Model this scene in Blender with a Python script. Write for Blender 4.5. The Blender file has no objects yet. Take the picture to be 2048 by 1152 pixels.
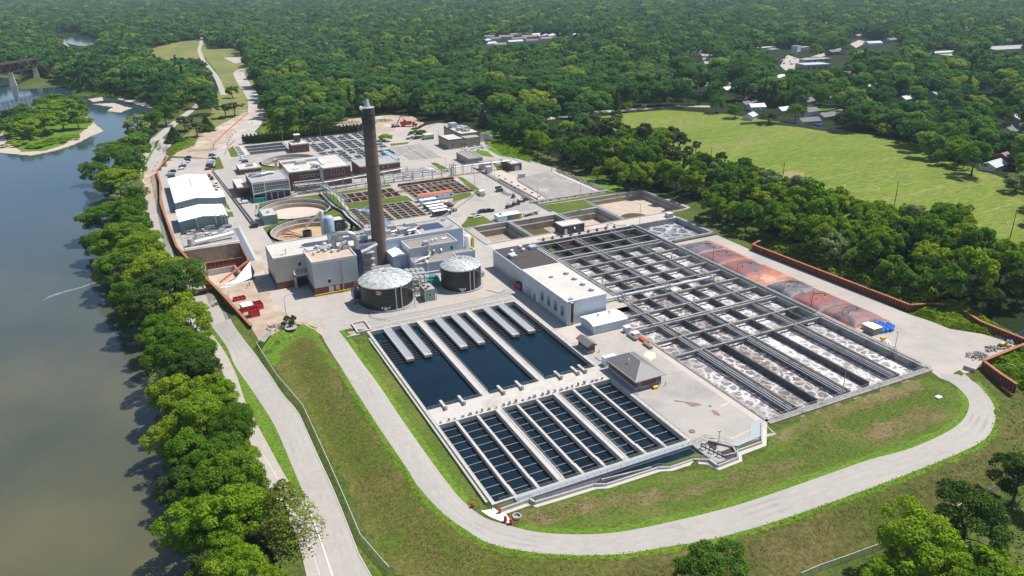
import bpy, bmesh, math, random
import numpy as np
from mathutils import Vector, Matrix, noise as mnoise
from mathutils.geometry import delaunay_2d_cdt
S = bpy.context.scene
C = S.collection
R = math.radians
rnd = random.Random(7)

# ---------------------------------------------------------------- camera
CAM_H = 120.0
_f, _p, _r = 1533.56, R(22.6237), R(-1.06907)
_cs, _sn = 0.90228, 0.43115
CF = np.array([_sn*math.cos(_p), _cs*math.cos(_p), -math.sin(_p)])
_X = np.array([_cs, -_sn, 0.0]); _U = np.cross(_X, CF)
CR = math.cos(_r)*_X + math.sin(_r)*_U
CU = -math.sin(_r)*_X + math.cos(_r)*_U
cam_d = bpy.data.cameras.new('camera'); cam = bpy.data.objects.new('camera', cam_d); C.objects.link(cam)
cam_d.sensor_width = 36.0; cam_d.lens = 36.0*_f/2048.0
cam_d.clip_start = 1.0; cam_d.clip_end = 20000.0
cam.matrix_world = Matrix(((CR[0], CU[0], -CF[0], 0), (CR[1], CU[1], -CF[1], 0), (CR[2], CU[2], -CF[2], CAM_H), (0, 0, 0, 1)))
S.camera = cam
# ---------------------------------------------------------------- sky, sun, exposure
SUN_EL, SUN_DIR = R(61), Vector((0.4848, -0.0150, 0.8746))
W = bpy.data.worlds.new('World'); S.world = W; W.use_nodes = True
wn = W.node_tree.nodes; sky = wn.new('ShaderNodeTexSky'); sky.sky_type = 'NISHITA'; sky.sun_disc = False
sky.sun_elevation = SUN_EL; sky.sun_rotation = math.atan2(SUN_DIR.x, SUN_DIR.y)
sky.air_density = 1.0; sky.dust_density = 0.6; sky.altitude = 200
bg = wn['Background']; W.node_tree.links.new(sky.outputs[0], bg.inputs[0]); bg.inputs[1].default_value = 0.11
sun_d = bpy.data.lights.new('sun', 'SUN'); sun_d.energy = 4.8; sun_d.angle = R(0.53); sun_d.color = (1.0, 0.945, 0.87)
sun = bpy.data.objects.new('sun', sun_d); C.objects.link(sun)
sun.rotation_euler = SUN_DIR.to_track_quat('Z', 'Y').to_euler(); sun.location = (0, 0, 400)
S.view_settings.view_transform = 'Standard'; S.view_settings.look = 'None'
S.view_settings.exposure = 0.28; S.view_settings.gamma = 1.0

# ---------------------------------------------------------------- projection helpers (photo pixel <-> point of the place)
def G(px, py, z=0.0):
    d = CF*_f + CR*(px-1024) - CU*(py-576)
    t = (z-CAM_H)/d[2]
    return (float(d[0]*t), float(d[1]*t), float(z))
def PXN(P):                                   # numpy Nx3 -> Nx2
    Q = P - np.array([0, 0, CAM_H]); w = np.maximum(Q @ CF, 1.0)
    return np.stack([1024+_f*(Q @ CR)/w, 576-_f*(Q @ CU)/w], 1)
def inpoly(P, poly):
    poly = np.asarray(poly, float); x, y = P[:, 0], P[:, 1]; c = np.zeros(len(P), bool); n = len(poly)
    for i in range(n):
        x0, y0 = poly[i][:2]; x1, y1 = poly[(i+1) % n][:2]
        if y0 == y1: continue
        c ^= ((y0 > y) != (y1 > y)) & (x < (x1-x0)*(y-y0)/(y1-y0)+x0)
    return c
def dseg(P, line, closed=False):              # distance of Nx2 to polyline
    L = np.asarray(line, float)[:, :2]; n = len(L); d = np.full(len(P), 1e9)
    for i in range(n if closed else n-1):
        a = L[i]; b = L[(i+1) % n]; ab = b-a; t = np.clip(((P-a) @ ab)/max(ab @ ab, 1e-9), 0, 1)
        q = a+t[:, None]*ab; d = np.minimum(d, np.hypot(P[:, 0]-q[:, 0], P[:, 1]-q[:, 1]))
    return d
def sm(t): t = np.clip(t, 0, 1); return t*t*(3-2*t)

# ---------------------------------------------------------------- materials
MATS = {}
def newmat(name):
    m = bpy.data.materials.new(name); m.use_nodes = True
    nt = m.node_tree; b = nt.nodes['Principled BSDF']; MATS[name] = m
    return m, nt, b
def pos_node(nt, scale=(1, 1, 1)):
    g = nt.nodes.new('ShaderNodeNewGeometry'); mp = nt.nodes.new('ShaderNodeMapping'); mp.inputs['Scale'].default_value = scale
    nt.links.new(g.outputs['Position'], mp.inputs['Vector']); return mp.outputs[0]
def nz(nt, vec, scale, detail=4, rough=0.55, dist=0.0):
    n = nt.nodes.new('ShaderNodeTexNoise'); n.inputs['Scale'].default_value = scale; n.inputs['Detail'].default_value = detail
    n.inputs['Roughness'].default_value = rough; n.inputs['Distortion'].default_value = dist
    nt.links.new(vec, n.inputs['Vector']); return n.outputs[0]
def ramp(nt, fac, stops):
    r = nt.nodes.new('ShaderNodeValToRGB'); e = r.color_ramp.elements
    while len(e) < len(stops): e.new(0.5)
    for k, (p, c) in enumerate(stops): e[k].position = p; e[k].color = (*c, 1) if len(c) == 3 else c
    nt.links.new(fac, r.inputs[0]); return r.outputs[0]
def mixc(nt, fac, a, b, mode='MIX'):
    m = nt.nodes.new('ShaderNodeMix'); m.data_type = 'RGBA'; m.blend_type = mode
    for s, v in ((m.inputs[0], fac), (m.inputs[6], a), (m.inputs[7], b)):
        if isinstance(v, (int, float)): s.default_value = v
        elif isinstance(v, tuple): s.default_value = (*v, 1)
        else: nt.links.new(v, s)
    return m.outputs[2]
def bump(nt, b, h, strength, dist=0.1):
    n = nt.nodes.new('ShaderNodeBump'); n.inputs['Strength'].default_value = strength; n.inputs['Distance'].default_value = dist
    nt.links.new(h, n.inputs['Height']); nt.links.new(n.outputs[0], b.inputs['Normal'])
def mat(name, c1, c2=None, scale=0.5, rough=0.8, metal=0.0, big=None, bmp=0.0, stretch=(1, 1, 1), detail=5, crack=0.0, wear=None):
    """mottled surface: two colours mixed by noise, a second wide noise for stains"""
    if name in MATS: return MATS[name]
    m, nt, b = newmat(name); b.inputs['Roughness'].default_value = rough; b.inputs['Metallic'].default_value = metal
    c2 = c2 or tuple(x*0.82 for x in c1)
    v = pos_node(nt, stretch)
    col = mixc(nt, ramp(nt, nz(nt, v, scale, detail), [(0.35, (0, 0, 0)), (0.65, (1, 1, 1))]), c1, c2)
    if big:
        w = ramp(nt, nz(nt, pos_node(nt), big[1], 5, 0.6, 0.4), [(big[2], (0, 0, 0)), (big[2]+0.13, (1, 1, 1))])
        col = mixc(nt, w, col, big[0])
    if wear:
        w = ramp(nt, nz(nt, pos_node(nt), 0.022, 6, 0.65, 1.2), [(0.44, (0, 0, 0)), (0.60, (1, 1, 1))]); col = mixc(nt, w, col, wear)
        w = ramp(nt, nz(nt, pos_node(nt), 0.30, 6, 0.7, 2.0), [(0.55, (0, 0, 0)), (0.72, (0.55, 0.55, 0.55))]); col = mixc(nt, w, col, tuple(x*0.72 for x in c1))
    if crack:
        n_ = nt.nodes.new('ShaderNodeTexNoise'); n_.inputs['Scale'].default_value = 0.12; n_.inputs['Detail'].default_value = 6; nt.links.new(pos_node(nt), n_.inputs['Vector']); vm = nt.nodes.new('ShaderNodeVectorMath'); vm.operation = 'MULTIPLY_ADD'; vm.inputs[1].default_value = (14, 14, 0); nt.links.new(n_.outputs['Color'], vm.inputs[0]); nt.links.new(pos_node(nt), vm.inputs[2]); crack *= 0.5
        for sc_, wd in ((0.06, 0.006), (0.15, 0.010)):
            q = nt.nodes.new('ShaderNodeTexVoronoi'); q.feature = 'DISTANCE_TO_EDGE'; q.inputs['Scale'].default_value = sc_; nt.links.new(vm.outputs[0], q.inputs['Vector'])
            col = mixc(nt, ramp(nt, q.outputs['Distance'], [(0.0, (crack,)*3), (wd, (0, 0, 0))]), col, tuple(x*0.45 for x in c1))
    nt.links.new(col, b.inputs['Base Color'])
    if bmp: bump(nt, b, nz(nt, v, scale*3, 4), bmp)
    return m
def stripes(name, c1, c2, axis, per, rough=0.5, metal=0.0, duty=0.12):
    """ribbed metal cladding / standing seams"""
    if name in MATS: return MATS[name]
    m, nt, b = newmat(name); b.inputs['Roughness'].default_value = rough; b.inputs['Metallic'].default_value = metal
    g = nt.nodes.new('ShaderNodeNewGeometry'); sx = nt.nodes.new('ShaderNodeSeparateXYZ'); nt.links.new(g.outputs['Position'], sx.inputs[0])
    def mt(op, a, bb=None):
        n = nt.nodes.new('ShaderNodeMath'); n.operation = op
        for i, q in enumerate((a, bb)):
            if q is None: continue
            if isinstance(q, (int, float)): n.inputs[i].default_value = q
            else: nt.links.new(q, n.inputs[i])
        return n.outputs[0]
    src = sx.outputs[axis] if axis < 3 else mt('ADD', sx.outputs[0], sx.outputs[1])
    fr = mt('FRACT', mt('DIVIDE', src, per)); ed = mt('LESS_THAN', fr, duty)
    col = mixc(nt, ed, c1, c2)
    n1 = nz(nt, pos_node(nt, (1, 1, 0.25)), 0.6, 5)
    col = mixc(nt, ramp(nt, n1, [(0.4, (0, 0, 0)), (0.75, (0.35, 0.35, 0.35))]), col, tuple(x*0.7 for x in c1))
    nt.links.new(col, b.inputs['Base Color']); bump(nt, b, ed, 0.4, 0.05)
    return m
def brick(name, c1, c2, rough=0.9):
    if name in MATS: return MATS[name]
    m, nt, b = newmat(name); b.inputs['Roughness'].default_value = rough
    g = nt.nodes.new('ShaderNodeNewGeometry'); s = nt.nodes.new('ShaderNodeSeparateXYZ'); nt.links.new(g.outputs['Position'], s.inputs[0])
    a = nt.nodes.new('ShaderNodeMath'); nt.links.new(s.outputs[0], a.inputs[0]); nt.links.new(s.outputs[1], a.inputs[1])
    cb = nt.nodes.new('ShaderNodeCombineXYZ'); nt.links.new(a.outputs[0], cb.inputs[0]); nt.links.new(s.outputs[2], cb.inputs[1])
    t = nt.nodes.new('ShaderNodeTexBrick'); t.inputs['Scale'].default_value = 1.0; t.inputs['Mortar Size'].default_value = 0.02
    t.inputs['Brick Width'].default_value = 0.6; t.inputs['Row Height'].default_value = 0.2
    t.inputs['Color1'].default_value = (*c1, 1); t.inputs['Color2'].default_value = (*c2, 1); t.inputs['Mortar'].default_value = (*[min(1, x*1.35) for x in c1], 1)
    nt.links.new(cb.outputs[0], t.inputs['Vector'])
    col = mixc(nt, ramp(nt, nz(nt, pos_node(nt), 0.35, 5), [(0.35, (0, 0, 0)), (0.75, (0.5, 0.5, 0.5))]), t.outputs[0], tuple(x*0.6 for x in c1))
    nt.links.new(col, b.inputs['Base Color']); return m
def grassmat(name, cols, s1=0.05, s2=0.9, bmp=0.5, stops=(0.3, 0.5, 0.7), stretch=(1, 1, 1)):
    if name in MATS: return MATS[name]
    m, nt, b = newmat(name); b.inputs['Roughness'].default_value = 0.95; b.inputs['Specular IOR Level'].default_value = 0.1
    v = pos_node(nt, stretch)
    big = ramp(nt, nz(nt, v, s1, 6, 0.62, 0.6), [(stops[0], cols[0]), (stops[1], cols[1]), (stops[2], cols[2])])
    fine = ramp(nt, nz(nt, v, s2, 6, 0.7), [(0.3, (0.45, 0.45, 0.45)), (0.7, (1.35, 1.35, 1.2))])
    nt.links.new(mixc(nt, 1.0, big, fine, 'MULTIPLY'), b.inputs['Base Color'])
    if bmp: bump(nt, b, nz(nt, v, s2*1.2, 6, 0.7), bmp, 0.35)
    return m

# ---------------------------------------------------------------- mesh builder
class MB:
    def __init__(s): s.v = []; s.f = []
    def add(s, vs, fs):
        o = len(s.v); s.v += [tuple(map(float, q)) for q in vs]; s.f += [tuple(i+o for i in q) for q in fs]; return s
    def box(s, x0, x1, y0, y1, z0, z1):
        return s.add([(x0, y0, z0), (x1, y0, z0), (x1, y1, z0), (x0, y1, z0), (x0, y0, z1), (x1, y0, z1), (x1, y1, z1), (x0, y1, z1)],
                     [(3, 2, 1, 0), (4, 5, 6, 7), (0, 1, 5, 4), (1, 2, 6, 5), (2, 3, 7, 6), (3, 0, 4, 7)])
    def prism(s, pts, z0, z1, cap=True):
        n = len(pts); a = sum(pts[i][0]*pts[(i+1) % n][1]-pts[(i+1) % n][0]*pts[i][1] for i in range(n))
        if a < 0: pts = pts[::-1]
        vs = [(p[0], p[1], z0) for p in pts]+[(p[0], p[1], z1) for p in pts]
        fs = [(i, (i+1) % n, n+(i+1) % n, n+i) for i in range(n)]
        if cap: fs += [tuple(range(n, 2*n)), tuple(range(n-1, -1, -1))]
        return s.add(vs, fs)
    def sheet(s, pts, z=None):
        n = len(pts); a = sum(pts[i][0]*pts[(i+1) % n][1]-pts[(i+1) % n][0]*pts[i][1] for i in range(n))
        if a < 0: pts = pts[::-1]
        return s.add([(p[0], p[1], p[2] if z is None else z) for p in pts], [tuple(range(n))])
    def tube(s, p0, p1, r, n=6, r2=None, cap=True):
        p0 = Vector(p0); p1 = Vector(p1); d = (p1-p0)
        if d.length < 1e-6: return s
        q = d.to_track_quat('Z', 'Y'); r2 = r if r2 is None else r2; vs = []
        for c, rr in ((p0, r), (p1, r2)):
            for i in range(n):
                a = 2*math.pi*(i+0.5)/n; vs.append(c+q @ Vector((rr*math.cos(a), rr*math.sin(a), 0)))
        fs = [(i, (i+1) % n, n+(i+1) % n, n+i) for i in range(n)]
        if cap: fs += [tuple(range(n-1, -1, -1)), tuple(range(n, 2*n))]
        return s.add(vs, fs)
    def path(s, pts, r, n=6):
        for a, b in zip(pts, pts[1:]): s.tube(a, b, r, n)
        return s
    def lathe(s, cx, cy, prof, n=24, a0=0, a1=2*math.pi):
        full = abs(a1-a0-2*math.pi) < 1e-6; m = n if full else n+1; vs = []
        for (r, z) in prof:
            for i in range(m):
                a = a0+(a1-a0)*i/n; vs.append((cx+r*math.cos(a), cy+r*math.sin(a), z))
        fs = []
        for k in range(len(prof)-1):
            for i in range(n):
                j = (i+1) % m; fs.append((k*m+i, k*m+j, (k+1)*m+j, (k+1)*m+i))
        return s.add(vs, fs)
    def wallseg(s, a, b, t, z0, z1):
        a = Vector(a[:2]); b = Vector(b[:2]); d = (b-a).normalized(); nn = Vector((-d.y, d.x))*t/2
        return s.prism([a+nn, b+nn, b-nn, a-nn], z0, z1)
    def rail(s, a, b, h=1.05, z=0.0, sp=2.0, r=0.045, z2=None):
        a = Vector((*a[:2], z)); b = Vector((*b[:2], z if z2 is None else z2)); L = (b-a).length; n = max(1, round(L/sp))
        for i in range(n+1):
            p = a+(b-a)*i/n; s.tube(p, p+Vector((0, 0, h)), r*0.8, 4, cap=False)
        for k in (h, h*0.55): s.tube(a+Vector((0, 0, k)), b+Vector((0, 0, k)), r, 4)
        return s
    def build(s, name, m, parent=None, local=False, smooth=False):
        me = bpy.data.meshes.new(name); o = bpy.data.objects.new(name, me); C.objects.link(o)
        off = Vector((0, 0, 0))
        if parent is not None:
            o.parent = parent
            if not local:
                q = parent
                while q is not None: off += q.location; q = q.parent
        me.from_pydata([(x-off.x, y-off.y, z-off.z) for x, y, z in s.v], [], s.f); me.validate()
        if m is not None: me.materials.append(MATS[m] if isinstance(m, str) else m)
        if smooth:
            for p in me.polygons: p.use_smooth = True
        return o
def tag(o, label=None, cat=None, group=None, kind=None):
    for k, v in (('label', label), ('category', cat), ('group', group), ('kind', kind)):
        if v: o[k] = v
    return o
def thing(name, label, cat, loc=(0, 0, 0), group=None, rz=0):
    o = bpy.data.objects.new(name, None); C.objects.link(o); o.location = loc; o.rotation_euler = (0, 0, rz); o.empty_display_size = 0.5
    return tag(o, label, cat, group)
def kids(o, _c={}): return [c for c in bpy.data.objects if c.parent == o]
def dup(root, loc=None, rz=None, label=None, group=None, sc=None, cache={}):
    """a copy of a thing with copies of its parts and sub-parts"""
    if root.name not in cache: cache[root.name] = [(c, kids(c)) for c in kids(root)]
    r = root.copy(); C.objects.link(r)
    if loc is not None: r.location = loc
    if rz is not None: r.rotation_euler = (0, 0, rz)
    if sc is not None: r.scale = sc if isinstance(sc, tuple) else (sc, sc, sc)
    if label: r['label'] = label
    if group: r['group'] = group
    for ch, gs in cache[root.name]:
        c = ch.copy(); C.objects.link(c); c.parent = r
        for g in gs:
            d = g.copy(); C.objects.link(d); d.parent = c
    return r

# ================================================================ terrain
BND = [(338, 316), (314, 345), (321, 368), (322, 410), (341, 463), (354, 497), (397, 544), (450, 598), (503, 657)]
PLATEAU_PX = [(-900, 250), (200, 236)]+[(345, 300)]+BND+[(560, 655), (600, 640), (632, 654), (650, 684), (716, 790), (756, 852), (811, 933), (840, 978), (890, 1030),
    (940, 1065), (969, 1083), (1028, 1099), (1116, 1109), (1233, 1109), (1350, 1091), (1446, 1073), (1556, 1041), (1702, 990), (1848, 935), (1935, 898),
    (1976, 872), (1991, 836), (1986, 808), (1964, 777), (1935, 750), (1975, 735), (2048, 760), (2400, 900)]
PLATEAU = [G(*p)[:2] for p in PLATEAU_PX]+[(4000, 300), (9000, 9000), (-9000, 9000), (-3000, 1500)]
RIVER_PX = [(520, 1500), (405, 1152), (380, 1040), (350, 950), (338, 860), (322, 780), (302, 700), (265, 620), (238, 560), (228, 500), (228, 440), (224, 380), (226, 330),
    (246, 290), (272, 252), (322, 224), (336, 213), (300, 205), (232, 190), (190, 187), (140, 177), (90, 164), (30, 158), (-40, 150), (-500, 130)]
RIVER = [G(p[0], p[1], -7)[:2] for p in RIVER_PX]+[(-2500, 1500), (-2500, -300)]
FENCE_PX = [(514, 694), (555, 760), (607, 822), (641, 896), (685, 995), (722, 1083), (780, 1150)]
def HA(P):
    """ground height at Nx2 points"""
    P = np.asarray(P, float); x, y = P[:, 0], P[:, 1]
    ins = inpoly(P, PLATEAU); d = dseg(P, PLATEAU, True)
    w = np.where(y > 285, 2.5, 15.0)
    low = -3.0*sm(d/w)*(1-sm((y-620)/120))
    h = np.where(ins, 0.0, low)
    bx = np.interp(y, [0, 330, 345, 360, 420, 470, 560, 640], [249, 249, 262, 262, 250, 246, 252, 270])
    h = h+5.0*sm((x-bx)/26)*(1-sm((y-640)/120))*sm((y-120)/50)
    far = sm((np.hypot(x, y)-1500)/5000)
    h = h+far*26*np.sin(x*0.0011+1.0)*np.cos(y*0.0009)*0.5+far*18
    ir = inpoly(P, RIVER); dr = dseg(P, RIVER, True)
    bank = np.where(ir, -7.0-2.0*sm(dr/5), -7.0+np.minimum(dr, 14)*0.5)
    for (x0, x1, y0, y1) in ((60, 119, 139, 248), (119, 144, 131, 200), (144, 212, 136, 304)):     # lawn lies lower than the tank rims in front
        dd = np.hypot(np.maximum(np.maximum(x0-x, x-x1), 0), np.maximum(np.maximum(y0-y, y-y1), 0))
        h = np.where((y < y0) | ((x < x0) & (x0 == 60) & (y < 242)), h-0.9*(1-sm((dd-1.5)/9))*(dd > 0), h)
    return np.where(ir, bank, np.minimum(h, np.where(dr < 16, bank, 99)))
def H1(x, y): return float(HA(np.array([[x, y]]))[0])
def GH(px, py, it=6):
    z = 0.0
    for _ in range(it):
        p = G(px, py, z); z = H1(p[0], p[1])
    return (p[0], p[1], z)
# pits cut out of the ground sheet (x0,x1,y0,y1)
PITS = [(61, 118.8, 140, 247), (145.5, 211, 137.5, 222.5), (157, 211, 137.5, 303.5), (137, 160.5, 313.4, 339.4), (162, 188, 313.4, 338.4), (190.5, 213.5, 314.4, 338.4), (215.5, 254.5, 314.5, 356),
        (213.5, 239.5, 276.5, 303.5), (67, 96, 570.5, 604), (111, 162, 514, 610), (95.5, 129, 414, 434), (93.5, 129, 371, 402), (133, 169, 402, 434),
        (5.5, 33.4, 320, 374.4)]
CIRC = [(68.0, 377.0, 19.6), (68.5, 418.0, 19.4), (89.0, 539.3, 19.0)]
lines = lambda a, b, st: list(np.arange(a, b+0.01, st))
XS = sorted(set(np.round([-9000, -6000, -4000, -2800, -2000, -1500, -1100, -800, -600, -480]+lines(-400, 440, 4)+lines(34, 108, 1.5)+[470, 520, 600, 700, 850, 1050, 1400, 2000, 2800, 4000, 6000, 9000]+[p for q in PITS for p in q[:2]], 2)))
YS = sorted(set(np.round([-400, -200, -50, 20]+lines(60, 760, 4)+lines(352, 438, 1.5)+lines(516, 562, 1.5)+[790, 830, 880, 940, 1000, 1100, 1250, 1500, 1900, 2400, 3200, 4200, 5500, 7500, 10000]+[p for q in PITS for p in q[2:]], 2)))
def thin(a, keep):
    out = [a[0]]
    for v in a[1:]:
        if v-out[-1] < 0.35 and v not in keep: continue
        if v-out[-1] < 0.35 and v in keep and out[-1] not in keep: out[-1] = v; continue
        out.append(v)
    return np.array(out)
XS = thin(XS, [round(p, 2) for q in PITS for p in q[:2]]); YS = thin(YS, [round(p, 2) for q in PITS for p in q[2:]])
GX, GY = np.meshgrid(XS, YS, indexing='ij')
PT = np.stack([GX.ravel(), GY.ravel()], 1); HZ = HA(PT).reshape(GX.shape)
def inpit(x, y):
    for a, b, c, d in PITS:
        if a < x < b and c < y < d: return True
    for cx, cy, r in CIRC:
        if math.hypot(x-cx, y-cy) < r-0.2: return True
    return False
gm = MB(); gm.v = [(float(a), float(b), float(c)) for a, b, c in zip(GX.ravel(), GY.ravel(), HZ.ravel())]; ny = len(YS)
for i in range(len(XS)-1):
    for j in range(ny-1):
        if not inpit((XS[i]+XS[i+1])/2, (YS[j]+YS[j+1])/2): gm.f.append((i*ny+j, (i+1)*ny+j, (i+1)*ny+j+1, i*ny+j+1))
def hb(x, y):                                  # height of the built ground sheet (bilinear)
    i = int(np.clip(np.searchsorted(XS, x)-1, 0, len(XS)-2)); j = int(np.clip(np.searchsorted(YS, y)-1, 0, len(YS)-2))
    u = (x-XS[i])/(XS[i+1]-XS[i]); v = (y-YS[j])/(YS[j+1]-YS[j])
    return float(HZ[i, j]*(1-u)*(1-v)+HZ[i+1, j]*u*(1-v)+HZ[i, j+1]*(1-u)*v+HZ[i+1, j+1]*u*v)
grassmat('ground_grass', [(0.062, 0.095, 0.018), (0.085, 0.115, 0.026), (0.130, 0.135, 0.048)], 0.03, 0.8)
o = gm.build('ground', 'ground_grass', smooth=True); tag(o, kind='structure')

def ragged(pts, amp=0.5, step=2.0, seed=0):
    out = []; n = len(pts)
    for i in range(n):
        a = Vector(pts[i][:2]); b = Vector(pts[(i+1) % n][:2]); L = (b-a).length; k = max(1, int(L/step)); d = (b-a)/max(L, 1e-6); nn = Vector((-d.y, d.x))
        for t in range(k):
            p = a+(b-a)*t/k; q = mnoise.noise(Vector((p.x*0.35+seed, p.y*0.35, seed*1.7)))+0.6*mnoise.noise(Vector((p.x*1.3, p.y*1.3+seed, 0)))
            out.append(p+nn*q*amp*2 if t else p+nn*q*amp*0.3)
    return [(p.x, p.y) for p in out]
def drape(name, poly, m, off=0.05, kind='structure', cut=True, pits=False):
    """a polygon laid on the ground sheet, cut along the same grid lines so that it follows it"""
    bm = bmesh.new(); a = sum(poly[i][0]*poly[(i+1) % len(poly)][1]-poly[(i+1) % len(poly)][0]*poly[i][1] for i in range(len(poly)))
    if a < 0: poly = poly[::-1]
    vs, _, fs, _, _, _ = delaunay_2d_cdt([Vector((p[0], p[1])) for p in poly], [], [list(range(len(poly)))], 1, 1e-4)
    bv = [bm.verts.new((p.x, p.y, 0)) for p in vs]
    for f in fs: bm.faces.new([bv[i] for i in f])
    bmesh.ops.recalc_face_normals(bm, faces=bm.faces[:])
    if bm.faces and sum(f.normal.z for f in bm.faces) < 0: bmesh.ops.reverse_faces(bm, faces=bm.faces[:])
    x0, x1 = min(p[0] for p in poly), max(p[0] for p in poly); y0, y1 = min(p[1] for p in poly), max(p[1] for p in poly)
    if cut:
        for v in XS:
            if x0 < v < x1: bmesh.ops.bisect_plane(bm, geom=bm.verts[:]+bm.edges[:]+bm.faces[:], plane_co=(float(v), 0, 0), plane_no=(1, 0, 0), dist=1e-4)
        for v in YS:
            if y0 < v < y1: bmesh.ops.bisect_plane(bm, geom=bm.verts[:]+bm.edges[:]+bm.faces[:], plane_co=(0, float(v), 0), plane_no=(0, 1, 0), dist=1e-4)
        if pits:
            bad = [f for f in bm.faces if inpit(*f.calc_center_median()[:2])]
            bmesh.ops.delete(bm, geom=bad, context='FACES')
    for v in bm.verts: v.co.z = hb(v.co.x, v.co.y)+off
    me = bpy.data.meshes.new(name); bm.to_mesh(me); bm.free(); me.materials.append(MATS[m])
    o = bpy.data.objects.new(name, me); C.objects.link(o)
    if kind: o['kind'] = kind
    return o
def px(poly, z=None): return [(G(p[0], p[1], z) if z is not None else GH(*p))[:2] for p in poly]

# ---- ground covers
mat('pavement', (0.40, 0.366, 0.328), (0.355, 0.328, 0.295), 0.12, 0.9, big=((0.30, 0.285, 0.27), 0.035, 0.52), bmp=0.1, crack=0.5, wear=(0.43, 0.385, 0.335))
mat('road_grey', (0.40, 0.368, 0.328), (0.365, 0.336, 0.30), 0.5, 0.9, big=((0.41, 0.385, 0.355), 0.03, 0.5), bmp=0.1, crack=0.55, wear=(0.355, 0.33, 0.30))
mat('path_beige', (0.42, 0.385, 0.34), (0.37, 0.34, 0.30), 0.3, 0.9, bmp=0.08, crack=0.4)
mat('slab_beige', (0.52, 0.455, 0.395), (0.45, 0.395, 0.345), 0.16, 0.88, big=((0.44, 0.355, 0.285), 0.05, 0.56), bmp=0.05, crack=0.35, wear=(0.50, 0.445, 0.40))
mat('dirt', (0.44, 0.34, 0.25), (0.34, 0.265, 0.19), 0.25, 0.95, big=((0.50, 0.44, 0.37), 0.06, 0.5), bmp=0.6)
mat('sand', (0.50, 0.43, 0.34), (0.40, 0.34, 0.26), 0.4, 0.95, bmp=0.4)
mat('gravel', (0.43, 0.39, 0.35), (0.36, 0.325, 0.29), 1.2, 0.95, big=((0.50, 0.46, 0.42), 0.08, 0.5), bmp=0.5)
mat('patch_dark', (0.20, 0.19, 0.185), (0.25, 0.24, 0.23), 0.5, 0.9)
mat('mud_brown', (0.21, 0.13, 0.10), (0.26, 0.17, 0.13), 0.8, 0.7)
grassmat('lawn', [(0.085, 0.135, 0.022), (0.105, 0.150, 0.028), (0.165, 0.165, 0.055)], 0.06, 1.1)
grassmat('lawn_bright', [(0.105, 0.20, 0.022), (0.12, 0.215, 0.025), (0.17, 0.22, 0.04)], 0.15, 1.0, bmp=0.8)
grassmat('grass_dry', [(0.12, 0.15, 0.034), (0.17, 0.155, 0.062), (0.25, 0.20, 0.11)], 0.12, 1.3, bmp=0.9)
grassmat('mound_brown', [(0.095, 0.150, 0.020), (0.130, 0.140, 0.034), (0.190, 0.160, 0.065)], 0.055, 1.2, bmp=1.0)
grassmat('bank_rough', [(0.080, 0.115, 0.022), (0.112, 0.112, 0.036), (0.190, 0.150, 0.068)], 0.04, 0.9, bmp=1.0)
grassmat('field_grass', [(0.135, 0.205, 0.032), (0.170, 0.225, 0.040), (0.215, 0.230, 0.065)], 0.03, 0.9, bmp=0.1, stretch=(0.22, 1, 1))
grassmat('meadow', [(0.15, 0.19, 0.055), (0.20, 0.215, 0.075), (0.26, 0.25, 0.105)], 0.03, 0.5, bmp=0.3, stretch=(1, 0.3, 1))
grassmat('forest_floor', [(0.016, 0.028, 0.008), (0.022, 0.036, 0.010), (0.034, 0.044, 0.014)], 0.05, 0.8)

PLANT_PX = BND+[(545, 652), (575, 640), (612, 640), (634, 654), (652, 688), (690, 745), (716, 790), (735, 790), (700, 693), (680, 664), (700, 656), (735, 660),
    (742, 668)]
PLANT = px(BND, 0)+px([(520, 668), (545, 655), (575, 641), (612, 640), (634, 654), (640, 668), (678, 662), (700, 657), (731, 660)], 0)+[
    (60, 247.6), (118.8, 247.6), (118.8, 139.4), (120, 131.5), (143.5, 131.5), (143.5, 136), (212, 136)]+px([(1862, 742), (1896, 760), (1927, 748), (1950, 741), (1963, 726), (2075, 678), (2048, 690),
    (2022, 686), (1990, 676), (1963, 668), (1899, 658), (1860, 642), (1821, 630)], 0)+[(242.5, 180), (239.4, 248)]+px([(1440, 473)], 0)+[(241, 304), (241, 313), (256, 313), (256, 357), (238, 357), (238, 422)]+\
    px([(1060, 322), (1000, 312), (978, 300), (955, 262), (926, 250), (893, 247), (875, 246), (851, 251), (830, 262), (775, 240), (727, 268), (600, 279), (465, 293), (452, 316), (430, 318), (345, 316)], 0)
drape('plant_pavement', PLANT, 'pavement', 0.03, pits=True)
def smooth(pts, k=4):
    P = [Vector(p) for p in pts]; out = []
    for i in range(len(P)-1):
        a, b, c, d = P[max(i-1, 0)], P[i], P[i+1], P[min(i+2, len(P)-1)]
        for j in range(k): t = j/k; out.append(tuple(0.5*((2*b)+(c-a)*t+(2*a-5*b+4*c-d)*t*t+(3*b-a-3*c+d)*t**3)))
    return out+[tuple(P[-1])]
def strip(a, b, m, name, off=0.05, z=None, rag=0.0):
    P = px(a, z)+px(b, z)[::-1]
    if rag: P = ragged(P, rag, 2.0)
    return drape(name, P, m, off)
LR_OUT = [(620, 640), (638, 654), (650, 684), (684, 738), (716, 790), (756, 852), (811, 933), (840, 978), (890, 1030), (940, 1065), (969, 1083), (1028, 1099), (1116, 1109), (1233, 1109), (1350, 1091), (1446, 1073), (1556, 1041), (1702, 990), (1848, 935),
    (1935, 898), (1976, 872), (1991, 836), (1986, 808), (1964, 777), (1929, 748)]
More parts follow.
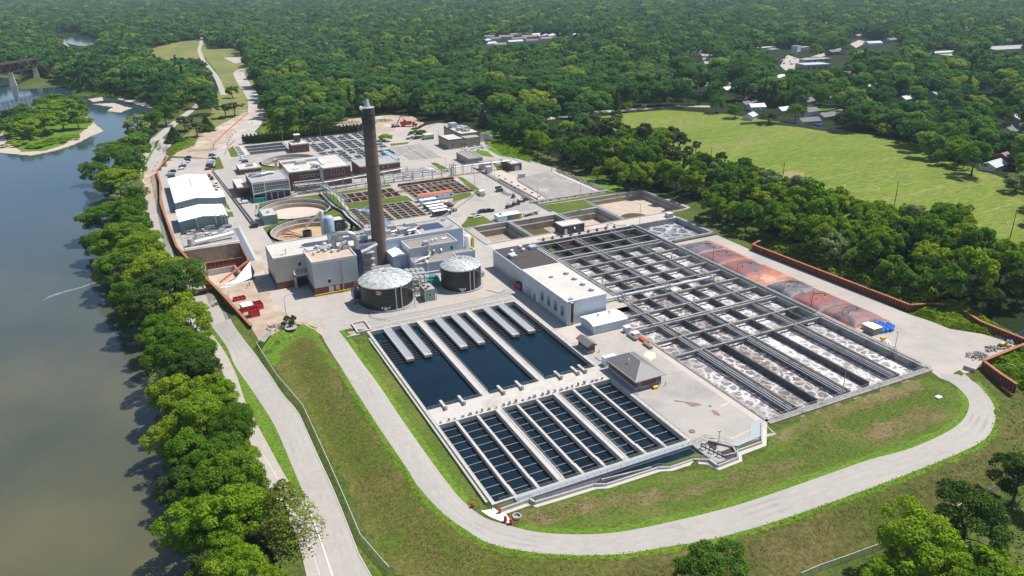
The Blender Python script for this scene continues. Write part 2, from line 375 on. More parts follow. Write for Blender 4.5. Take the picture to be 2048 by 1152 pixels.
LR_IN = [(664, 636), (678, 662), (698, 688), (724, 724), (760, 772), (800, 832), (840, 889), (890, 957), (925, 998), (970, 1031), (1025, 1052), (1072, 1064), (1145, 1069), (1233, 1065), (1350, 1042), (1483, 1008), (1629, 958), (1738, 920), (1821, 897),
    (1896, 863), (1929, 836), (1938, 805), (1921, 780), (1896, 760), (1880, 745)]
LR_OUT0 = LR_OUT; LR_IN0 = LR_IN; LR_OUT = smooth(LR_OUT); LR_IN = smooth(LR_IN)
drape('loop_road', px(LR_OUT, 0)+px(LR_IN, 0)[::-1], 'road_grey', 0.06)
mat('road_track', (0.345, 0.318, 0.288), (0.40, 0.37, 0.335), 0.35, 0.9, big=((0.31, 0.288, 0.262), 0.06, 0.55), stretch=(1, 1, 1)); mat('road_patch', (0.28, 0.265, 0.245), (0.25, 0.238, 0.222), 0.6, 0.9)
def resamp(L, n):
    L = [Vector(p) for p in L]; d = [0]
    for p, q in zip(L, L[1:]): d.append(d[-1]+(q-p).length)
    out = []; k = 0
    for i in range(n):
        t = d[-1]*i/(n-1)
        while k < len(L)-2 and d[k+1] < t: k += 1
        out.append(L[k].lerp(L[k+1], (t-d[k])/max(d[k+1]-d[k], 1e-6)))
    return out
def tracks(A, B, fr, off, n=110):
    A = resamp(A, n); B = resamp(B, n)
    for f0, f1 in fr:
        w = lambda i, s: .035*mnoise.noise(Vector((i*.35, s, 0)))
        drape('road_track', [tuple(A[i].lerp(B[i], f0+w(i, f0*9))) for i in range(2, n-2)]+[tuple(A[i].lerp(B[i], f1+w(i, f1*9))) for i in range(n-3, 1, -1)], 'road_track', off)
tracks(px(LR_OUT, 0)[4:], px(LR_IN, 0)[4:], ((.22, .34), (.50, .60), (.74, .84)), .066)
# bright weeds beside the loop road, rough bank outside it
def side(line, w, m, name, off, sgn=1, amp=0.7, a=0, b=None, w0=-0.15):
    L = [Vector(p) for p in px(line[a:b], 0)]; out = []
    for i, p in enumerate(L):
        d = (L[min(i+1, len(L)-1)]-L[max(i-1, 0)]).normalized(); out.append((d, p))
    A = [p+Vector((-d.y, d.x))*w0*sgn for d, p in out]; B = [p+Vector((-d.y, d.x))*w*sgn for d, p in out]
    n = len(A); B2 = []
    for i in range(n-1):
        k = max(1, int((B[i+1]-B[i]).length/1.5))
        for t in range(k):
            q = B[i]+(B[i+1]-B[i])*t/k; e = mnoise.noise(Vector((q.x*0.4, q.y*0.4, w)))+0.7*mnoise.noise(Vector((q.x*1.4, q.y*1.4, w)))
            d = out[i][0]; B2.append(q+Vector((-d.y, d.x))*e*amp)
    return drape(name, [(v.x, v.y) for v in A]+[(v.x, v.y) for v in B2[::-1]], m, off)
side(LR_OUT0, 13, 'bank_rough', 'rough_bank', 0.03, -1, 1.5, 1)
side(LR_OUT, 1.6, 'lawn_bright', 'verge', 0.05, -1, 0.8, 12)
side(LR_IN, 2.0, 'lawn_bright', 'verge', 0.05, 1, 0.8, 4, 34)
side(LR_IN, 2.0, 'lawn_bright', 'verge', 0.05, 1, 0.8, 41, 90)
# front lawn between the tanks and the loop road
FL = px([(1030, 1052), (1060, 1010), (1250, 960), (1400, 935), (1440, 940), (1530, 900), (1545, 860), (1858, 752), (1905, 770), (1932, 805), (1920, 836), (1880, 866), (1730, 918), (1480, 1002), (1340, 1038), (1150, 1064), (1080, 1062)], 0)
drape('front_lawn', ragged(FL, 0.5), 'lawn', 0.015)
drape('dry_grass_band', ragged(px([(1042, 1040), (1045, 1015), (1120, 1004), (1240, 985), (1350, 978), (1440, 957), (1540, 925), (1600, 915), (1612, 925), (1560, 945), (1480, 965), (1400, 992), (1300, 1010), (1200, 1030), (1110, 1045), (1062, 1050)], 0), 1.6), 'grass_dry', 0.03)
drape('dry_grass_band', ragged(px([(1545, 868), (1600, 838), (1700, 802), (1800, 762), (1840, 757), (1850, 775), (1790, 800), (1700, 826), (1620, 852), (1570, 878)], 0), 1.6), 'grass_dry', 0.03)
drape('dry_grass_band', ragged(px([(1720, 870), (1780, 835), (1860, 812), (1895, 830), (1870, 850), (1800, 872), (1740, 882)], 0), 1.6), 'grass_dry', 0.03)
drape('lawn_strip', ragged(px([(960, 1018), (925, 990), (860, 905), (790, 808), (740, 735), (700, 665)], 0)+[(56.4, 245.4), (58.7, 245.4), (58.7, 141)], 0.25), 'lawn', 0.015)
# mound left of the loop road
drape('green_bank', ragged(px([(516, 690), (535, 668), (575, 660), (612, 645), (632, 657), (648, 690), (680, 745), (640, 720), (600, 690), (560, 720), (548, 735)]), 0.5), 'lawn_bright', 0.035)
drape('mound', ragged(px([(550, 735), (565, 700), (600, 676), (625, 676), (640, 695), (672, 760), (700, 805), (760, 880), (820, 975), (900, 1060), (985, 1110), (1100, 1122), (1250, 1130), (1200, 1240), (900, 1260), (760, 1120), (690, 960), (620, 840)]), 1.0), 'mound_brown', 0.045)
drape('dirt_patch', ragged(px([(452, 596), (400, 546), (418, 560), (446, 578), (500, 562), (510, 560), (506, 515), (508, 500), (522, 503), (530, 560), (545, 600), (560, 620), (590, 636), (600, 642), (575, 652), (540, 668), (515, 676), (503, 657)], 0), 0.4), 'dirt', 0.07)

# riverside road, path, strips
RR_R = [(345, 285), (322, 330), (314, 360), (316, 400), (330, 462), (343, 500), (390, 556), (440, 612), (488, 680), (510, 708), (545, 757), (566, 790), (598, 828), (634, 910), (660, 968), (682, 1019), (716, 1107), (760, 1190)]
RR_L = [(322, 276), (295, 325), (287, 360), (288, 400), (300, 462), (312, 505), (345, 560), (395, 618), (452, 692), (470, 732), (510, 790), (549, 852), (583, 930), (610, 995), (631, 1053), (665, 1152), (690, 1210)]
RR_R = smooth(RR_R); RR_L = smooth(RR_L)
drape('riverside_road', px(RR_R)+px(RR_L)[::-1], 'road_grey', 0.16)
PA_R = [(402, 206), (388, 222), (356, 248), (312, 290), (285, 340), (280, 400), (290, 462), (302, 505), (330, 555), (375, 612), (440, 690), (470, 744), (486, 790), (498, 818), (545, 906), (576, 961), (608, 1002), (630, 1060), (664, 1152), (688, 1210)]
PA_L = [(398, 202), (380, 218), (346, 243), (300, 285), (272, 340), (268, 400), (275, 462), (287, 505), (312, 560), (355, 620), (415, 690), (438, 726), (458, 780), (501, 886), (532, 968), (586, 1056), (613, 1152), (625, 1210)]
PA_R = smooth(PA_R); PA_L = smooth(PA_L)
drape('grass_strip', px(PA_R[12:])+px(RR_L[4:])[::-1], 'lawn_bright', 0.10)
drape('grass_strip', ragged(px(RR_R[24:])+[tuple(v) for v in px(FENCE_PX)][::-1], .2), 'lawn', 0.08)
drape('riverside_path', px(PA_R)+px(PA_L)[::-1], 'path_beige', 0.15)
drape('construction_lane', px([(290, 330), (313, 340), (313, 398), (287, 387)]), 'dirt', 0.18)
mat('line_paint', (0.75, 0.74, 0.70), (0.6, 0.6, 0.57), 2.0, 0.8)
def ribbon(pts, w, m, name, off=0.09, kind='structure', z=None, mb=None):
    L = [Vector(p) for p in (pts if z == 'w' else px(pts, z))]; A = []; B = []
    for i, p in enumerate(L):
        d = (L[min(i+1, len(L)-1)]-L[max(i-1, 0)]).normalized(); n = Vector((-d.y, d.x))*w/2; A.append(tuple(p+n)); B.append(tuple(p-n))
    return drape(name, A+B[::-1], m, off)
ribbon([(610, 998), (631, 1053), (665, 1152), (690, 1212)], 0.35, 'line_paint', 'road_line', 0.19)
ribbon([(523, 905), (560, 965), (604, 1042), (640, 1152)], 0.12, 'line_paint', 'path_line', 0.18)
mat('concrete', (0.47, 0.455, 0.43), (0.39, 0.38, 0.36), 0.7, 0.85, bmp=0.1)
ribbon([(488, 684), (510, 711), (545, 760), (567, 793), (599, 831), (635, 912), (662, 970), (683, 1020), (717, 1108), (762, 1190)], 0.3, 'concrete', 'kerb', 0.26)

tracks(px(RR_R[16:]), px(RR_L[16:]), ((.2, .3), (.46, .54), (.7, .8)), .175)
# access road and meadows behind
AR_L = [(432, 318), (440, 296), (462, 268), (486, 240), (496, 222), (496, 200), (484, 180), (470, 158), (466, 146), (476, 139)]
AR_R = [(463, 318), (470, 296), (505, 268), (522, 250), (530, 225), (522, 195), (508, 178), (494, 158), (488, 146), (494, 138)]
drape('meadow', ragged(px([(296, 97), (345, 86), (396, 78), (418, 92), (480, 97), (482, 112), (498, 130), (505, 160), (515, 190), (500, 230), (490, 268), (430, 310), (400, 290), (360, 280), (420, 230), (440, 170), (430, 140), (405, 110), (385, 128), (335, 120), (300, 112)], 0), 1.0), 'meadow', 0.02)
drape('dirt_patch', ragged(px([(345, 312), (365, 297), (400, 270), (440, 250), (492, 222), (494, 240), (462, 268), (438, 298), (430, 318)], 0), 0.8), 'dirt', 0.045)
drape('access_road', px(AR_L, 0)+px(AR_R, 0)[::-1], 'gravel', 0.06)
drape('gravel_yard', px([(465, 290), (480, 268), (506, 262), (530, 276), (520, 285), (480, 292)], 0), 'gravel', 0.05)
ribbon([(448, 190), (436, 160), (430, 150), (405, 118), (398, 100), (402, 88), (404, 76), (397, 70)], 6, 'path_beige', 'far_path', 0.06, z=0)
ribbon([(434, 151), (470, 150)], 3, 'path_beige', 'far_path', 0.08, z=0)
drape('car_lot', px([(447, 116), (478, 113), (500, 122), (470, 127)], 0), 'gravel', 0.06)
ribbon([(478, 222), (498, 220)], 3, 'path_beige', 'far_path', 0.08, z=0)
ribbon([(936, 214), (962, 222), (985, 236)], 18, 'path_beige', 'far_road', 0.06, z=0)
drape('service_road', ragged(px([(858, 256), (880, 246), (905, 252), (898, 262), (872, 276), (850, 268)], 0), 0.5), 'path_beige', 0.06)
drape('dirt_patch', ragged(px([(672, 250), (700, 238), (760, 232), (815, 228), (848, 246), (835, 254), (815, 258), (780, 262), (740, 262), (700, 262)], 0), 1.0), 'dirt', 0.05)

# playing field
FIELD_PX = [(1180, 236), (1245, 227), (1330, 220), (1450, 228), (1530, 240), (1640, 256), (1700, 262), (1850, 290), (1900, 320), (1990, 350), (2100, 390), (2250, 450), (2250, 560), (1950, 540), (1700, 470), (1500, 400), (1330, 330), (1240, 275)]
drape('playing_field', [G(p[0], p[1], 5.0)[:2] for p in FIELD_PX], 'field_grass', 0.03)
grassmat('worn_turf', [(0.26, 0.22, 0.09), (0.33, 0.26, 0.13), (0.30, 0.24, 0.11)], 0.1, 0.6, bmp=0.2)
drape('worn_turf', ragged(px([(1560, 348), (1580, 342), (1606, 346), (1610, 355), (1590, 362), (1566, 358)], 5), 1.5), 'worn_turf', 0.05)
mat('chalk', (0.42, 0.46, 0.30), (0.34, 0.38, 0.22), 0.4, 0.9)
def lines_(pts, w, z):
    for p, q in zip(pts, pts[1:]): ribbon([p, q], w, 'chalk', 'pitch_line', 0.08, z=z)
for ln in ([(1450, 300), (1550, 291), (1480, 272), (1395, 284), (1450, 300)], [(1426, 277), (1500, 288), (1540, 283), (1480, 272)], [(1611, 366), (1725, 341), (1885, 374), (1775, 399)], [(1745, 354), (1770, 350)], [(1745, 354), (1812, 370), (1835, 363)],
           [(1966, 425), (2021, 409)], [(1962, 430), (2048, 446), (2110, 458)], [(1970, 459), (2012, 472)]): lines_(ln, 0.25, 5)
for c0, r0 in (((1415, 292), 9), ((1723, 374), 9), ((2060, 452), 9)):
    cx, cy, _ = G(c0[0], c0[1], 5)
    for h in (0, 12): ribbon([(cx+r0*math.cos((h+t)*math.pi/12), cy+r0*math.sin((h+t)*math.pi/12)) for t in range(13)], 0.22, 'chalk', 'pitch_line', 0.08+.01*(h > 0), z='w')
ribbon([(1060, 246), (1100, 243), (1150, 236), (1200, 230), (1260, 225), (1310, 221), (1370, 218), (1420, 219)], 9, 'path_beige', 'park_road', 0.1, z=2.5)

# river, island, sandbars
m, nt, b = newmat('river_water'); b.inputs['Roughness'].default_value = 0.07; b.inputs['IOR'].default_value = 1.4
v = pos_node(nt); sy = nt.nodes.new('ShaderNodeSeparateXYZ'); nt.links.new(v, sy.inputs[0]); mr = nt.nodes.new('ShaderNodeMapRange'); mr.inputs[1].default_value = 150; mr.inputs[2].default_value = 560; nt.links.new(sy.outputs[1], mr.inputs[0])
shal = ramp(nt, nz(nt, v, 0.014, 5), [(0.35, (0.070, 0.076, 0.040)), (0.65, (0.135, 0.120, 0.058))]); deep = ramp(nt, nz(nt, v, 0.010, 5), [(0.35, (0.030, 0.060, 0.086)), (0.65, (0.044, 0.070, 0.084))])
col = mixc(nt, mr.outputs[0], shal, deep); nt.links.new(col, b.inputs['Base Color'])  # olive shallows near; upstream blue also paints sky reflection into the base colour
bump(nt, b, nz(nt, v, 0.55, 7, 0.7, 0.6), 0.16, 0.08)
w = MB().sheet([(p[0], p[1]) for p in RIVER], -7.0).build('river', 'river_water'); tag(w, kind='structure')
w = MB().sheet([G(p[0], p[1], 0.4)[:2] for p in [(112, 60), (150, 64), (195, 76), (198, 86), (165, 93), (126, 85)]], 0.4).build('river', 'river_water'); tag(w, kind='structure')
def pad(name, poly, z, m, amp=0.8, h=1.0):
    P = ragged([G(p[0], p[1], z)[:2] for p in poly], amp, 2.5); o = MB().prism(P, z-h, z).build(name, m); return tag(o, kind='structure')
pad('island', [(-60, 262), (-20, 300), (6, 306), (60, 311), (110, 301), (150, 288), (182, 272), (207, 262), (192, 250), (178, 238), (165, 222), (120, 214), (60, 226), (15, 245)], -6.7, 'sand')
pad('island_grass', [(4, 262), (14, 282), (45, 303), (90, 301), (130, 288), (158, 268), (186, 246), (170, 232), (120, 218), (60, 230), (10, 250)], -6.5, 'lawn_bright', 0.8, 0.2)
for q in ([(176, 198), (204, 194), (207, 201), (186, 204)], [(183, 208), (230, 206), (246, 212), (264, 216), (240, 225), (214, 222), (226, 214)], [(232, 191), (262, 197), (300, 205), (336, 211), (334, 222), (300, 215), (268, 207), (235, 198)],
          [(124, 84), (131, 86), (138, 92), (133, 93)]):
    pad('sandbar', q, -6.85 if q[0][1] > 100 else 0.6, 'sand')
mat('foam_white', (0.30, 0.34, 0.38), (0.06, 0.09, 0.12), 1.2, 0.5, detail=8)
o = MB().sheet(ragged([G(p[0], p[1], -6.97)[:2] for p in [(80, 603), (98, 592), (125, 583), (160, 574), (195, 563), (194, 565), (160, 576.5), (128, 585), (105, 593), (92, 599)]], 0.35, 1.0), -6.975).build('river_foam', 'foam_white'); tag(o, kind='structure')

# ================================================================ big tanks
mat('conc_light', (0.54, 0.505, 0.455), (0.45, 0.42, 0.38), 0.5, 0.85, big=((0.38, 0.35, 0.31), 0.09, 0.56), bmp=0.08, wear=(0.50, 0.47, 0.43))
mat('conc_weathered', (0.33, 0.31, 0.285), (0.25, 0.235, 0.22), 0.7, 0.9, big=((0.13, 0.12, 0.115), 0.25, 0.54), bmp=0.15)
mat('conc_mid', (0.40, 0.385, 0.365), (0.31, 0.30, 0.285), 0.7, 0.88, big=((0.24, 0.23, 0.22), 0.2, 0.55), bmp=0.15)
mat('conc_dark', (0.115, 0.112, 0.108), (0.075, 0.072, 0.070), 0.8, 0.9, big=((0.19, 0.18, 0.17), 0.3, 0.6), bmp=0.2)
mat('conc_stain', (0.40, 0.33, 0.26), (0.31, 0.255, 0.20), 0.6, 0.9, big=((0.24, 0.19, 0.145), 0.12, 0.52), bmp=0.15)
mat('grating', (0.42, 0.45, 0.47), (0.35, 0.375, 0.39), 3.0, 0.5, metal=0.3)
mat('galv', (0.44, 0.45, 0.455), (0.35, 0.36, 0.365), 2.0, 0.4, metal=0.55)
mat('white_paint', (0.80, 0.80, 0.79), (0.72, 0.72, 0.71), 0.5, 0.5)
mat('black_steel', (0.030, 0.031, 0.033), (0.05, 0.05, 0.05), 2.0, 0.5)
mat('pipe_white', (0.55, 0.56, 0.56), (0.46, 0.47, 0.47), 0.8, 0.35, metal=0.3)
mat('wood_bar', (0.30, 0.225, 0.19), (0.24, 0.18, 0.15), 1.5, 0.8)
mat('rust', (0.26, 0.095, 0.048), (0.19, 0.068, 0.036), 0.8, 0.85, big=((0.14, 0.06, 0.04), 0.4, 0.55), bmp=0.3)
mat('rust_cap', (0.40, 0.15, 0.065), (0.30, 0.11, 0.05), 0.6, 0.8)
mat('yellow_paint', (0.75, 0.50, 0.03), (0.65, 0.42, 0.03), 2.0, 0.5)
mat('red_paint', (0.55, 0.025, 0.025), (0.42, 0.02, 0.02), 1.0, 0.45)
mat('orange_net', (0.60, 0.16, 0.07), (0.50, 0.12, 0.05), 2.0, 0.8)
mat('glass_dark', (0.02, 0.03, 0.035), (0.03, 0.04, 0.045), 0.5, 0.08)
m, nt, b = newmat('clear_dark_water'); b.inputs['Roughness'].default_value = 0.04; b.inputs['IOR'].default_value = 1.33
nt.links.new(ramp(nt, nz(nt, pos_node(nt), 0.05, 6, 0.65, 1.0), [(0.3, (0.002, 0.009, 0.014)), (0.55, (0.003, 0.015, 0.026)), (0.75, (0.007, 0.024, 0.034))]), b.inputs['Base Color']); bump(nt, b, nz(nt, pos_node(nt), 1.5, 3), 0.02, 0.02)
def foam(name, base, cover, sc=0.30, wh=0.60):
    m, nt, b = newmat(name); b.inputs['Roughness'].default_value = 0.5
    v = pos_node(nt); n = nt.nodes.new('ShaderNodeTexNoise'); n.inputs['Scale'].default_value = 0.55; n.inputs['Detail'].default_value = 6; n.inputs['Roughness'].default_value = 0.62; nt.links.new(v, n.inputs['Vector'])
    ad = nt.nodes.new('ShaderNodeVectorMath'); ad.operation = 'MULTIPLY_ADD'; nt.links.new(n.outputs['Color'], ad.inputs[0]); ad.inputs[1].default_value = (3.2, 3.2, 0); nt.links.new(v, ad.inputs[2])
    def vor(s):
        q = nt.nodes.new('ShaderNodeTexVoronoi'); q.feature = 'DISTANCE_TO_EDGE'; q.inputs['Scale'].default_value = s; nt.links.new(ad.outputs[0], q.inputs['Vector']); return q.outputs['Distance']
    a = ramp(nt, vor(sc), [(0.0, (1, 1, 1)), (0.05*cover, (0.75, 0.75, 0.75)), (0.16*cover, (0, 0, 0))]); c = ramp(nt, vor(sc*2.1), [(0.0, (0.45, 0.45, 0.45)), (0.10*cover, (0, 0, 0))])
    w = ramp(nt, nz(nt, v, 0.10, 5, 0.6, 0.5), [(0.36, (0.30, 0.30, 0.30)), (0.64, (1, 1, 1))])
    f = mixc(nt, 1.0, mixc(nt, 1.0, a, c, 'ADD'), w, 'MULTIPLY'); fb = nz(nt, v, 1.4, 6, 0.7)
    bc = mixc(nt, ramp(nt, fb, [(0.35, (0, 0, 0)), (0.70, (1, 1, 1))]), base, tuple(x*1.6+0.02 for x in base)); lo = tuple(wh*q for q in (0.74, 0.71, 0.69)); hi = tuple(wh*q for q in (1.15, 1.14, 1.12))
    fc = mixc(nt, ramp(nt, nz(nt, v, 3.0, 4, .7), [(0.35, (0, 0, 0)), (0.6, (1, 1, 1))]), lo, hi)
    nt.links.new(mixc(nt, f, bc, fc), b.inputs['Base Color']); bump(nt, b, f, 0.3, 0.1)
foam('foam_brown', (0.100, 0.076, 0.068), 0.85, .33, .7); foam('foam_half', (0.125, 0.105, 0.098), 1.25, .32, .75); foam('foam_full', (0.17, 0.15, 0.14), 1.6, 0.33, .8)
foam('foam_small', (0.18, 0.16, 0.15), 1.75, 0.46, .76)
mat('still_water', (0.06, 0.052, 0.036), (0.03, 0.04, 0.045), 0.3, 0.12); mat('algae_water', (0.075, 0.085, 0.016), (0.105, 0.085, 0.03), 0.25, 0.35)
mat('brown_water', (0.085, 0.055, 0.035), (0.06, 0.042, 0.03), 0.4, 0.12)

# ---- clear settling tanks
T = thing('settling_tank', 'large concrete settling tanks with three bays of clear dark blue water and white walkways', 'settling tank', (60, 139, 0))
b = MB(); zt = 0.15
for (x0, x1, y0, y1) in ((60, 61, 139.6, 247), (118.8, 119.8, 139.6, 247), (60, 119.8, 247, 247.6), (60, 119.8, 139.0, 139.6)): b.box(x0, x1, y0, y1, -4, zt)
b.build('outer_wall', 'conc_light', T)
MB().box(61, 118.8, 178, 187.2, -4, 0.1).build('deck', 'conc_light', T)
MB().box(59.2, 60, 141, 246, -1.2, -0.25).build('ledge', 'conc_light', T)
MB().box(61, 118.8, 139.6, 247, -4.2, -3.9).build('floor', 'conc_mid', T)
for nm, x0, x1 in (('a', 78.8, 81.2), ('b', 98.2, 100.5)):
    MB().box(x0, x1, 187.2, 247, -4, 0.12).build('walkway', 'conc_light', T)
    MB().rail((x1-0.15, 188), (x1-0.15, 246.5), z=0.12).build('handrail', 'galv', T)
    MB().box(x0+0.1, x1-0.3, 139.6, 178, -4, 0.12).build('walkway', 'conc_light', T)
    MB().rail((x1-0.4, 141), (x1-0.4, 177.5), z=0.12).build('handrail', 'galv', T)
for x0 in (66, 72.4, 85.4, 92, 105.4, 111.8):
    f = MB().box(x0, x0+2.6, 220.4, 247, -0.9, 0.02).build('launder', 'conc_light', T)
    MB().box(x0+0.35, x0+2.1, 222.5, 246.8, 0.02, 0.07).build('grating', 'grating', f)
    MB().rail((x0+2.5, 221.2), (x0+2.5, 246.5), z=0.02).rail((x0+0.2, 220.7), (x0+2.4, 220.7), z=0.02, sp=1.1).build('handrail', 'galv', f)
for (xa, xb) in ((61, 66), (68.6, 72.4), (75, 78.8), (81.2, 85.4), (88, 92), (94.6, 98.2), (100.5, 105.4), (108, 111.8), (114.4, 118.8)):
    w = MB()
    for k in range(9):
        y = 221.6+k*1.85; w.box(xa, xb, y, y+0.30, -1.45, -1.12); w.box(xa, xb, y+0.8, y+0.95, -1.45, -1.25)
    w.build('weir_trough', 'black_steel', T)
for x0 in (66.2, 72.8, 85.7, 92.3, 105.0, 111.6):
    MB().box(x0, x0+0.75, 139.6, 178, -4, -0.15).box(x0-0.05, x0+0.8, 139.6, 144.5, -4, 0.12).build('divider_wall', 'conc_light', T)
for (xa, xb) in ((61, 66.2), (66.95, 72.8), (73.55, 78.8), (81.0, 85.7), (86.45, 92.3), (93.05, 98.2), (100.3, 105), (105.75, 111.6), (112.35, 118.8)):
    for k in range(10): MB().box(xa, xb, 176.1-k*3.62, 176.32-k*3.62, -1.38, -1.18).build('cross_bar', 'wood_bar', T)
b = MB()
for (x0, x1) in ((61, 78.8), (81.2, 98.2), (100.5, 118.8)): b.rail((x0, 187.0), (x1, 187.0), z=0.1)
b.rail((60.4, 139.6), (60.4, 246), z=0.15, sp=2.5, r=0.03); b.rail((119.3, 139.6), (119.3, 166), z=0.15).rail((119.3, 205), (119.3, 247), z=0.15, sp=2.5, r=0.03)
b.build('handrail', 'galv', T)
b = MB()
for x0 in (65.6, 71.5, 84.6, 90.8, 104.6, 110.8, 113.5): b.box(x0, x0+0.8, 184.6, 189.6, 0.35, 0.9); b.box(x0+0.1, x0+0.7, 184.4, 185.2, 0.1, 1.5)
b.build('scum_pipe', 'conc_light', T)
b = MB()
for k in range(26): x0 = 62+k*2.17+rnd.uniform(-.4, .4); b.box(x0, x0+rnd.uniform(.4, 1.0), 178.6, 178.6+rnd.uniform(.3, .8), 0.1, rnd.uniform(.5, 1.4))
b.build('valve_row', 'galv', T)
MB().box(60.6, 119.6, 247.6, 253, -0.6, -0.15).build('inlet_channel', 'grating', T)
b = MB().box(60.2, 120.6, 253, 253.5, -0.6, 0.2)
for k in range(9): xx = 63+k*6.45; b.lathe(xx+1.6, 247.3, [(2.0, -1.2), (2.0, 0.13), (1.7, 0.13), (1.7, -1.2)], 10, 0, math.pi)
b.build('channel_wall', 'conc_light', T)
MB().rail((60.5, 253.3), (120.5, 253.3), z=0.2).rail((62, 247.8), (119, 247.8), z=0.15).build('handrail', 'galv', T)
b = MB()
for (x0, x1, y0, y1) in ((56.6, 62, 247.6, 248.1), (56.6, 57.1, 248.1, 256), (56.6, 62, 256, 256.5), (61.5, 62, 248.1, 256), (52.5, 57, 245.6, 246.2)): b.box(x0, x1, y0, y1, -0.6, 0.7)
b.build('inlet_box', 'conc_light', T)
MB().box(66, 119.5, 137.2, 139.0, -0.7, 0.12).build('effluent_walkway', 'grating', T)
MB().rail((62, 139.3), (118.5, 139.3), z=0.15).rail((66, 137.3), (119.5, 137.3), z=0.12).build('handrail', 'galv', T)
EO = [G(*p)[:2] for p in [(997, 1019.6), (1059.6, 997.7), (1070, 1004), (1120, 989.4), (1189, 968.4), (1212.5, 968.4), (1317, 935), (1339, 935), (1386.7, 919), (1419, 919.5), (1435.4, 931), (1476, 914.8), (1474.7, 901), (1523.4, 883.6), (1524, 846)]]
b = MB(); r_ = MB()
for p, q in zip(EO, EO[1:]): b.wallseg(p, q, 0.45, -1.3, 0.15); r_.rail(p, q, z=0.15, sp=2.5)
b.build('effluent_wall', 'conc_light', T); r_.build('handrail', 'galv', T)
MB().sheet(EO+[(143.5, 137), (119.5, 137.3), (66, 137.3), (62, 137.3)], -0.72).build('effluent_floor', 'conc_dark', T)
b = MB()
for p, q in ((EO[5], EO[7]),): b.wallseg((p[0], p[1]+2.2), (q[0]-4, q[1]+2.2), 0.4, -0.7, 0.1)
b.build('baffle_wall', 'conc_mid', T)
def offs(pts, w):
    out = []
    for i, p in enumerate(pts):
        d = (Vector(pts[min(i+1, len(pts)-1)])-Vector(pts[max(i-1, 0)])).normalized(); n = Vector((d.y, -d.x)); out.append((p[0]+n.x*w, p[1]+n.y*w))
    return out
drape('apron', EO+offs(EO, 1.4)[::-1], 'conc_light', 0.05)
drape('apron', px([(962, 1022), (985, 1018), (1012, 1028), (1026, 1048), (1005, 1044), (980, 1034)]), 'white_paint', 0.08)
# outlet chamber at the front corner
O = thing('outlet_chamber', 'small open chamber of brown water with black gate frames beside the concrete slab', 'outlet chamber', (123, 131, 0))
pit = [(120.6, 135.6), (123.8, 136.6), (127.6, 131.2), (126.6, 128.6), (122.8, 129.0)]
b = MB()
for p, q in zip(pit, pit[1:]+pit[:1]): b.wallseg(p, q, 0.4, -0.7, 0.5)
b.build('wall', 'conc_mid', O); MB().sheet(pit, -0.2).build('basin_water', 'brown_water', O)
b = MB()
for k in range(3): p = Vector((119.5, 135.8)).lerp(Vector((121.8, 128.6)), (k+0.4)/3); b.tube((p.x, p.y, 0), (p.x, p.y, 1.7), .12, 5); b.tube((p.x+.5, p.y-1.3, 0), (p.x+.5, p.y-1.3, 1.7), .12, 5); b.tube((p.x, p.y, 1.7), (p.x+.5, p.y-1.3, 1.7), .14, 5); b.tube((p.x, p.y, 1.0), (p.x+.5, p.y-1.3, 1.0), .1, 5)
b.build('gate_frame', 'black_steel', O); MB().rail((120, 137.6), (124, 138.4)).rail((124, 138.4), (129, 133)).build('handrail', 'galv', O)
MB().box(118.8, 122.3, 127.6, 137.2, -0.7, 0.1).box(119.2, 121.5, 128, 136.6, .1, .16).build('platform', 'conc_mid', O)
MB().sheet(px([(1455, 888), (1473, 885), (1500, 874), (1500, 846), (1522, 838), (1524, 872), (1475, 893)], 0), 0.10).build('channel_cover', 'grating', O)
w = MB().sheet([(61, 139.6), (118.8, 139.6), (118.8, 247), (61, 247)], -1.4).build('tank_water', 'clear_dark_water'); tag(w, kind='structure')
w = MB().sheet(offs(EO[4:8], -0.8)+[(118, 134.8), (118, 136.9), (90, 136.9)], -0.62).build('tank_water', 'clear_dark_water'); tag(w, kind='structure')
# concrete slab right of it
drape('concrete_slab', [(119.8, 139.4), (119.8, 216), (126, 218), (145, 217), (145.1, 137), (143.4, 136), (130, 134.2), (124, 139)], 'slab_beige', 0.06, cut=False)
drape('apron_strip', [(119.9, 139.4), (119.9, 253), (121.0, 253), (121.0, 139.4)], 'conc_light', 0.09, cut=False)
for q in ([(1349, 800), (1375, 804), (1402, 808), (1402, 811), (1385, 814), (1372, 806), (1349, 803)], [(1423, 820), (1432, 822), (1440, 829), (1440, 832), (1427, 829)], [(1416, 811), (1421, 810), (1424, 813), (1420, 815)]):
    drape('mud_patch', ragged(px(q, 0), 0.15, 0.8), 'mud_brown', 0.09, cut=False)
mat('sandy_stain', (0.62, 0.50, 0.34), (0.66, 0.59, 0.50), 0.5, 0.9)
for q in ([(1440, 812), (1460, 804), (1454, 809), (1443, 814)], [(1292, 702), (1310, 705), (1312, 716), (1300, 722), (1288, 712)]): drape('sandy_stain', ragged(px(q, 0), 0.2, 0.8), 'sandy_stain', 0.085, cut=False)

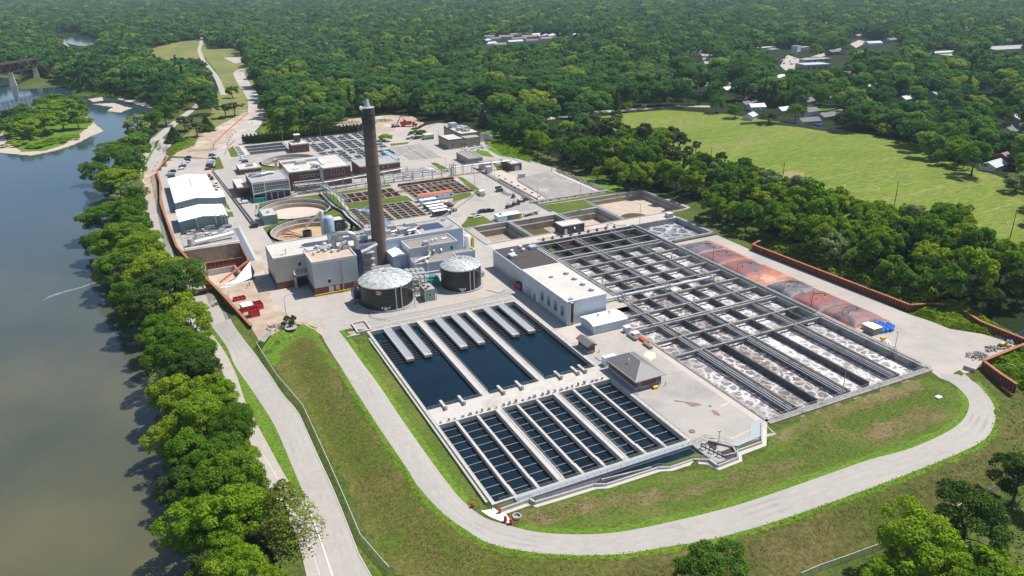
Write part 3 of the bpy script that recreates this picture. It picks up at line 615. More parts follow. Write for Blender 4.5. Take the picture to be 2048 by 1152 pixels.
# ---- aeration tank
A = thing('aeration_tank', 'huge aeration tank of long lanes with white foaming brown water and dark concrete walls', 'aeration tank', (145, 137, 0))
b = MB(); zt = 0.25
for (x0, x1, y0, y1) in ((144.6, 145.5, 136.6, 222.5), (211, 212.0, 136.6, 304.3), (144.6, 212, 135.2, 137.5), (156, 157, 222.5, 304.3), (156, 212, 303.5, 304.3)): b.box(x0, x1, y0, y1, -4.5, zt)
b.build('outer_wall', 'conc_weathered', A)
MB().box(145.5, 211, 137.5, 222.5, -4.6, -4.4).box(157, 211, 222.5, 303.5, -4.6, -4.4).build('floor', 'conc_dark', A)
b = MB()
for x in (156.0, 177.2, 198.6):
    MB().box(x, x+0.45, 138.5, 303, -4.5, 0.1).box(x+1.9, x+2.3, 138.5, 303, -4.5, 0.1).build('channel_wall', 'conc_weathered', A)
    MB().box(x+0.45, x+1.9, 139.5, 303, -1.8, -1.3).build('channel_floor', 'conc_dark', A)
    MB().rail((x+0.2, 139), (x+0.2, 303), z=0.1, sp=3).build('handrail', 'galv', A)
    MB().tube((x-0.6, 138.5, -0.1), (x-0.6, 302, -0.1), 0.22, 6).tube((x-1.2, 138.5, -0.5), (x-1.2, 180, -0.5), 0.12, 5).build('air_pipe', 'pipe_white' if x != 198.6 else 'galv', A)
for x in (166.4, 188.2): MB().box(x, x+0.6, 139.5, 303.4, -4.5, 0.05).build('divider_wall', 'conc_dark', A)
MB().box(205.5, 206, 181.5, 192, -2, 0.1).build('divider_wall', 'conc_dark', A)
CW = [181.0, 192.0, 203.0, 214.0, 225.0, 235.6, 245.4, 255.6, 266.0, 277.0, 288.4, 299.6]
for i, y in enumerate(CW):
    x0 = 145.5 if y < 222 else 157
    k = MB().box(x0, 211, y-0.55, y+0.45, -0.15, 0.22).box(x0, 211, y-0.1, y, -1.2, -0.15).build('crosswalk', 'conc_weathered', A)
    r_ = MB().rail((x0, y-0.5), (211, y-0.5), z=0.22, sp=3); r_.rail((x0, y+0.4), (211, y+0.4), z=0.22, sp=3); r_.build('handrail', 'black_steel' if i % 3 else 'galv', k)
MB().box(157, 211, 279.4, 280.2, -0.1, 0.3).build('crosswalk', 'conc_light', A)
MB().box(145.5, 210, 203.9, 204.7, 0.1, 0.35).build('crosswalk', 'conc_light', A)
b = MB().tube((147, 229.5, 1.3), (157, 229.3, 1.3), 0.55, 10).tube((157, 229.3, 1.5), (178, 228.6, 1.5), 0.62, 10).tube((178, 228.6, 1.5), (201, 228, 1.5), 0.62, 10); b.build('air_main', 'pipe_white', A)
for x in (156.5, 178, 200):
    b = MB()
    for dx in (-0.9, 0.9):
        for dy in (-1.6, 1.6): b.tube((x+dx, 229+dy, -0.5), (x+dx, 229+dy, 2.6), 0.14, 5)
        b.tube((x+dx, 227.4, 2.5), (x+dx, 230.6, 2.5), 0.14, 5); b.tube((x+dx, 227.4, 0.2), (x+dx, 230.6, 2.5), 0.1, 5)
    for dy in (-1.6, 1.6): b.tube((x-.9, 229+dy, 2.5), (x+.9, 229+dy, 2.5), 0.14, 5)
    b.box(x-1.6, x-.4, 226.4, 228.2, .2, 1.2).box(x+.6, x+1.6, 229.4, 231, .2, 1.1); b.build('pipe_frame', 'black_steel' if x > 200 else 'galv', A)
MB().rail((145, 136), (211.5, 136), z=0.25, sp=2.5).rail((145, 137.2), (211.5, 137.2), z=0.25, sp=2.5).rail((211.6, 136), (211.6, 304), z=0.25, sp=3).rail((145, 137), (145, 216), z=0.25, sp=3, r=.03).build('handrail', 'galv', A)
MB().tube((212.4, 184, 0.9), (212.4, 303, 0.9), 0.45, 8).build('air_main', 'pipe_white', A)
MB().box(212.6, 213.9, 150, 303, 0.05, 0.4).box(212.2, 212.6, 140, 303, -.3, .5).build('cable_tray', 'conc_weathered', A)
b = MB().path([(209.5, 304.8, .7), (205, 306, .7), (204, 309.5, 1.1), (201, 309.5, .9), (200, 306.5, .7), (160, 306, .7)], 0.16, 6)
for k in range(9): xx = 163+k*5; b.tube((xx, 305.6, 0), (xx, 305.6, 1.6), .25, 6).box(xx-.5, xx+.5, 305, 306, .2, .8)
b.build('feed_pipe', 'conc_dark', A)
b = MB()
for x, y in ((158.5, 214.6), (158.5, 246), (201, 236), (158.2, 203.5), (200.5, 255.8), (180, 214.2), (152, 203.4)): b.tube((x, y, .2), (x, y, 1.9), .14, 5); b.tube((x-.4, y, 1.9), (x+.4, y, 1.9), .22, 6); b.tube((x, y, 1.2), (x+1.4, y, .6), .1, 5)
b.build('sampler_post', 'black_steel', A)
b = MB()
for x in (155.5, 176.6, 199.2): b.box(x, x+1.2, 133.6, 135.2, -1.0, -.6).box(x, x+1.2, 134.2, 135.2, -.6, -.2)
b.build('steps', 'wood_bar', A)
def wsheet(x0, x1, y0, y1, z, m, nm='foaming_water'):
    o = MB().sheet([(x0, y0), (x1, y0), (x1, y1), (x0, y1)], z).build(nm, m); return tag(o, kind='structure')
zf = -2.1; lanes = [(145.5, 156.0, 'foam_half'), (158.3, 166.4, 'foam_brown'), (167.0, 177.2, 'foam_brown'), (179.5, 188.2, 'foam_full'), (188.8, 198.6, 'foam_full'), (200.9, 211, 'foam_half')]
for i, (x0, x1, m) in enumerate(lanes):
    wsheet(x0, x1, 137.5, 181, zf, m)
    if i == 0: wsheet(x0, x1, 181, 222.5, zf, 'foam_half'); continue
    wsheet(x0, x1, 181, 235.6, zf, {0: 'foam_half', 1: 'foam_half', 2: 'foam_brown', 3: 'foam_full', 4: 'foam_full', 5: 'foam_half'}[i]); wsheet(x0, x1, 235.6, 277.5, zf, 'foam_brown' if i == 2 else 'foam_small')
    wsheet(x0, x1, 277.5, 303.5, zf, 'still_water' if i != 2 else 'brown_water', 'tank_water')
for x in (156.0, 177.2, 198.6): wsheet(x+.45, x+1.9, 139.5, 160, -1.25, 'foam_full')
wsheet(162, 163.9, 290, 299, zf+0.02, 'lawn_bright', 'algae')

# ---- equalisation tank (dark water with pale swirls) beside it
E_ = thing('holding_tank', 'square open tank of dark grey blue water with pale foam swirls behind the aeration lanes', 'holding tank', (213, 276, 0))
b = MB()
for (x0, x1, y0, y1) in ((212.2, 213.5, 276, 304.3), (239.5, 241, 276, 304.3), (213.5, 239.5, 274.8, 276.5), (213.5, 239.5, 303.5, 304.3)): b.box(x0, x1, y0, y1, -4.5, 0.4)
b.build('wall', 'conc_mid', E_); MB().rail((213, 275.3), (240.5, 275.3), z=.4).rail((240.5, 275.3), (240.5, 304), z=.4).build('handrail', 'galv', E_)
foam('swirl', (0.055, 0.068, 0.078), 0.9, 0.16); wsheet(213.5, 239.5, 276.5, 303.5, -2.3, 'swirl', 'tank_water')
MB().box(215, 240, 272.6, 274.8, -0.3, 0.7).build('gallery', 'conc_dark', E_)
drape('gallery_deck', [(137, 304.4), (213.5, 304.4), (241, 304.4), (241, 314.2), (137, 313.2)], 'slab_beige', 0.07, cut=False)

# ---- old empty basins right behind
def basin(name, label, x0, x1, y0, y1, depth, wall='conc_mid', floor='conc_stain', th=0.6, z=0.35, cat='empty basin', rails=True):
    t = thing(name, label, cat, (x0, y0, 0)); b = MB()
    for q in ((x0, x0+th, y0, y1), (x1-th, x1, y0, y1), (x0+th, x1-th, y0, y0+th), (x0+th, x1-th, y1-th, y1)): b.box(*q, -depth, z)
    b.build('wall', wall, t); MB().box(x0+th, x1-th, y0+th, y1-th, -depth-0.2, -depth).build('floor', floor, t)
    s = MB(); k = 1.0
    for q in ((x0+th, x0+th+k, y0+th, y1-th), (x1-th-k, x1-th, y0+th, y1-th), (x0+th+k, x1-th-k, y1-th-k, y1-th)): s.box(*q, -depth, -depth*0.42)
    s.build('inner_ledge', 'conc_stain', t)
    if rails: MB().rail((x0+.2, y1-.2), (x1-.2, y1-.2), z=z, sp=3, r=.03).rail((x0+.2, y0+.2), (x0+.2, y1-.2), z=z, sp=3, r=.03).build('handrail', 'galv', t)
    return t
t = basin('basin', 'empty deep concrete basin with green puddle, leftmost of the row behind the aeration tank', 136.4, 161, 312.8, 340, 5.5); wsheet(138.5, 149, 315, 325.5, -5.42, 'algae_water', 'puddle'); MB().box(149, 157, 315, 329, -5.5, -5.3).build('sludge', 'sand', t)
t = basin('basin', 'empty deep concrete basin with brownish green water beside the small dark brick building', 161.4, 188.6, 312.8, 339, 5.5); wsheet(163, 178, 317, 334, -4.2, 'algae_water', 'puddle')
t = basin('basin', 'deep concrete basin with pale dry floor right of the small dark brick building', 189.9, 214.1, 313.8, 339, 5.5, floor='sand'); 
t = basin('basin', 'wide shallow concrete basin with a round green pond in its pale floor', 214.9, 255.1, 313.8, 356.6, 4.0, floor='sand'); b = MB()
w = MB().sheet([(229+7.6*math.cos(a*math.pi/20), 325.5+7.6*math.sin(a*math.pi/20)) for a in range(40)], -3.9).build('pond', 'algae_water'); tag(w, kind='structure')
drape('lawn_patch', [(190.5, 340), (213.8, 341), (214.5, 356.5), (189.5, 357.5)], 'lawn', 0.12, cut=False)
drape('lawn_patch', ragged(px([(1262, 383), (1215, 386), (1120, 348), (1180, 356), (1262, 380)], 0), 0.5), 'lawn_bright', 0.1)
drape('lawn_patch', [(190, 358.3), (253, 358.3), (250, 362), (190, 361)], 'lawn', 0.10, cut=False)
# long low pipe/duct between basins and the grey slab
D = thing('pipe_rack', 'long low double pipeline running along the back of the basins', 'pipeline', (186, 364, 0))
MB().tube((186, 363.5, .9), (236, 362.6, .9), .45, 8).tube((186, 365.1, .9), (236, 364.2, .9), .3, 8).build('pipe', 'conc_mid', D); b = MB()
for k in range(10): b.box(188+k*5.2, 188.4+k*5.2, 362.6, 365.4, 0, .5)
b.build('support', 'conc_mid', D)

# ================================================================ buildings
stripes('clad_grey', (0.50, 0.52, 0.50), (0.36, 0.37, 0.36), 3, 0.9); stripes('clad_beige', (0.50, 0.475, 0.40), (0.40, 0.38, 0.32), 3, 0.8)
stripes('clad_blue', (0.36, 0.47, 0.58), (0.29, 0.38, 0.48), 3, 1.1, duty=0.08); stripes('clad_pale', (0.50, 0.56, 0.60), (0.38, 0.44, 0.48), 3, 0.8)
stripes('clad_green', (0.25, 0.345, 0.325), (0.20, 0.28, 0.265), 3, 0.8); stripes('roof_seam', (0.235, 0.215, 0.21), (0.13, 0.12, 0.12), 1, 0.45, 0.45, 0.2, 0.25)
stripes('roof_seam_x', (0.27, 0.265, 0.27), (0.12, 0.12, 0.125), 0, 0.5, 0.6, 0.0, 0.25)
brick('brick_red', (0.150, 0.066, 0.050), (0.205, 0.090, 0.066)); brick('brick_dark', (0.085, 0.070, 0.058), (0.12, 0.098, 0.080)); brick('brick_tan', (0.30, 0.26, 0.215), (0.25, 0.215, 0.175))
mat('roof_pale', (0.56, 0.53, 0.475), (0.49, 0.465, 0.42), 0.12, 0.9, big=((0.42, 0.38, 0.33), 0.09, 0.60)); mat('roof_white', (0.88, 0.88, 0.87), (0.83, 0.83, 0.82), 0.3, 0.6)
mat('roof_gravel', (0.50, 0.48, 0.44), (0.42, 0.40, 0.37), 1.5, 0.95, big=((0.36, 0.34, 0.31), 0.12, 0.55)); mat('roof_dark', (0.055, 0.043, 0.042), (0.085, 0.068, 0.062), 0.8, 0.95, big=((0.14, 0.11, 0.10), 0.15, 0.62))
mat('roof_brown', (0.30, 0.265, 0.235), (0.235, 0.205, 0.185), 0.8, 0.95, big=((0.17, 0.15, 0.135), 0.12, 0.56)); mat('roof_mid', (0.40, 0.39, 0.37), (0.31, 0.30, 0.285), 0.5, 0.95, big=((0.20, 0.19, 0.18), 0.1, 0.56))
mat('fascia', (0.62, 0.62, 0.60), (0.55, 0.55, 0.53), 0.5, 0.6); mat('door_grey', (0.18, 0.20, 0.21), (0.15, 0.17, 0.18), 1, 0.6); mat('ac_grey', (0.52, 0.53, 0.53), (0.42, 0.43, 0.43), 1.5, 0.5, metal=0.3)
mat('teal', (0.03, 0.26, 0.24), (0.025, 0.21, 0.20), 0.5, 0.5); mat('gen_green', (0.28, 0.36, 0.30), (0.24, 0.31, 0.26), 1, 0.6); mat('opaque_window', (0.10, 0.15, 0.16), (0.07, 0.10, 0.11), 0.8, 0.15)
mat('tank_dark', (0.010, 0.014, 0.011), (0.018, 0.022, 0.018), 0.4, 0.38, big=((0.030, 0.034, 0.028), 0.2, 0.58)); mat('tank_band', (0.07, 0.07, 0.065), (0.05, 0.05, 0.048), 1, 0.6); mat('dome_white', (0.55, 0.56, 0.54), (0.43, 0.44, 0.43), 0.35, 0.5)
mat('solar_blue', (0.035, 0.045, 0.10), (0.05, 0.06, 0.13), 0.5, 0.35); mat('salmon_roof', (0.46, 0.33, 0.25), (0.52, 0.43, 0.35), 0.4, 0.9)
def flat(name, label, cat, x0, x1, y0, y1, h, wall, roof='roof_pale', par=0.5, z0=-0.3, plinth=None, cap='fascia', group=None, ph=1.6):
    t = thing(name, label, cat, (x0, y0, 0), group)
    MB().box(x0, x1, y0, y1, z0, h).build('wall', wall, t)
    if plinth: b = MB(); b.box(x0-.08, x1+.08, y0-.08, y1+.08, z0, ph); b.build('plinth', plinth, t)
    rt = MB().box(x0+.35, x1-.35, y0+.35, y1-.35, h, h+0.06).build('roof', roof, t)
    b = MB()
    for q in ((x0-.06, x1+.06, y0-.06, y0+.35), (x0-.06, x1+.06, y1-.35, y1+.06), (x0-.06, x0+.35, y0+.35, y1-.35), (x1-.35, x1+.06, y0+.35, y1-.35)): b.box(*q, h-0.25, h+par)
    b.build('parapet', cap, t); return t
def win(t, x, y, z0, z1, w, face='y', m='glass_dark', fr='white_paint', nm='window', fw=0.12):
    """window proud of a wall; face y: wall facing the camera (-y); face x: wall facing -x"""
    if face == 'y': f = MB().box(x, x+w, y-0.06, y+0.02, z0, z1).build(nm, fr, t); MB().box(x+fw, x+w-fw, y-0.09, y-0.06, z0+fw, z1-fw).build('pane', m, f)
    else: f = MB().box(x-0.06, x+0.02, y, y+w, z0, z1).build(nm, fr, t); MB().box(x-0.09, x-0.06, y+fw, y+w-fw, z0+fw, z1-fw).build('pane', m, f)
    return f
def door(t, x, y, w, h, face='y', m='door_grey', nm='door', z0=0):
    if face == 'y': return MB().box(x, x+w, y-0.12, y, z0, z0+h).build(nm, m, t)
    return MB().box(x-0.12, x, y, y+w, z0, z0+h).build(nm, m, t)
def rvent(t, x, y, z, r=0.8, nm='roof_vent', m='white_paint'):
    MB().lathe(x, y, [(r*.55, z), (r*.55, z+.6), (r, z+.6), (r, z+1.1), (r*.6, z+1.35), (.01, z+1.4)], 12).build(nm, m, t)
def acbox(t, x, y, z, w, d, h, nm='air_handler', m='ac_grey'):
    b = MB().box(x, x+w, y, y+d, z+.15, z+h); b.box(x+.1, x+w-.1, y+.1, y+d-.1, z, z+.15); b.box(x+.15, x+w-.15, y-.03, y, z+.35, z+h-.2); b.build(nm, m, t)

# grey process building with the brick foot
t = flat('process_building', 'big grey metal clad process building with brick foot, pale roof and silver ducts', 'industrial building', 38.6, 74, 303.8, 323.6, 13.2, 'clad_beige', 'roof_pale', plinth='brick_red', ph=3.0)
MB().box(51, 69, 289.2, 303.7, -0.3, 14.0).build('wing', 'clad_grey', t)
MB().box(50.9, 69.1, 289.1, 303.72, -0.3, 3.4).build('plinth', 'brick_red', t)
b = MB()
for q in ((50.9, 69.1, 289.1, 289.5), (50.9, 51.3, 289.5, 304), (68.7, 69.1, 289.5, 304), (50.9, 69.1, 303.9, 304.3)): b.box(*q, 13.6, 14.6)
b.build('parapet', 'fascia', t); MB().box(51.3, 68.7, 289.5, 303.9, 14.0, 14.06).build('roof', 'salmon_roof', t)
MB().box(45.6, 50.8, 303.2, 304.2, 4.2, 6.6).box(45.6, 46.3, 301.0, 303.8, 0, 5.6).box(45.6, 50.9, 301, 303.8, 5.2, 6.2).build('canopy', 'clad_beige', t)
MB().box(46.5, 50.6, 303.55, 303.7, 0, 4.4).build('loading_door', 'black_steel', t); MB().box(46.5, 50.6, 303.3, 303.5, 3.3, 4.4).build('shutter', 'solar_blue', t)
win(t, 56.4, 289.2, 4.6, 6.4, 1.4); win(t, 56.6, 289.1, 1.0, 3.2, 1.8, m='ac_grey'); win(t, 59.4, 289.1, 1.4, 3.3, 1.5, m='ac_grey'); win(t, 47.8, 303.7, 8.6, 10.4, 1.7, m='solar_blue'); win(t, 67, 289.1, 1.4, 2.8, 1.2)
MB().box(62.2, 62.7, 288.9, 289.2, 0, 13.8).build('downpipe', 'conc_mid', t)
b = MB().box(50.5, 69.5, 288.5, 288.9, 0.5, 0.8); b.box(51.2, 51.5, 288.5, 288.9, 0, .6); b.build('guard_rail', 'yellow_paint', t)
for k in (60.5, 61.6, 63.6): MB().box(k, k+.25, 288.1, 288.35, 0, 1.4).build('bollard', 'yellow_paint', t)
for x, y, r in ((52.6, 307.5, 1.0), (57.3, 309, 1.0), (61, 311, 1.0), (56.5, 301, .7), (59, 300.5, .7), (61.5, 298.5, .8), (54, 299, .6)): rvent(t, x, y, 14 if y < 303.8 else 13.2, r, m='ac_grey')
MB().box(57.5, 61.5, 301.5, 305.6, 14.1, 15.2).build('skylight', 'grating', t)
b = MB().tube((44.5, 308, 13.2), (44.5, 308, 16.0), .35, 8).tube((44.5, 308, 15.8), (43.4, 307.4, 15.4), .35, 8); b.build('vent_pipe', 'white_paint', t)
b = MB()
P = [(63.4, 303, 14), (63.4, 303, 17.6), (64.2, 303, 19.2), (65.8, 303, 20.0), (69.5, 302, 20.0), (71.6, 301.2, 19.0), (72.3, 301, 17.0), (72.3, 301, 13)]
b.path(P, 1.05, 12)
for p in P[1:-1]: b.lathe(p[0], p[1], [(0.01, p[2]-1.05), (.75, p[2]-.75), (1.05, p[2]), (.75, p[2]+.75), (.01, p[2]+1.05)], 10)
b.build('exhaust_duct', 'galv', t)
b = MB(); P = [(64.5, 298.5, 14), (64.5, 298.5, 15.6), (66, 299.5, 16.8), (68, 301, 16.8), (69, 303.5, 15.5)]; b.path(P, .65, 10)
for p in P[1:-1]: b.lathe(p[0], p[1], [(0.01, p[2]-.65), (.65, p[2]), (.01, p[2]+.65)], 10)
b.box(66, 69, 299, 302, 14, 15.5); b.build('fan_duct', 'galv', t)
b = MB()
for k in range(5): b.tube((63.6+k*1.35, 313, 13.2), (63.6+k*1.35, 313, 17.2), .62, 8)
b.box(63.2, 69.6, 312.2, 314, 16.8, 17.6); b.build('filter_bank', 'clad_grey', t)
b = MB().box(70.6, 73.9, 300.0, 302.8, -0.2, 11.5).prism([(70.8, 300.2), (73.7, 300.2), (73.7, 302.6), (70.8, 302.6)], 11.5, 12.6)
for k in range(5): b.box(70.45, 74.05, 299.85, 302.95, 1.5+k*2.2, 1.8+k*2.2)
b.box(72.2, 72.5, 299.8, 300, 0, 11); b.build('duct_tower', 'solar_blue', t)
MB().tube((74, 302, 10.6), (83, 309, 10.6), .6, 8).build('flue_pipe', 'pipe_white', t)
b = MB()
for k in range(6): b.tube((75.5+k*.9, 304+k*.4, 0), (75.5+k*.9, 304+k*.4, 11.5-k*.6), .16, 6)
for z in (3, 6, 9): b.box(75, 80.5, 303.6, 306, z, z+.15)
b.box(74.3, 80, 306.5, 310, 0, 9); b.build('pipe_stack', 'conc_mid', t)
# blue building and its annexes
t = flat('blue_process_building', 'long blue metal clad building with grey roof full of ducts behind the chimney', 'industrial building', 75.6, 124.4, 311.5, 329.5, 10.6, 'clad_blue', 'roof_mid', cap='fascia')
MB().box(108, 117.5, 316.5, 325, 10.66, 10.78).build('roof_panel', 'solar_blue', t)
win(t, 91, 311.5, 1.8, 7.2, 2.4)
for q in ((78, 315, 3, 3, 2.2), (82, 322, 4, 3, 2.4), (90, 318, 2.6, 2.6, 2.0), (93, 324, 3, 2.4, 2.2), (96, 316.5, 3.4, 3.6, 2.3), (101, 322.5, 4.4, 3.2, 2.4), (88, 324.6, 3, 2, 1.6), (105, 325, 1.4, 1.4, 1.6), (79, 320, 1.6, 1.6, 2.6), (98.8, 319.9, 3.6, 2.0, 1.4), (120, 326, 1.4, 1.4, .9)):
    acbox(t, q[0], q[1], 10.66, *q[2:])
MB().path([(99, 314.6, 11.0), (99, 314.6, 12.4), (103, 315.2, 12.4), (103.6, 317, 11.6)], .55, 8).path([(92, 320, 11.3), (99, 321.5, 11.3), (104, 320, 11.3)], .4, 8).path([(84, 317, 11.3), (95, 315, 11.3)], .35, 8).build('roof_duct', 'galv', t)
b = MB()
for i in range(26): x = rnd.uniform(78, 107); y = rnd.uniform(313, 327); b.box(x, x+rnd.uniform(.3, 1.4), y, y+rnd.uniform(.3, 1.4), 10.66, 10.9+rnd.uniform(0, .9))
b.build('roof_clutter', 'conc_dark', t); MB().box(104, 105, 312.5, 328.5, 10.66, 10.9).build('roof_kerb', 'fascia', t)
MB().box(88.5, 94.6, 303, 311.4, -.2, 6.0).build('stair_annex', 'clad_blue', t); MB().add([(87.8, 302.4, 6), (94.6, 302.4, 6), (94.6, 311.4, 6), (87.8, 311.4, 6), (91.4, 302.4, 7.0), (91.4, 311.4, 7.0)], [(0, 3, 5, 4), (1, 4, 5, 2), (0, 4, 1), (3, 2, 5)]).build('annex_roof', 'roof_white', t)
t = flat('blue_annex', 'smaller pale blue building with brown gravel roof in front of the long blue building', 'industrial building', 94.8, 117, 300, 311.4, 8.9, 'clad_pale', 'roof_brown', cap='fascia')
acbox(t, 102, 301.5, 8.9, 2.2, 2.2, 1.8); rvent(t, 107, 305, 8.9, .6); rvent(t, 109, 305.6, 8.9, .6); MB().box(112, 114.5, 305.5, 307, 8.96, 9.4).build('hatch', 'white_paint', t); win(t, 113.5, 300, 5.6, 7.4, 1.3, fr='clad_blue')
MB().tube((104, 299.7, 8.2), (104, 299.7, 5.2), .5, 8).tube((109, 299.8, 6.8), (109, 299.0, 6.2), .55, 8).tube((105.5, 299.7, 5.6), (105.5, 299.0, 7.2), .5, 8).build('wall_vent', 'galv', t); MB().box(102.6, 103.8, 299.6, 299.95, 4, 9.6).build('cable_duct', 'ac_grey', t)
b = MB(); b.prism([(93.6, 291), (113, 289.5), (113, 296), (123.2, 295), (123.2, 299.9), (94.7, 299.9)], -.2, 5.0)
t = thing('low_blue_building', 'low blue building with brown roof partly hidden behind the right white dome tank', 'industrial building', (93.6, 289.5, 0)); b.build('wall', 'clad_blue', t)
MB().prism([(94, 291.5), (112.6, 290), (112.6, 296.4), (122.8, 295.4), (122.8, 299.5), (95, 299.5)], 5.0, 5.1).build('roof', 'roof_brown', t)
b = MB(); Q = [(93.6, 291), (113, 289.5), (113, 296), (123.2, 295), (123.2, 299.9)]
for p, q in zip(Q, Q[1:]): b.wallseg(p, q, .4, 4.8, 5.5)
b.build('parapet', 'fascia', t)
MB().path([(93.4, 290.6, 4.6), (93.4, 290.6, 6.2), (96, 293, 6.2), (101.6, 295.2, 6.2), (103, 297, 7.2), (103, 299.5, 7.2)], .5, 8).path([(99, 294, 6.2), (99, 291, 6.2), (99, 289.8, 5.4), (99, 289.8, 0)], .4, 8).build('roof_pipe', 'pipe_white', t)
t = thing('storage_silo', 'pale cylindrical silo with ladder cage at the right end of the blue building', 'silo', (127, 313, 0)); MB().lathe(127.2, 313.6, [(1.6, 0), (1.6, 5.6), (1.2, 6.2), (.01, 6.5)], 16).build('shell', 'white_paint', t, smooth=True); MB().box(129, 130.2, 312.5, 314, 0, 4.8).tube((129.6, 313, 0), (129.6, 313, 5.8), .3, 6).build('ladder', 'yellow_paint', t)
# chimney
t = thing('brick_chimney', 'tall dark brick chimney with banded top and small white cone', 'chimney', (85.6, 314, 0))
m, nt, b_ = newmat('chimney_brick'); b_.inputs['Roughness'].default_value = 0.95
g = nt.nodes.new('ShaderNodeTexCoord'); s_ = nt.nodes.new('ShaderNodeSeparateXYZ'); nt.links.new(g.outputs['Object'], s_.inputs[0])
wv = ramp(nt, nz(nt, pos_node(nt, (0.3, 0.3, 3.5)), 1.0, 5), [(0.3, (0.120, 0.082, 0.060)), (0.7, (0.185, 0.130, 0.098))])
dk = nt.nodes.new('ShaderNodeMapRange'); dk.inputs[1].default_value = 52; dk.inputs[2].default_value = 64; nt.links.new(s_.outputs[2], dk.inputs[0])
nt.links.new(mixc(nt, dk.outputs[0], wv, (0.070, 0.058, 0.050)), b_.inputs['Base Color']); bump(nt, b_, nz(nt, pos_node(nt, (1, 1, 6)), 2.0, 5), 0.4, 0.05)
MB().lathe(85.6, 314, [(3.45, 0), (3.3, 6), (2.95, 30), (2.62, 60), (2.66, 62), (2.72, 62.4), (2.72, 64.6), (2.86, 65), (2.86, 68.2), (2.3, 68.2)], 32).build('shaft', 'chimney_brick', t, smooth=False)
for z in (36, 44, 52.5, 56.5, 59.8, 61.6, 63.6, 65.6): MB().lathe(85.6, 314, [(3.0-z*.006+.05 if z < 60 else 2.95, z), (3.08-z*.006+.02 if z < 60 else 2.98, z), (3.08-z*.006+.02 if z < 60 else 2.98, z+.22), (2.6, z+.22)], 32).build('steel_band', 'black_steel', t)
MB().lathe(85.6, 314, [(2.9, 68.1), (2.9, 68.35), (1.35, 68.5), (0.6, 71.6), (0.5, 71.6), (0.45, 70)], 24).build('cone', 'ac_grey', t)
MB().tube((87.7, 313.4, 68.2), (87.7, 313.4, 73.4), .12, 5).tube((83.3, 312.7, 66), (82.6, 312.2, 68), .1, 5).build('lightning_rod', 'galv', t); MB().lathe(82.3, 312.0, [(.01, 67.6), (.6, 68), (.6, 69), (.01, 69.4)], 8).build('antenna', 'white_paint', t)
b = MB()
for k in range(60): z = 50+k*.3; b.tube((87.2, 312.0-.1, z), (87.9, 312.5, z), .04, 4)
b.tube((88.3, 313.2, 10), (87.9, 313.2, 66), .09, 4).build('ladder', 'galv', t)
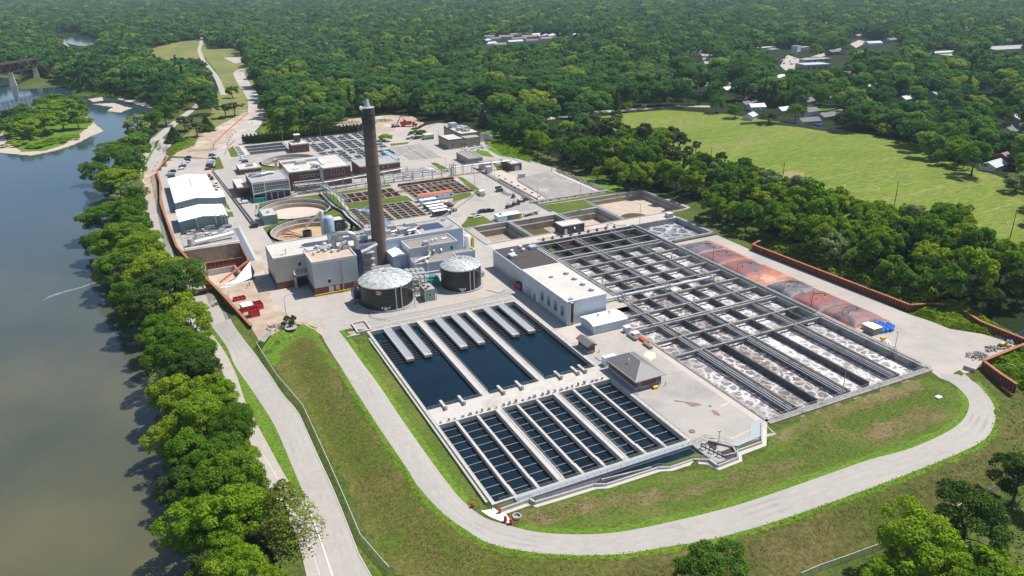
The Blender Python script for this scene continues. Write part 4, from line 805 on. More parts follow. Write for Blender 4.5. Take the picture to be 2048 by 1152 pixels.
# dome tanks
def digester(cx, cy, r, h, ap, label, flag):
    t = thing('dome_tank', label, 'storage tank', (cx, cy, 0))
    MB().lathe(cx, cy, [(r+1.0, 0), (r+1.0, .5), (r, .5)], 40).build('base_ring', 'conc_mid', t)
    MB().lathe(cx, cy, [(r, .3), (r, h)], 56).build('shell', 'tank_dark', t, smooth=True)
    for k in range(5): z = .8+k*(h-1.2)/4.6; MB().lathe(cx, cy, [(r+.01, z), (r+.06, z), (r+.06, z+.10), (r+.01, z+.10)], 48).build('band', 'tank_band', t)
    n = 10; b = MB(); rings = [(r+.15, h), (r*.80, h+ap*.48), (r*.52, h+ap*.82), (r*.24, h+ap*.97), (.01, h+ap)]; vs = []; cnt = [30, 20, 15, 10, 5]
    b.lathe(cx, cy, [(r+.15, h-.35)]+rings, 20); b.build('dome', 'dome_white', t)
    s = MB()
    for ri in range(4):
        (ra, za), (rb, zb) = rings[ri], rings[ri+1]; nn = (15, 15, 10, 5)[ri]
        for k in range(nn):
            a0 = 2*math.pi*k/nn; a1 = a0+math.pi/nn; a2 = a0-math.pi/nn
            for aa in (a1, a2): s.tube((cx+ra*math.cos(a0), cy+ra*math.sin(a0), za+.06), (cx+rb*math.cos(aa), cy+rb*math.sin(aa), zb+.06), .07, 4)
    s.build('dome_rib', 'ac_grey', t)
    MB().lathe(cx, cy, [(.9, h+ap-.1), (.9, h+ap+.3), (.01, h+ap+.5)], 10).build('cap', 'galv', t)
    a = math.atan2(-.9, .1); s = MB()
    for da in (-.05, .17):
        x, y = cx+(r+.25)*math.cos(a+da), cy+(r+.25)*math.sin(a+da); s.tube((x, y, 0), (x, y, h+.5), .22, 8)
    s.build('riser_pipe', 'ac_grey', t)
    s = MB(); n = 16
    for k in range(n):
        aa = -1.25+.09*k; z = h-.2-k*(h-.8)/n; x0, y0 = cx+(r+.3)*math.cos(aa), cy+(r+.3)*math.sin(aa); x1, y1 = cx+(r+1.3)*math.cos(aa), cy+(r+1.3)*math.sin(aa); s.tube((x0, y0, z), (x1, y1, z), .12, 4).tube((x1, y1, z), (x1, y1, z+1), .06, 4)
        if k: s.tube(pv, (x1, y1, z+1), .06, 4)
        pv = (x1, y1, z+1)
    s.build('stair', 'galv', t); s = MB()
    for k in range(9): f0 = k/9; s.tube((cx+f0*r*.75, cy-f0*r*.65, h+ap*(1-f0**2)+.15), (cx+f0*r*.75, cy-f0*r*.65, h+ap*(1-f0**2)+1.1), .06, 4)
    s.tube((cx, cy, h+ap+1.1), (cx+r*.35, cy-r*.32, h+ap*.8+1.1), .08, 4).tube((cx+r*.35, cy-r*.32, h+ap*.8+1.1), (cx+r*.7, cy-r*.6, h+1.2), .08, 4); s.build('handrail', 'galv', t)
    aa = -1.9; x, y = cx+(r+.1)*math.cos(aa), cy+(r+.1)*math.sin(aa); MB().tube((x, y, 1.3), (cx+(r+.45)*math.cos(aa), cy+(r+.45)*math.sin(aa), 1.3), .8, 14).build('manhole', 'ac_grey', t)
    for da in (-.13, .13): MB().box(cx+(r+.12)*math.cos(aa+da)-.25, cx+(r+.12)*math.cos(aa+da)+.25, cy+(r+.12)*math.sin(aa+da)-.1, cy+(r+.12)*math.sin(aa+da), 1.3, 2.0).build('notice', 'white_paint', t)
    return t
t = digester(75.0, 271.3, 10.4, 9.4, 3.3, 'large black round tank with white faceted dome and Canadian flag sign, nearest the chimney', True)
# flag sign on the shell: red white red with a leaf
def flagsign(t, cx, cy, r):
    a0 = -2.12; 
    def pt(u, z, o=.10): a = a0+u/r; return (cx+(r+o)*math.cos(a), cy+(r+o)*math.sin(a), z)
    f = MB()
    for (u0, u1) in ((-1.3, -.65), (.65, 1.3)): f.add([pt(u0, 7.0, .14), pt(u1, 7.0, .14), pt(u1, 8.4, .14), pt(u0, 8.4, .14)], [(0, 1, 2, 3)])
    s = MB(); s.add([pt(-1.3, 6.98, .11), pt(1.3, 6.98, .11), pt(1.3, 8.42, .11), pt(-1.3, 8.42, .11)], [(0, 1, 2, 3)])
    fo = s.build('flag_sign', 'white_paint', t); f.build('flag_bar', 'red_paint', fo)
    L = [(0, -.55), (.04, -.3), (.3, -.33), (.26, -.2), (.5, .02), (.42, .08), (.46, .26), (.3, .22), (.27, .3), (.12, .12), (.18, .42), (.1, .38), (0, .58)]; L = L+[(-x, z) for x, z in L[-2:0:-1]]
    MB().add([pt(x*.9, 7.7+z*.95, .16) for x, z in L]+[pt(0, 7.7, .16)], [(i, (i+1) % len(L), len(L)) for i in range(len(L))]).build('maple_leaf', 'red_paint', fo)
flagsign(t, 75.0, 271.3, 10.4)
MB().box(62.6, 64.8, 273.2, 277.6, 2.2, 5.8).tube((63, 273.4, 0), (63, 273.4, 2.4), .2, 6).tube((64.4, 273.4, 0), (64.4, 273.4, 2.4), .2, 6).build('pump_box', 'solar_blue', t)
digester(107.2, 272.6, 8.2, 9.2, 2.7, 'smaller black round tank with white domed roof, right of the tank with the flag', False)
t = thing('connecting_pipe', 'white pipe bridge joining the two dome tanks', 'pipe', (86, 271, 0)); MB().tube((85.6, 275, 7.6), (99, 273.6, 7.6), .35, 8).build('pipe', 'pipe_white', t); MB().tube((92, 274.3, 0), (92, 274.3, 7.6), .15, 5).build('support', 'galv', t)
t = thing('generator_cabin', 'small pale green cabin with roof fans between the dome tanks', 'cabin', (88.2, 263.2, 0)); MB().box(88.2, 92.3, 263.2, 269.6, 0, 4.7).build('wall', 'gen_green', t); MB().box(88.1, 92.4, 263.1, 269.7, 4.7, 4.9).build('roof', 'conc_mid', t); b = MB()
for q in ((89, 264.3), (90.6, 266), (89.2, 267.8)): b.lathe(q[0], q[1], [(.7, 4.9), (.7, 5.2), (.01, 5.2)], 10)
b.build('roof_fan', 'black_steel', t); win(t, 89.6, 263.2, 2.0, 3.2, 1.1); MB().tube((88, 263, 0), (88, 263, 4.9), .2, 6).tube((92.7, 263, 0), (92.7, 263, 4.4), .15, 6).build('pipe', 'galv', t)
t = thing('teal_container', 'dark teal green skip container between the dome tanks', 'container', (94.5, 277, 0)); b = MB().prism([(94.2, 276.5), (99, 275.6), (100, 280.6), (95.2, 281.4)], .2, 3.0).prism([(95.6, 277.4), (98.2, 276.9), (98.9, 279.9), (96.2, 280.4)], 3.0, 3.9); b.build('body', 'teal', t)
t = thing('heat_exchanger_rack', 'steel frame with fans and grey pipework between the two dome tanks', 'pipework', (84, 272, 0))
b = MB()
for i in range(4):
    for j in range(3): x, y = 87+i*1.9+j*.5, 276+j*4.2-i*.6; b.box(x, x+1.5, y, y+3.4, 5.0, 5.5); b.lathe(x+.75, y+1.7, [(.65, 5.5), (.65, 5.7), (.01, 5.7)], 8)
b.build('cooling_fan', 'ac_grey', t); b = MB()
for i in range(5):
    for j in range(2): b.tube((86.6+i*1.9, 272+j*8, 0), (86.6+i*1.9, 272+j*8, 5), .12, 4)
for k in range(14): z = rnd.uniform(.6, 4.6); b.tube((86+rnd.uniform(0, 3), 271+rnd.uniform(0, 9), z), (90+rnd.uniform(0, 4), 271+rnd.uniform(0, 9), z), .14, 5)
b.build('frame', 'galv', t)
t = thing('rooftop_platform', 'white pipework platform between chimney foot and dome tank', 'pipework', (75, 284, 0)); b = MB()
for k in range(10): x = 74+k*1.2; b.tube((x, 284+rnd.uniform(-1, 3), 0), (x, 284+rnd.uniform(-1, 3), rnd.uniform(6, 11)), .14, 5)
for z in (5, 8.5): b.box(74, 82, 284, 288, z, z+.15); b.rail((74, 284), (82, 284), z=z+.1, sp=1.5)
b.build('frame', 'galv', t)

# white roofed building and dark roofed building by the aeration lanes
t = flat('dark_roof_building', 'grey metal building with dark brown roof at the upper left corner of the aeration lanes', 'industrial building', 127.6, 145.4, 254.3, 285.5, 7.6, 'clad_pale', 'roof_dark', par=.25, cap='clad_pale')
for x, y in ((133.6, 279), (132.5, 275.5), (139.2, 282), (138.6, 278.2)): rvent(t, x, y, 7.6, .75)
acbox(t, 130, 271.5, 7.6, 2.6, 4.2, 1.3, m='clad_pale'); acbox(t, 142, 277.5, 7.6, 3.2, 3.2, 1.3, m='clad_blue')
door(t, 127.6, 262.5, 5.2, 5.4, 'x', 'ac_grey', 'roller_door'); door(t, 127.6, 257.5, 3.4, 4.0, 'x', 'fascia', 'door')
for k in range(4): MB().box(126.2, 126.5, 261+k*1.9, 261.3+k*1.9, 0, 1.4).build('bollard', 'yellow_paint', t)
t = flat('white_roof_building', 'pale blue grey metal building with large white roof, four roof vents and barred windows', 'industrial building', 126.1, 142.6, 218.2, 254.2, 9.4, 'clad_pale', 'roof_pale', par=.15, cap='white_paint')
for k, (x, y) in enumerate(((139.6, 242.2), (139.6, 235.8), (139.6, 229.6), (139.6, 223.4))): rvent(t, x, y, 9.45, 1.15)
MB().box(131.6, 133, 241.2, 242.2, 9.46, 9.9).build('roof_hatch', 'roof_brown', t); MB().box(127.5, 129, 219, 220, 9.45, 9.9).tube((128.2, 219.5, 9.4), (128.2, 219.5, 11.4), .06, 4).build('mast', 'galv', t)
for y in (220.6, 225.8, 231.0, 236.2): win(t, 126.1, y, 2.6, 6.4, 2.3, 'x', m='opaque_window', fr='door_grey')
door(t, 126.1, 240.2, 1.8, 3.6, 'x', 'white_paint'); door(t, 126.1, 246.4, 3.8, 4.0, 'x', 'grating', 'roller_door'); door(t, 126.1, 243.0, 1.2, 3.0, 'x', 'door_grey')
MB().box(127.3, 128.6, 218.0, 218.2, 1.0, 8.6).build('louvre', 'black_steel', t); MB().box(126.9, 127.3, 217.8, 218.2, 0.4, 8.9).box(128.6, 128.9, 217.8, 218.2, .4, 8.9).box(126.9, 128.9, 217.8, 218.2, 8.6, 8.9).build('louvre_frame', 'fascia', t)
MB().box(125.4, 126.0, 218.2, 253.5, -.1, 0.35).build('kerb', 'conc_stain', t)
for y in (244.8, 242.2, 238.8): MB().box(125.3, 125.6, y, y+.3, 0, 1.3).build('bollard', 'yellow_paint', t)
for y in (224, 248): MB().box(125.6, 126.1, y, y+.9, 7.6, 7.9).build('wall_lamp', 'white_paint', t)
t = thing('roll_off_bin', 'dark red open bin in the nook between white and dark roofed buildings', 'bin', (126.5, 255, 0)); MB().prism([(125.6, 255), (127.5, 255), (127.5, 260.5), (125.6, 260.5)], .3, 2.3).build('body', 'red_paint', t); MB().box(125.5, 127.55, 254.9, 260.6, 2.2, 2.35).build('rim', 'black_steel', t)
# white shed with shallow arched roof
t = thing('white_shed', 'small pale blue shed with bright white gabled roof and two vents beside the aeration lanes', 'shed', (130.4, 207.2, 0))
MB().box(130.6, 144.4, 207.3, 216.0, -.1, 3.6).build('wall', 'clad_pale', t)
b = MB(); pr = [(207.0, 3.55), (209.2, 4.15), (211.6, 4.4), (214, 4.15), (216.3, 3.55)]; vs = [(x, y, z) for x in (130.2, 144.8) for y, z in pr]; n = 5; b.add(vs+[(x, y, z-.25) for x, y, z in vs], [(i, i+1, n+i+1, n+i) for i in range(4)]+[(2*n+i, 3*n+i, 3*n+i+1, 2*n+i+1) for i in range(4)]+[(i, 2*n+i, 2*n+i+1, i+1) for i in range(4)]+[(n+i+1, 3*n+i+1, 3*n+i, n+i) for i in range(4)]+[(0, n, 3*n, 2*n), (4, 2*n+4, 3*n+4, n+4)])
b.build('roof', 'roof_white', t); rvent(t, 135, 211.6, 4.3, .4, m='galv'); rvent(t, 140, 212, 4.3, .4, m='galv')
door(t, 132.0, 207.3, 1.2, 2.4, 'y', 'clad_pale'); MB().box(131.8, 133.4, 207.2, 207.25, 0, 2.6).build('door_frame', 'galv', t)
for k in range(4): MB().box(130.5, 130.6, 208+k*1.9, 209.6+k*1.9, .1, 3.2).build('door_leaf', 'clad_blue', t)
# hipped brick building and small brick shed on the slab
def hip(name, label, x0, x1, y0, y1, h, rz, rx0, rx1, ry0, ry1, ov=.8):
    t = thing(name, label, 'brick building', (x0, y0, 0)); MB().box(x0, x1, y0, y1, 0, h).build('wall', 'brick_red', t); MB().box(x0-.05, x1+.05, y0-.05, y1+.05, -.1, 1.2).build('plinth', 'conc_mid', t)
    a = [(x0-ov, y0-ov, h), (x1+ov, y0-ov, h), (x1+ov, y1+ov, h), (x0-ov, y1+ov, h), ((rx0+rx1)/2, ry0, rz), ((rx0+rx1)/2, ry1, rz)]
    MB().add(a, [(3, 0, 4, 5), (1, 2, 5, 4)]).build('roof', 'roof_seam', t); MB().add(a, [(0, 1, 4), (2, 3, 5)]).build('roof_end', 'roof_seam_x', t)
    b = MB()
    for p, q in ((0, 1), (1, 2), (2, 3), (3, 0)): b.wallseg(a[p], a[q], .12, h-.25, h+.04)
    for p, q in ((0, 4), (1, 4), (2, 5), (3, 5), (4, 5)): b.tube(a[p], a[q], .1, 4)
    b.build('gutter', 'ac_grey', t); return t
t = hip('pump_house', 'red brick building with hipped grey seamed metal roof on the concrete slab', 121.6, 130.9, 168.0, 183.4, 3.8, 6.9, 126.4, 126.4, 172.8, 179.4, .9)
door(t, 122.2, 168, 1.2, 2.2, 'y', 'door_grey'); door(t, 128.8, 168, 1.2, 2.2, 'y', 'door_grey'); win(t, 122.4, 167.95, 2.5, 3.1, .8, nm='lamp'); rvent(t, 124, 176, 5.6, .25)
MB().box(120.2, 121.5, 166, 184, -.05, .12).build('step', 'conc_mid', t)
t = thing('small_brick_shed', 'small red brick shed with brown seamed gable roof at the edge of the clear tanks', 'shed', (121.3, 195.9, 0)); MB().box(121.5, 124.2, 196, 202.4, 0, 2.9).build('wall', 'brick_red', t); MB().box(121.4, 124.3, 195.9, 202.5, 0, .9).build('plinth', 'conc_mid', t)
MB().add([(120.7, 195.3, 2.8), (122.85, 195.3, 4.0), (125, 195.3, 2.8), (120.7, 203.2, 2.8), (122.85, 203.2, 4.0), (125, 203.2, 2.8)], [(0, 1, 4, 3), (1, 2, 5, 4), (0, 2, 1), (3, 4, 5), (0, 3, 5, 2)]).build('roof', 'roof_seam', t); door(t, 121.5, 199, 1.0, 2.2, 'x')
t = thing('white_cabinet', 'white metal cabinet with pale roof touching the hipped brick building', 'cabinet', (121.6, 185, 0)); MB().box(121.7, 126.3, 185.2, 187.8, .3, 2.9).build('body', 'white_paint', t); MB().box(121.5, 126.5, 185, 188, .05, .3).build('base', 'conc_light', t); MB().box(122.2, 125.6, 186, 187.2, 2.9, 3.1).build('roof_plate', 'roof_white', t)
MB().box(122.2, 126, 189.4, 192.6, .05, .3).build('concrete_pad', 'grating'); tag(bpy.data.objects['concrete_pad'], 'flat grey hatch slab with pale rim beside the small brick shed', 'hatch')

# halls by the river road
def gable(name, label, cat, x0, x1, y0, y1, h, rz, wall, roof, ov=.25, z=0, ax='y', group=None):
    t = thing(name, label, cat, (x0, y0, z), group); xm = (x0+x1)/2; ym = (y0+y1)/2
    if ax == 'y':
        MB().add([(x0, y0, z-.3), (x1, y0, z-.3), (x1, y0, z+h), (xm, y0, z+rz), (x0, y0, z+h), (x0, y1, z-.3), (x1, y1, z-.3), (x1, y1, z+h), (xm, y1, z+rz), (x0, y1, z+h)], [(0, 1, 2, 3, 4), (9, 8, 7, 6, 5), (0, 4, 9, 5), (1, 6, 7, 2)]).build('wall', wall, t)
        s = (rz-h)/(xm-x0); a = [(x0-ov, y0-ov, z+h-s*ov+.05), (xm, y0-ov, z+rz+.05), (x1+ov, y0-ov, z+h-s*ov+.05), (x0-ov, y1+ov, z+h-s*ov+.05), (xm, y1+ov, z+rz+.05), (x1+ov, y1+ov, z+h-s*ov+.05)]
    else:
        MB().add([(x0, y0, z-.3), (x0, y1, z-.3), (x0, y1, z+h), (x0, ym, z+rz), (x0, y0, z+h), (x1, y0, z-.3), (x1, y1, z-.3), (x1, y1, z+h), (x1, ym, z+rz), (x1, y0, z+h)], [(4, 3, 2, 1, 0), (5, 6, 7, 8, 9), (0, 5, 9, 4), (1, 2, 7, 6)]).build('wall', wall, t)
        s = (rz-h)/(ym-y0); a = [(x0-ov, y0-ov, z+h-s*ov+.05), (x0-ov, ym, z+rz+.05), (x0-ov, y1+ov, z+h-s*ov+.05), (x1+ov, y0-ov, z+h-s*ov+.05), (x1+ov, ym, z+rz+.05), (x1+ov, y1+ov, z+h-s*ov+.05)]
    b = a+[(p[0], p[1], p[2]-.2) for p in a]
    MB().add(b, [(0, 1, 4, 3), (1, 2, 5, 4), (0, 6, 7, 1), (1, 7, 8, 2), (3, 4, 10, 9), (4, 5, 11, 10), (0, 3, 9, 6), (2, 8, 11, 5), (6, 9, 10, 7), (7, 10, 11, 8)]).build('roof', roof, t); return t
t = gable('metal_hall', 'larger green walled hall with bright white roof next to the car park', 'hall', 9.6, 31.6, 443, 502.5, 5.4, 6.9, 'clad_green', 'roof_white')
MB().box(31.6, 36, 447, 456, 0, 4.2).build('side_porch', 'clad_green', t); MB().box(31.5, 36.2, 446.8, 462, 4.2, 4.5).build('porch_roof', 'roof_white', t)
for x in (12, 20, 28.5): win(t, x, 443, 1.6, 3, 1.4)
for y in (470, 476, 482): rvent(t, 20.6, y, 6.8, .4, m='galv')
t = gable('metal_hall', 'smaller green walled hall with bright white roof in front of the larger one', 'hall', 9.0, 32.0, 404.2, 427.5, 5.6, 7.0, 'clad_green', 'roof_white')
for x in (13, 17.5): win(t, x, 404.2, 3.4, 4.2, .9)
MB().box(32, 34, 418, 423, 0, 3.4).build('side_porch', 'clad_green', t); rvent(t, 22, 418, 6.8, .35, m='galv')
# brick administration complex
t = flat('brick_admin_building', 'long two storey dark red brick building with pale flat roof and narrow windows', 'brick building', 74, 110.6, 455.6, 490.5, 11.2, 'brick_red', 'roof_pale', cap='fascia')
for k in range(6): win(t, 79.5+k*2.3, 455.6, 7.4, 8.9, 1.5)
for k in range(3): win(t, 98.8+k*3.2, 455.6, 6.8, 9.8, 1.4)
for k in range(3): win(t, 83+k*4.6, 455.6, 2.0, 4.0, 3.0)
MB().box(74.2, 97, 479, 480.4, 11.26, 12.8).box(82, 88, 474, 478, 11.26, 13).build('roof_plant', 'ac_grey', t); b = MB(); b.box(91.6, 93.6, 454.6, 455.6, 1, 12.2).path([(92.6, 455, 12), (92.6, 459, 12.8), (90, 462, 12.4)], .6, 8).box(88.5, 92, 460, 463, 11.3, 13); b.build('wall_duct', 'galv', t)
MB().box(78, 81, 462, 465, 11.26, 12).box(90, 92.4, 470, 473, 11.26, 12.2).box(96, 97.4, 466, 480, 11.26, 12.0).build('roof_box', 'white_paint', t)
MB().box(73.7, 74, 456, 480, 6, 11.5).build('glazed_end', 'opaque_window', t)
b = MB()
for k in range(9): z = .8+k*.75; b.tube((74+rnd.uniform(0, 3), 451+rnd.uniform(-1.5, 2), z), (90+rnd.uniform(-2, 6), 451+rnd.uniform(-1.5, 2), z), rnd.uniform(.15, .4), 6)
for k in range(9): x = 74.5+k*2.2; b.tube((x, 450.5, 0), (x, 450.5, 6.5), .15, 4)
b.build('outdoor_pipework', 'galv', t)
t = flat('glass_front_building', 'modern building wing with grid glass front and black roof beside the brick building', 'office building', 50.8, 71.4, 443.6, 469, 10.6, 'brick_dark', 'roof_mid', cap='ac_grey')
b = MB().box(50.9, 71.3, 443.45, 443.6, 4.6, 10.2); b.build('glass_front', 'opaque_window', t); b = MB()
for k in range(22): b.box(50.9+k*.95, 51.02+k*.95, 443.3, 443.45, 4.4, 10.2)
for z in (4.4, 6.4, 8.2, 10.1): b.box(50.9, 71.3, 443.3, 443.45, z, z+.14)
for x in (50.7, 57.3, 71.1): b.box(x, x+.5, 443.1, 443.5, 0, 10.8)
for x in (60.5, 64, 67.5): b.box(x, x+.3, 442.9, 443.2, 0, 4.4)
b.build('mullion', 'white_paint', t); MB().box(51.1, 57.2, 443.48, 443.6, 2.4, 4.3).build('window', 'glass_dark', t)
b = MB(); b.add([(50.9, 441.6, 4.6), (57.3, 441.6, 5.4), (64, 441.8, 5.9), (71.3, 441.6, 5.2), (71.3, 443.4, 5.2), (64, 443.4, 5.9), (57.3, 443.4, 5.4), (50.9, 443.4, 4.6)], [(0, 1, 6, 7), (1, 2, 5, 6), (2, 3, 4, 5)]); b.build('wavy_canopy', 'gen_green', t)
MB().box(50.2, 57.6, 440.4, 443.2, .3, 2.6).build('planter_bin', 'teal', t)
MB().path([(53, 458, 11.2), (58, 458, 11.8), (63, 461, 11.8), (66, 461, 11.4)], .8, 8).box(52, 56, 460, 463, 10.7, 12.2).build('roof_duct', 'galv', t)
t = flat('low_brick_wing', 'low brick block with pale roof left of the glass front', 'brick building', 44.2, 50.6, 457, 481, 5.6, 'brick_red', 'roof_pale', cap='fascia'); MB().box(44.6, 50.6, 463.9, 464.1, 0, .1).build('threshold', 'conc_mid', t); door(t, 46, 457, 3, 3.4, 'y', 'black_steel', 'garage_door')
t = flat('small_brick_block', 'small square brick block with gravel roof and cooling unit beside the parked white vans', 'brick building', 52.6, 66, 513, 530, 3.4, 'brick_red', 'roof_pale', cap='fascia'); acbox(t, 58, 519, 3.5, 4, 3, 1.6)
t = thing('yellow_duct_stack', 'tall pale yellow square stack between small brick block and brick building', 'stack', (74, 504, 0)); MB().box(73.4, 75.0, 503.4, 505, 0, 9.4).build('shaft', 'sandy_stain', t); MB().box(73.2, 75.2, 503.2, 505.2, 9.4, 9.8).build('cap', 'fascia', t)
t = flat('headworks_building', 'dark brick headworks building with two roof fans and a small tower', 'brick building', 95.2, 107.5, 560.8, 573.6, 5.8, 'brick_red', 'roof_pale', cap='fascia'); MB().box(99.6, 103.6, 570, 574, 5.8, 10.8).build('tower', 'brick_dark', t); MB().box(99.4, 103.8, 569.8, 574.2, 10.8, 11.2).build('tower_cap', 'white_paint', t); rvent(t, 98.6, 567.8, 5.9, .9, m='black_steel'); rvent(t, 101.4, 567.8, 5.9, .9, m='black_steel')
t = flat('brick_workshop', 'red brick building with grey green roof just right of the chimney', 'brick building', 119, 145, 465.5, 487, 7.2, 'brick_red', 'roof_mid', cap='fascia')
for k in range(3): win(t, 128.5+k*4.6, 465.5, 1.0, 3.2, 1.8)
for k in range(5): MB().box(124+k*3.2, 124.4+k*3.2, 465.2, 465.5, 5.4, 5.8).build('wall_lamp', 'white_paint', t)
t = flat('tan_brick_building', 'tan brick building of stepped blocks with silver rooftop machinery at the wood edge', 'brick building', 210.6, 226, 523, 557.6, 8.2, 'brick_tan', 'roof_pale', cap='brick_dark')
MB().box(197.6, 210.4, 515, 535.4, -.2, 6.4).build('low_block', 'brick_tan', t); MB().box(197.9, 210.1, 515.3, 535.1, 6.4, 6.5).build('low_roof', 'roof_pale', t); b = MB()
for q in ((197.5, 210.5, 514.9, 515.3), (197.5, 197.9, 515.3, 535.4), (210.1, 210.5, 515.3, 523)): b.box(*q, 6.2, 7.0)
b.build('low_parapet', 'brick_dark', t); MB().box(210.6, 222, 514.6, 522.8, -.2, 7.0).build('side_block', 'brick_tan', t)
for k in range(3): win(t, 197.6, 521+k*3.2, 1.4, 4.2, 1.4, 'x')
for x in (200, 207): win(t, x, 515, 1.0, 4.4, 1.4)
for q in ((213, 548, 5, 6, 3.6), (219, 538, 4, 4, 2.2), (214, 536, 3.6, 5, 2), (218, 530, 3, 4, 1.4), (220, 546, 3, 3, 1.6)): acbox(t, q[0], q[1], 8.26, *q[2:])
MB().path([(216, 545, 9.6), (219, 538, 9.8), (216, 531, 9.4)], .9, 8).path([(221, 541, 9.4), (223, 534, 9.4)], .6, 8).build('roof_duct', 'galv', t)
b = MB().box(226.2, 232, 527, 527.5, 0, 6.5).box(232, 236.5, 532, 532.5, 0, 5).box(236.5, 237, 524, 532.5, 0, 4.4).box(231.6, 232, 527, 532, 0, 6); b.build('retaining_wall', 'fascia', t)
t = thing('transformer_yard', 'cluster of white electrical gear beside the tan brick building', 'electrical equipment', (212, 505, 0)); b = MB()
for k in range(26): x, y = rnd.uniform(204, 224), rnd.uniform(500, 511); b.box(x, x+rnd.uniform(.6, 1.6), y, y+rnd.uniform(.6, 1.4), 0, rnd.uniform(1, 2.6))
b.build('equipment', 'white_paint', t)
t = flat('flat_bunker', 'low tan brick building with dark flat roof beside the pipe bridge', 'brick building', 191.2, 200.8, 461.5, 484.5, 4.6, 'brick_tan', 'roof_brown', cap='fascia')
for k in range(4): win(t, 191.2, 465+k*3.4, 1.6, 3.4, 1.5, 'x')
t = flat('red_brick_hut', 'small red brick hut with pale roof and grey garage door under the pipe bridge', 'brick building', 208.8, 216.2, 434.6, 450.8, 4.6, 'brick_red', 'roof_pale', cap='fascia'); door(t, 211.2, 434.6, 3.2, 3.2, 'y', 'grating', 'garage_door')
t = flat('dark_brick_kiosk', 'small dark brown brick building with pale roof between the deep basins and the aeration tank', 'brick building', 174.9, 187.2, 308, 315.6, 4.4, 'brick_dark', 'roof_pale', par=.2, cap='fascia')
door(t, 176, 308, 1.5, 2.8, 'y', 'white_paint'); win(t, 178.7, 308, 1.2, 3.6, 1.1); win(t, 183.2, 308, 1.2, 3.4, 1.1); MB().tube((181.3, 307.9, 3.2), (181.3, 307.2, 2.4), .45, 8).build('wall_vent', 'white_paint', t)
t = flat('clarifier_cabin', 'dark brick cabin with pale sunken roof at the edge of the front round basin', 'brick building', 77, 83.4, 366.5, 374.5, 5.6, 'brick_dark', 'roof_pale', cap='brick_dark'); win(t, 79.4, 366.5, 1.4, 4.4, 1.5)
t = flat('pale_green_cabin', 'pale green square cabin with gravel roof left of the round basins', 'cabin', 48.4, 55.4, 395, 409, 5.0, 'clad_green', 'roof_gravel', par=.15, cap='clad_green'); acbox(t, 51, 400, 5.1, 1.4, 1.4, .8)
t = thing('white_silo_pair', 'pale blue vertical silo with inclined white conveyor over the front round basin', 'silo', (73, 365, 0)); MB().lathe(75.3, 366, [(2.5, 0), (2.5, 8.2), (1.8, 9.0), (.01, 9.3)], 18).build('drum', 'clad_blue', t, smooth=True); MB().lathe(72.2, 366.2, [(1.0, 0), (1.0, 11.6), (.6, 12.4), (.01, 12.4)], 14).build('tall_drum', 'clad_pale', t, smooth=True)
b = MB().tube((72.2, 367.5, 11.2), (66, 379.5, .6), .5, 6).rail((72.2, 367, 0), (66, 379, 0), z=11.6, z2=1.2, sp=2); b.build('conveyor', 'white_paint', t)

# ================================================================ rear basins, racks, excavation
mat('slab_grey', (0.31, 0.285, 0.26), (0.25, 0.23, 0.21), 0.35, 0.9, big=((0.40, 0.375, 0.35), 0.1, 0.55), stretch=(1, 0.12, 1))
mat('pale_rust', (.42, .20, .14), (.34, .15, .10), .6, .8); mat('cover_blue', (.17, .21, .26), (.13, .165, .21), .6, .5)
# round basins
def ring_arc(cx, cy, r, label, floor, depth=3.6):
    t = thing('round_basin', label, 'round basin', (cx, cy, 0))
    MB().lathe(cx, cy, [(r-.9, -depth), (r-.9, .35), (r, .35), (r, -.4)], 56).build('rim_wall', 'conc_mid', t); MB().lathe(cx, cy, [(r, .05), (r+1.6, .05), (r+1.6, -.2)], 56).build('apron', 'conc_mid', t)
    MB().lathe(cx, cy, [(r-.9, -1.6), (r-2.6, -1.6), (r-2.6, -depth)], 56).build('inner_weir', 'conc_stain', t); MB().lathe(cx, cy, [(r-.9, -depth), (3, -depth-.5), (.01, -depth-.5)], 56).build('floor', floor, t)
    b = MB(); n = 34
    for k in range(n):
        a, a2 = 2*math.pi*k/n, 2*math.pi*(k+1)/n; p = (cx+(r-.3)*math.cos(a), cy+(r-.3)*math.sin(a)); q = (cx+(r-.3)*math.cos(a2), cy+(r-.3)*math.sin(a2)); b.tube((*p, .35), (*p, 1.4), .05, 4, cap=False).tube((*p, 1.4), (*q, 1.4), .05, 4, cap=False)
    b.build('handrail', 'galv', t); return t
mat('floor_tan', (0.50, 0.36, 0.21), (0.40, 0.29, 0.17), 0.25, 0.9, big=((0.22, 0.165, 0.085), 0.1, 0.58)); mat('floor_pink', (0.62, 0.50, 0.41), (0.56, 0.45, 0.37), 0.3, 0.9)
t = ring_arc(68, 377, 19.6, 'drained round basin nearest the process building with brown floor and scraper machine', 'floor_tan')
MB().lathe(66.5, 379, [(2.3, -4), (2.3, -.9), (1.9, -.9), (1.9, -3)], 16).build('centre_drum', 'black_steel', t); b = MB()
for k in range(14): a = rnd.uniform(2.2, 3.6); r0 = rnd.uniform(3, 6); b.tube((66.5+r0*math.cos(a), 379+r0*math.sin(a), -3.6), (66.5+(r0+8)*math.cos(a+.2), 379+(r0+8)*math.sin(a+.2), -1.6+rnd.uniform(-1.6, .8)), .12, 4)
b.build('scraper_arm', 'rust', t)
t = ring_arc(68.5, 418, 19.4, 'drained round basin with pale pink floor in front of the glass fronted building', 'floor_pink')
t = ring_arc(89, 539.3, 19.0, 'far round basin half hidden behind the brick building', 'sand')
for q in ([(522, 452), (560, 420), (600, 395), (690, 392), (720, 440), (700, 470), (680, 468), (600, 430), (560, 470), (545, 475)],): pass
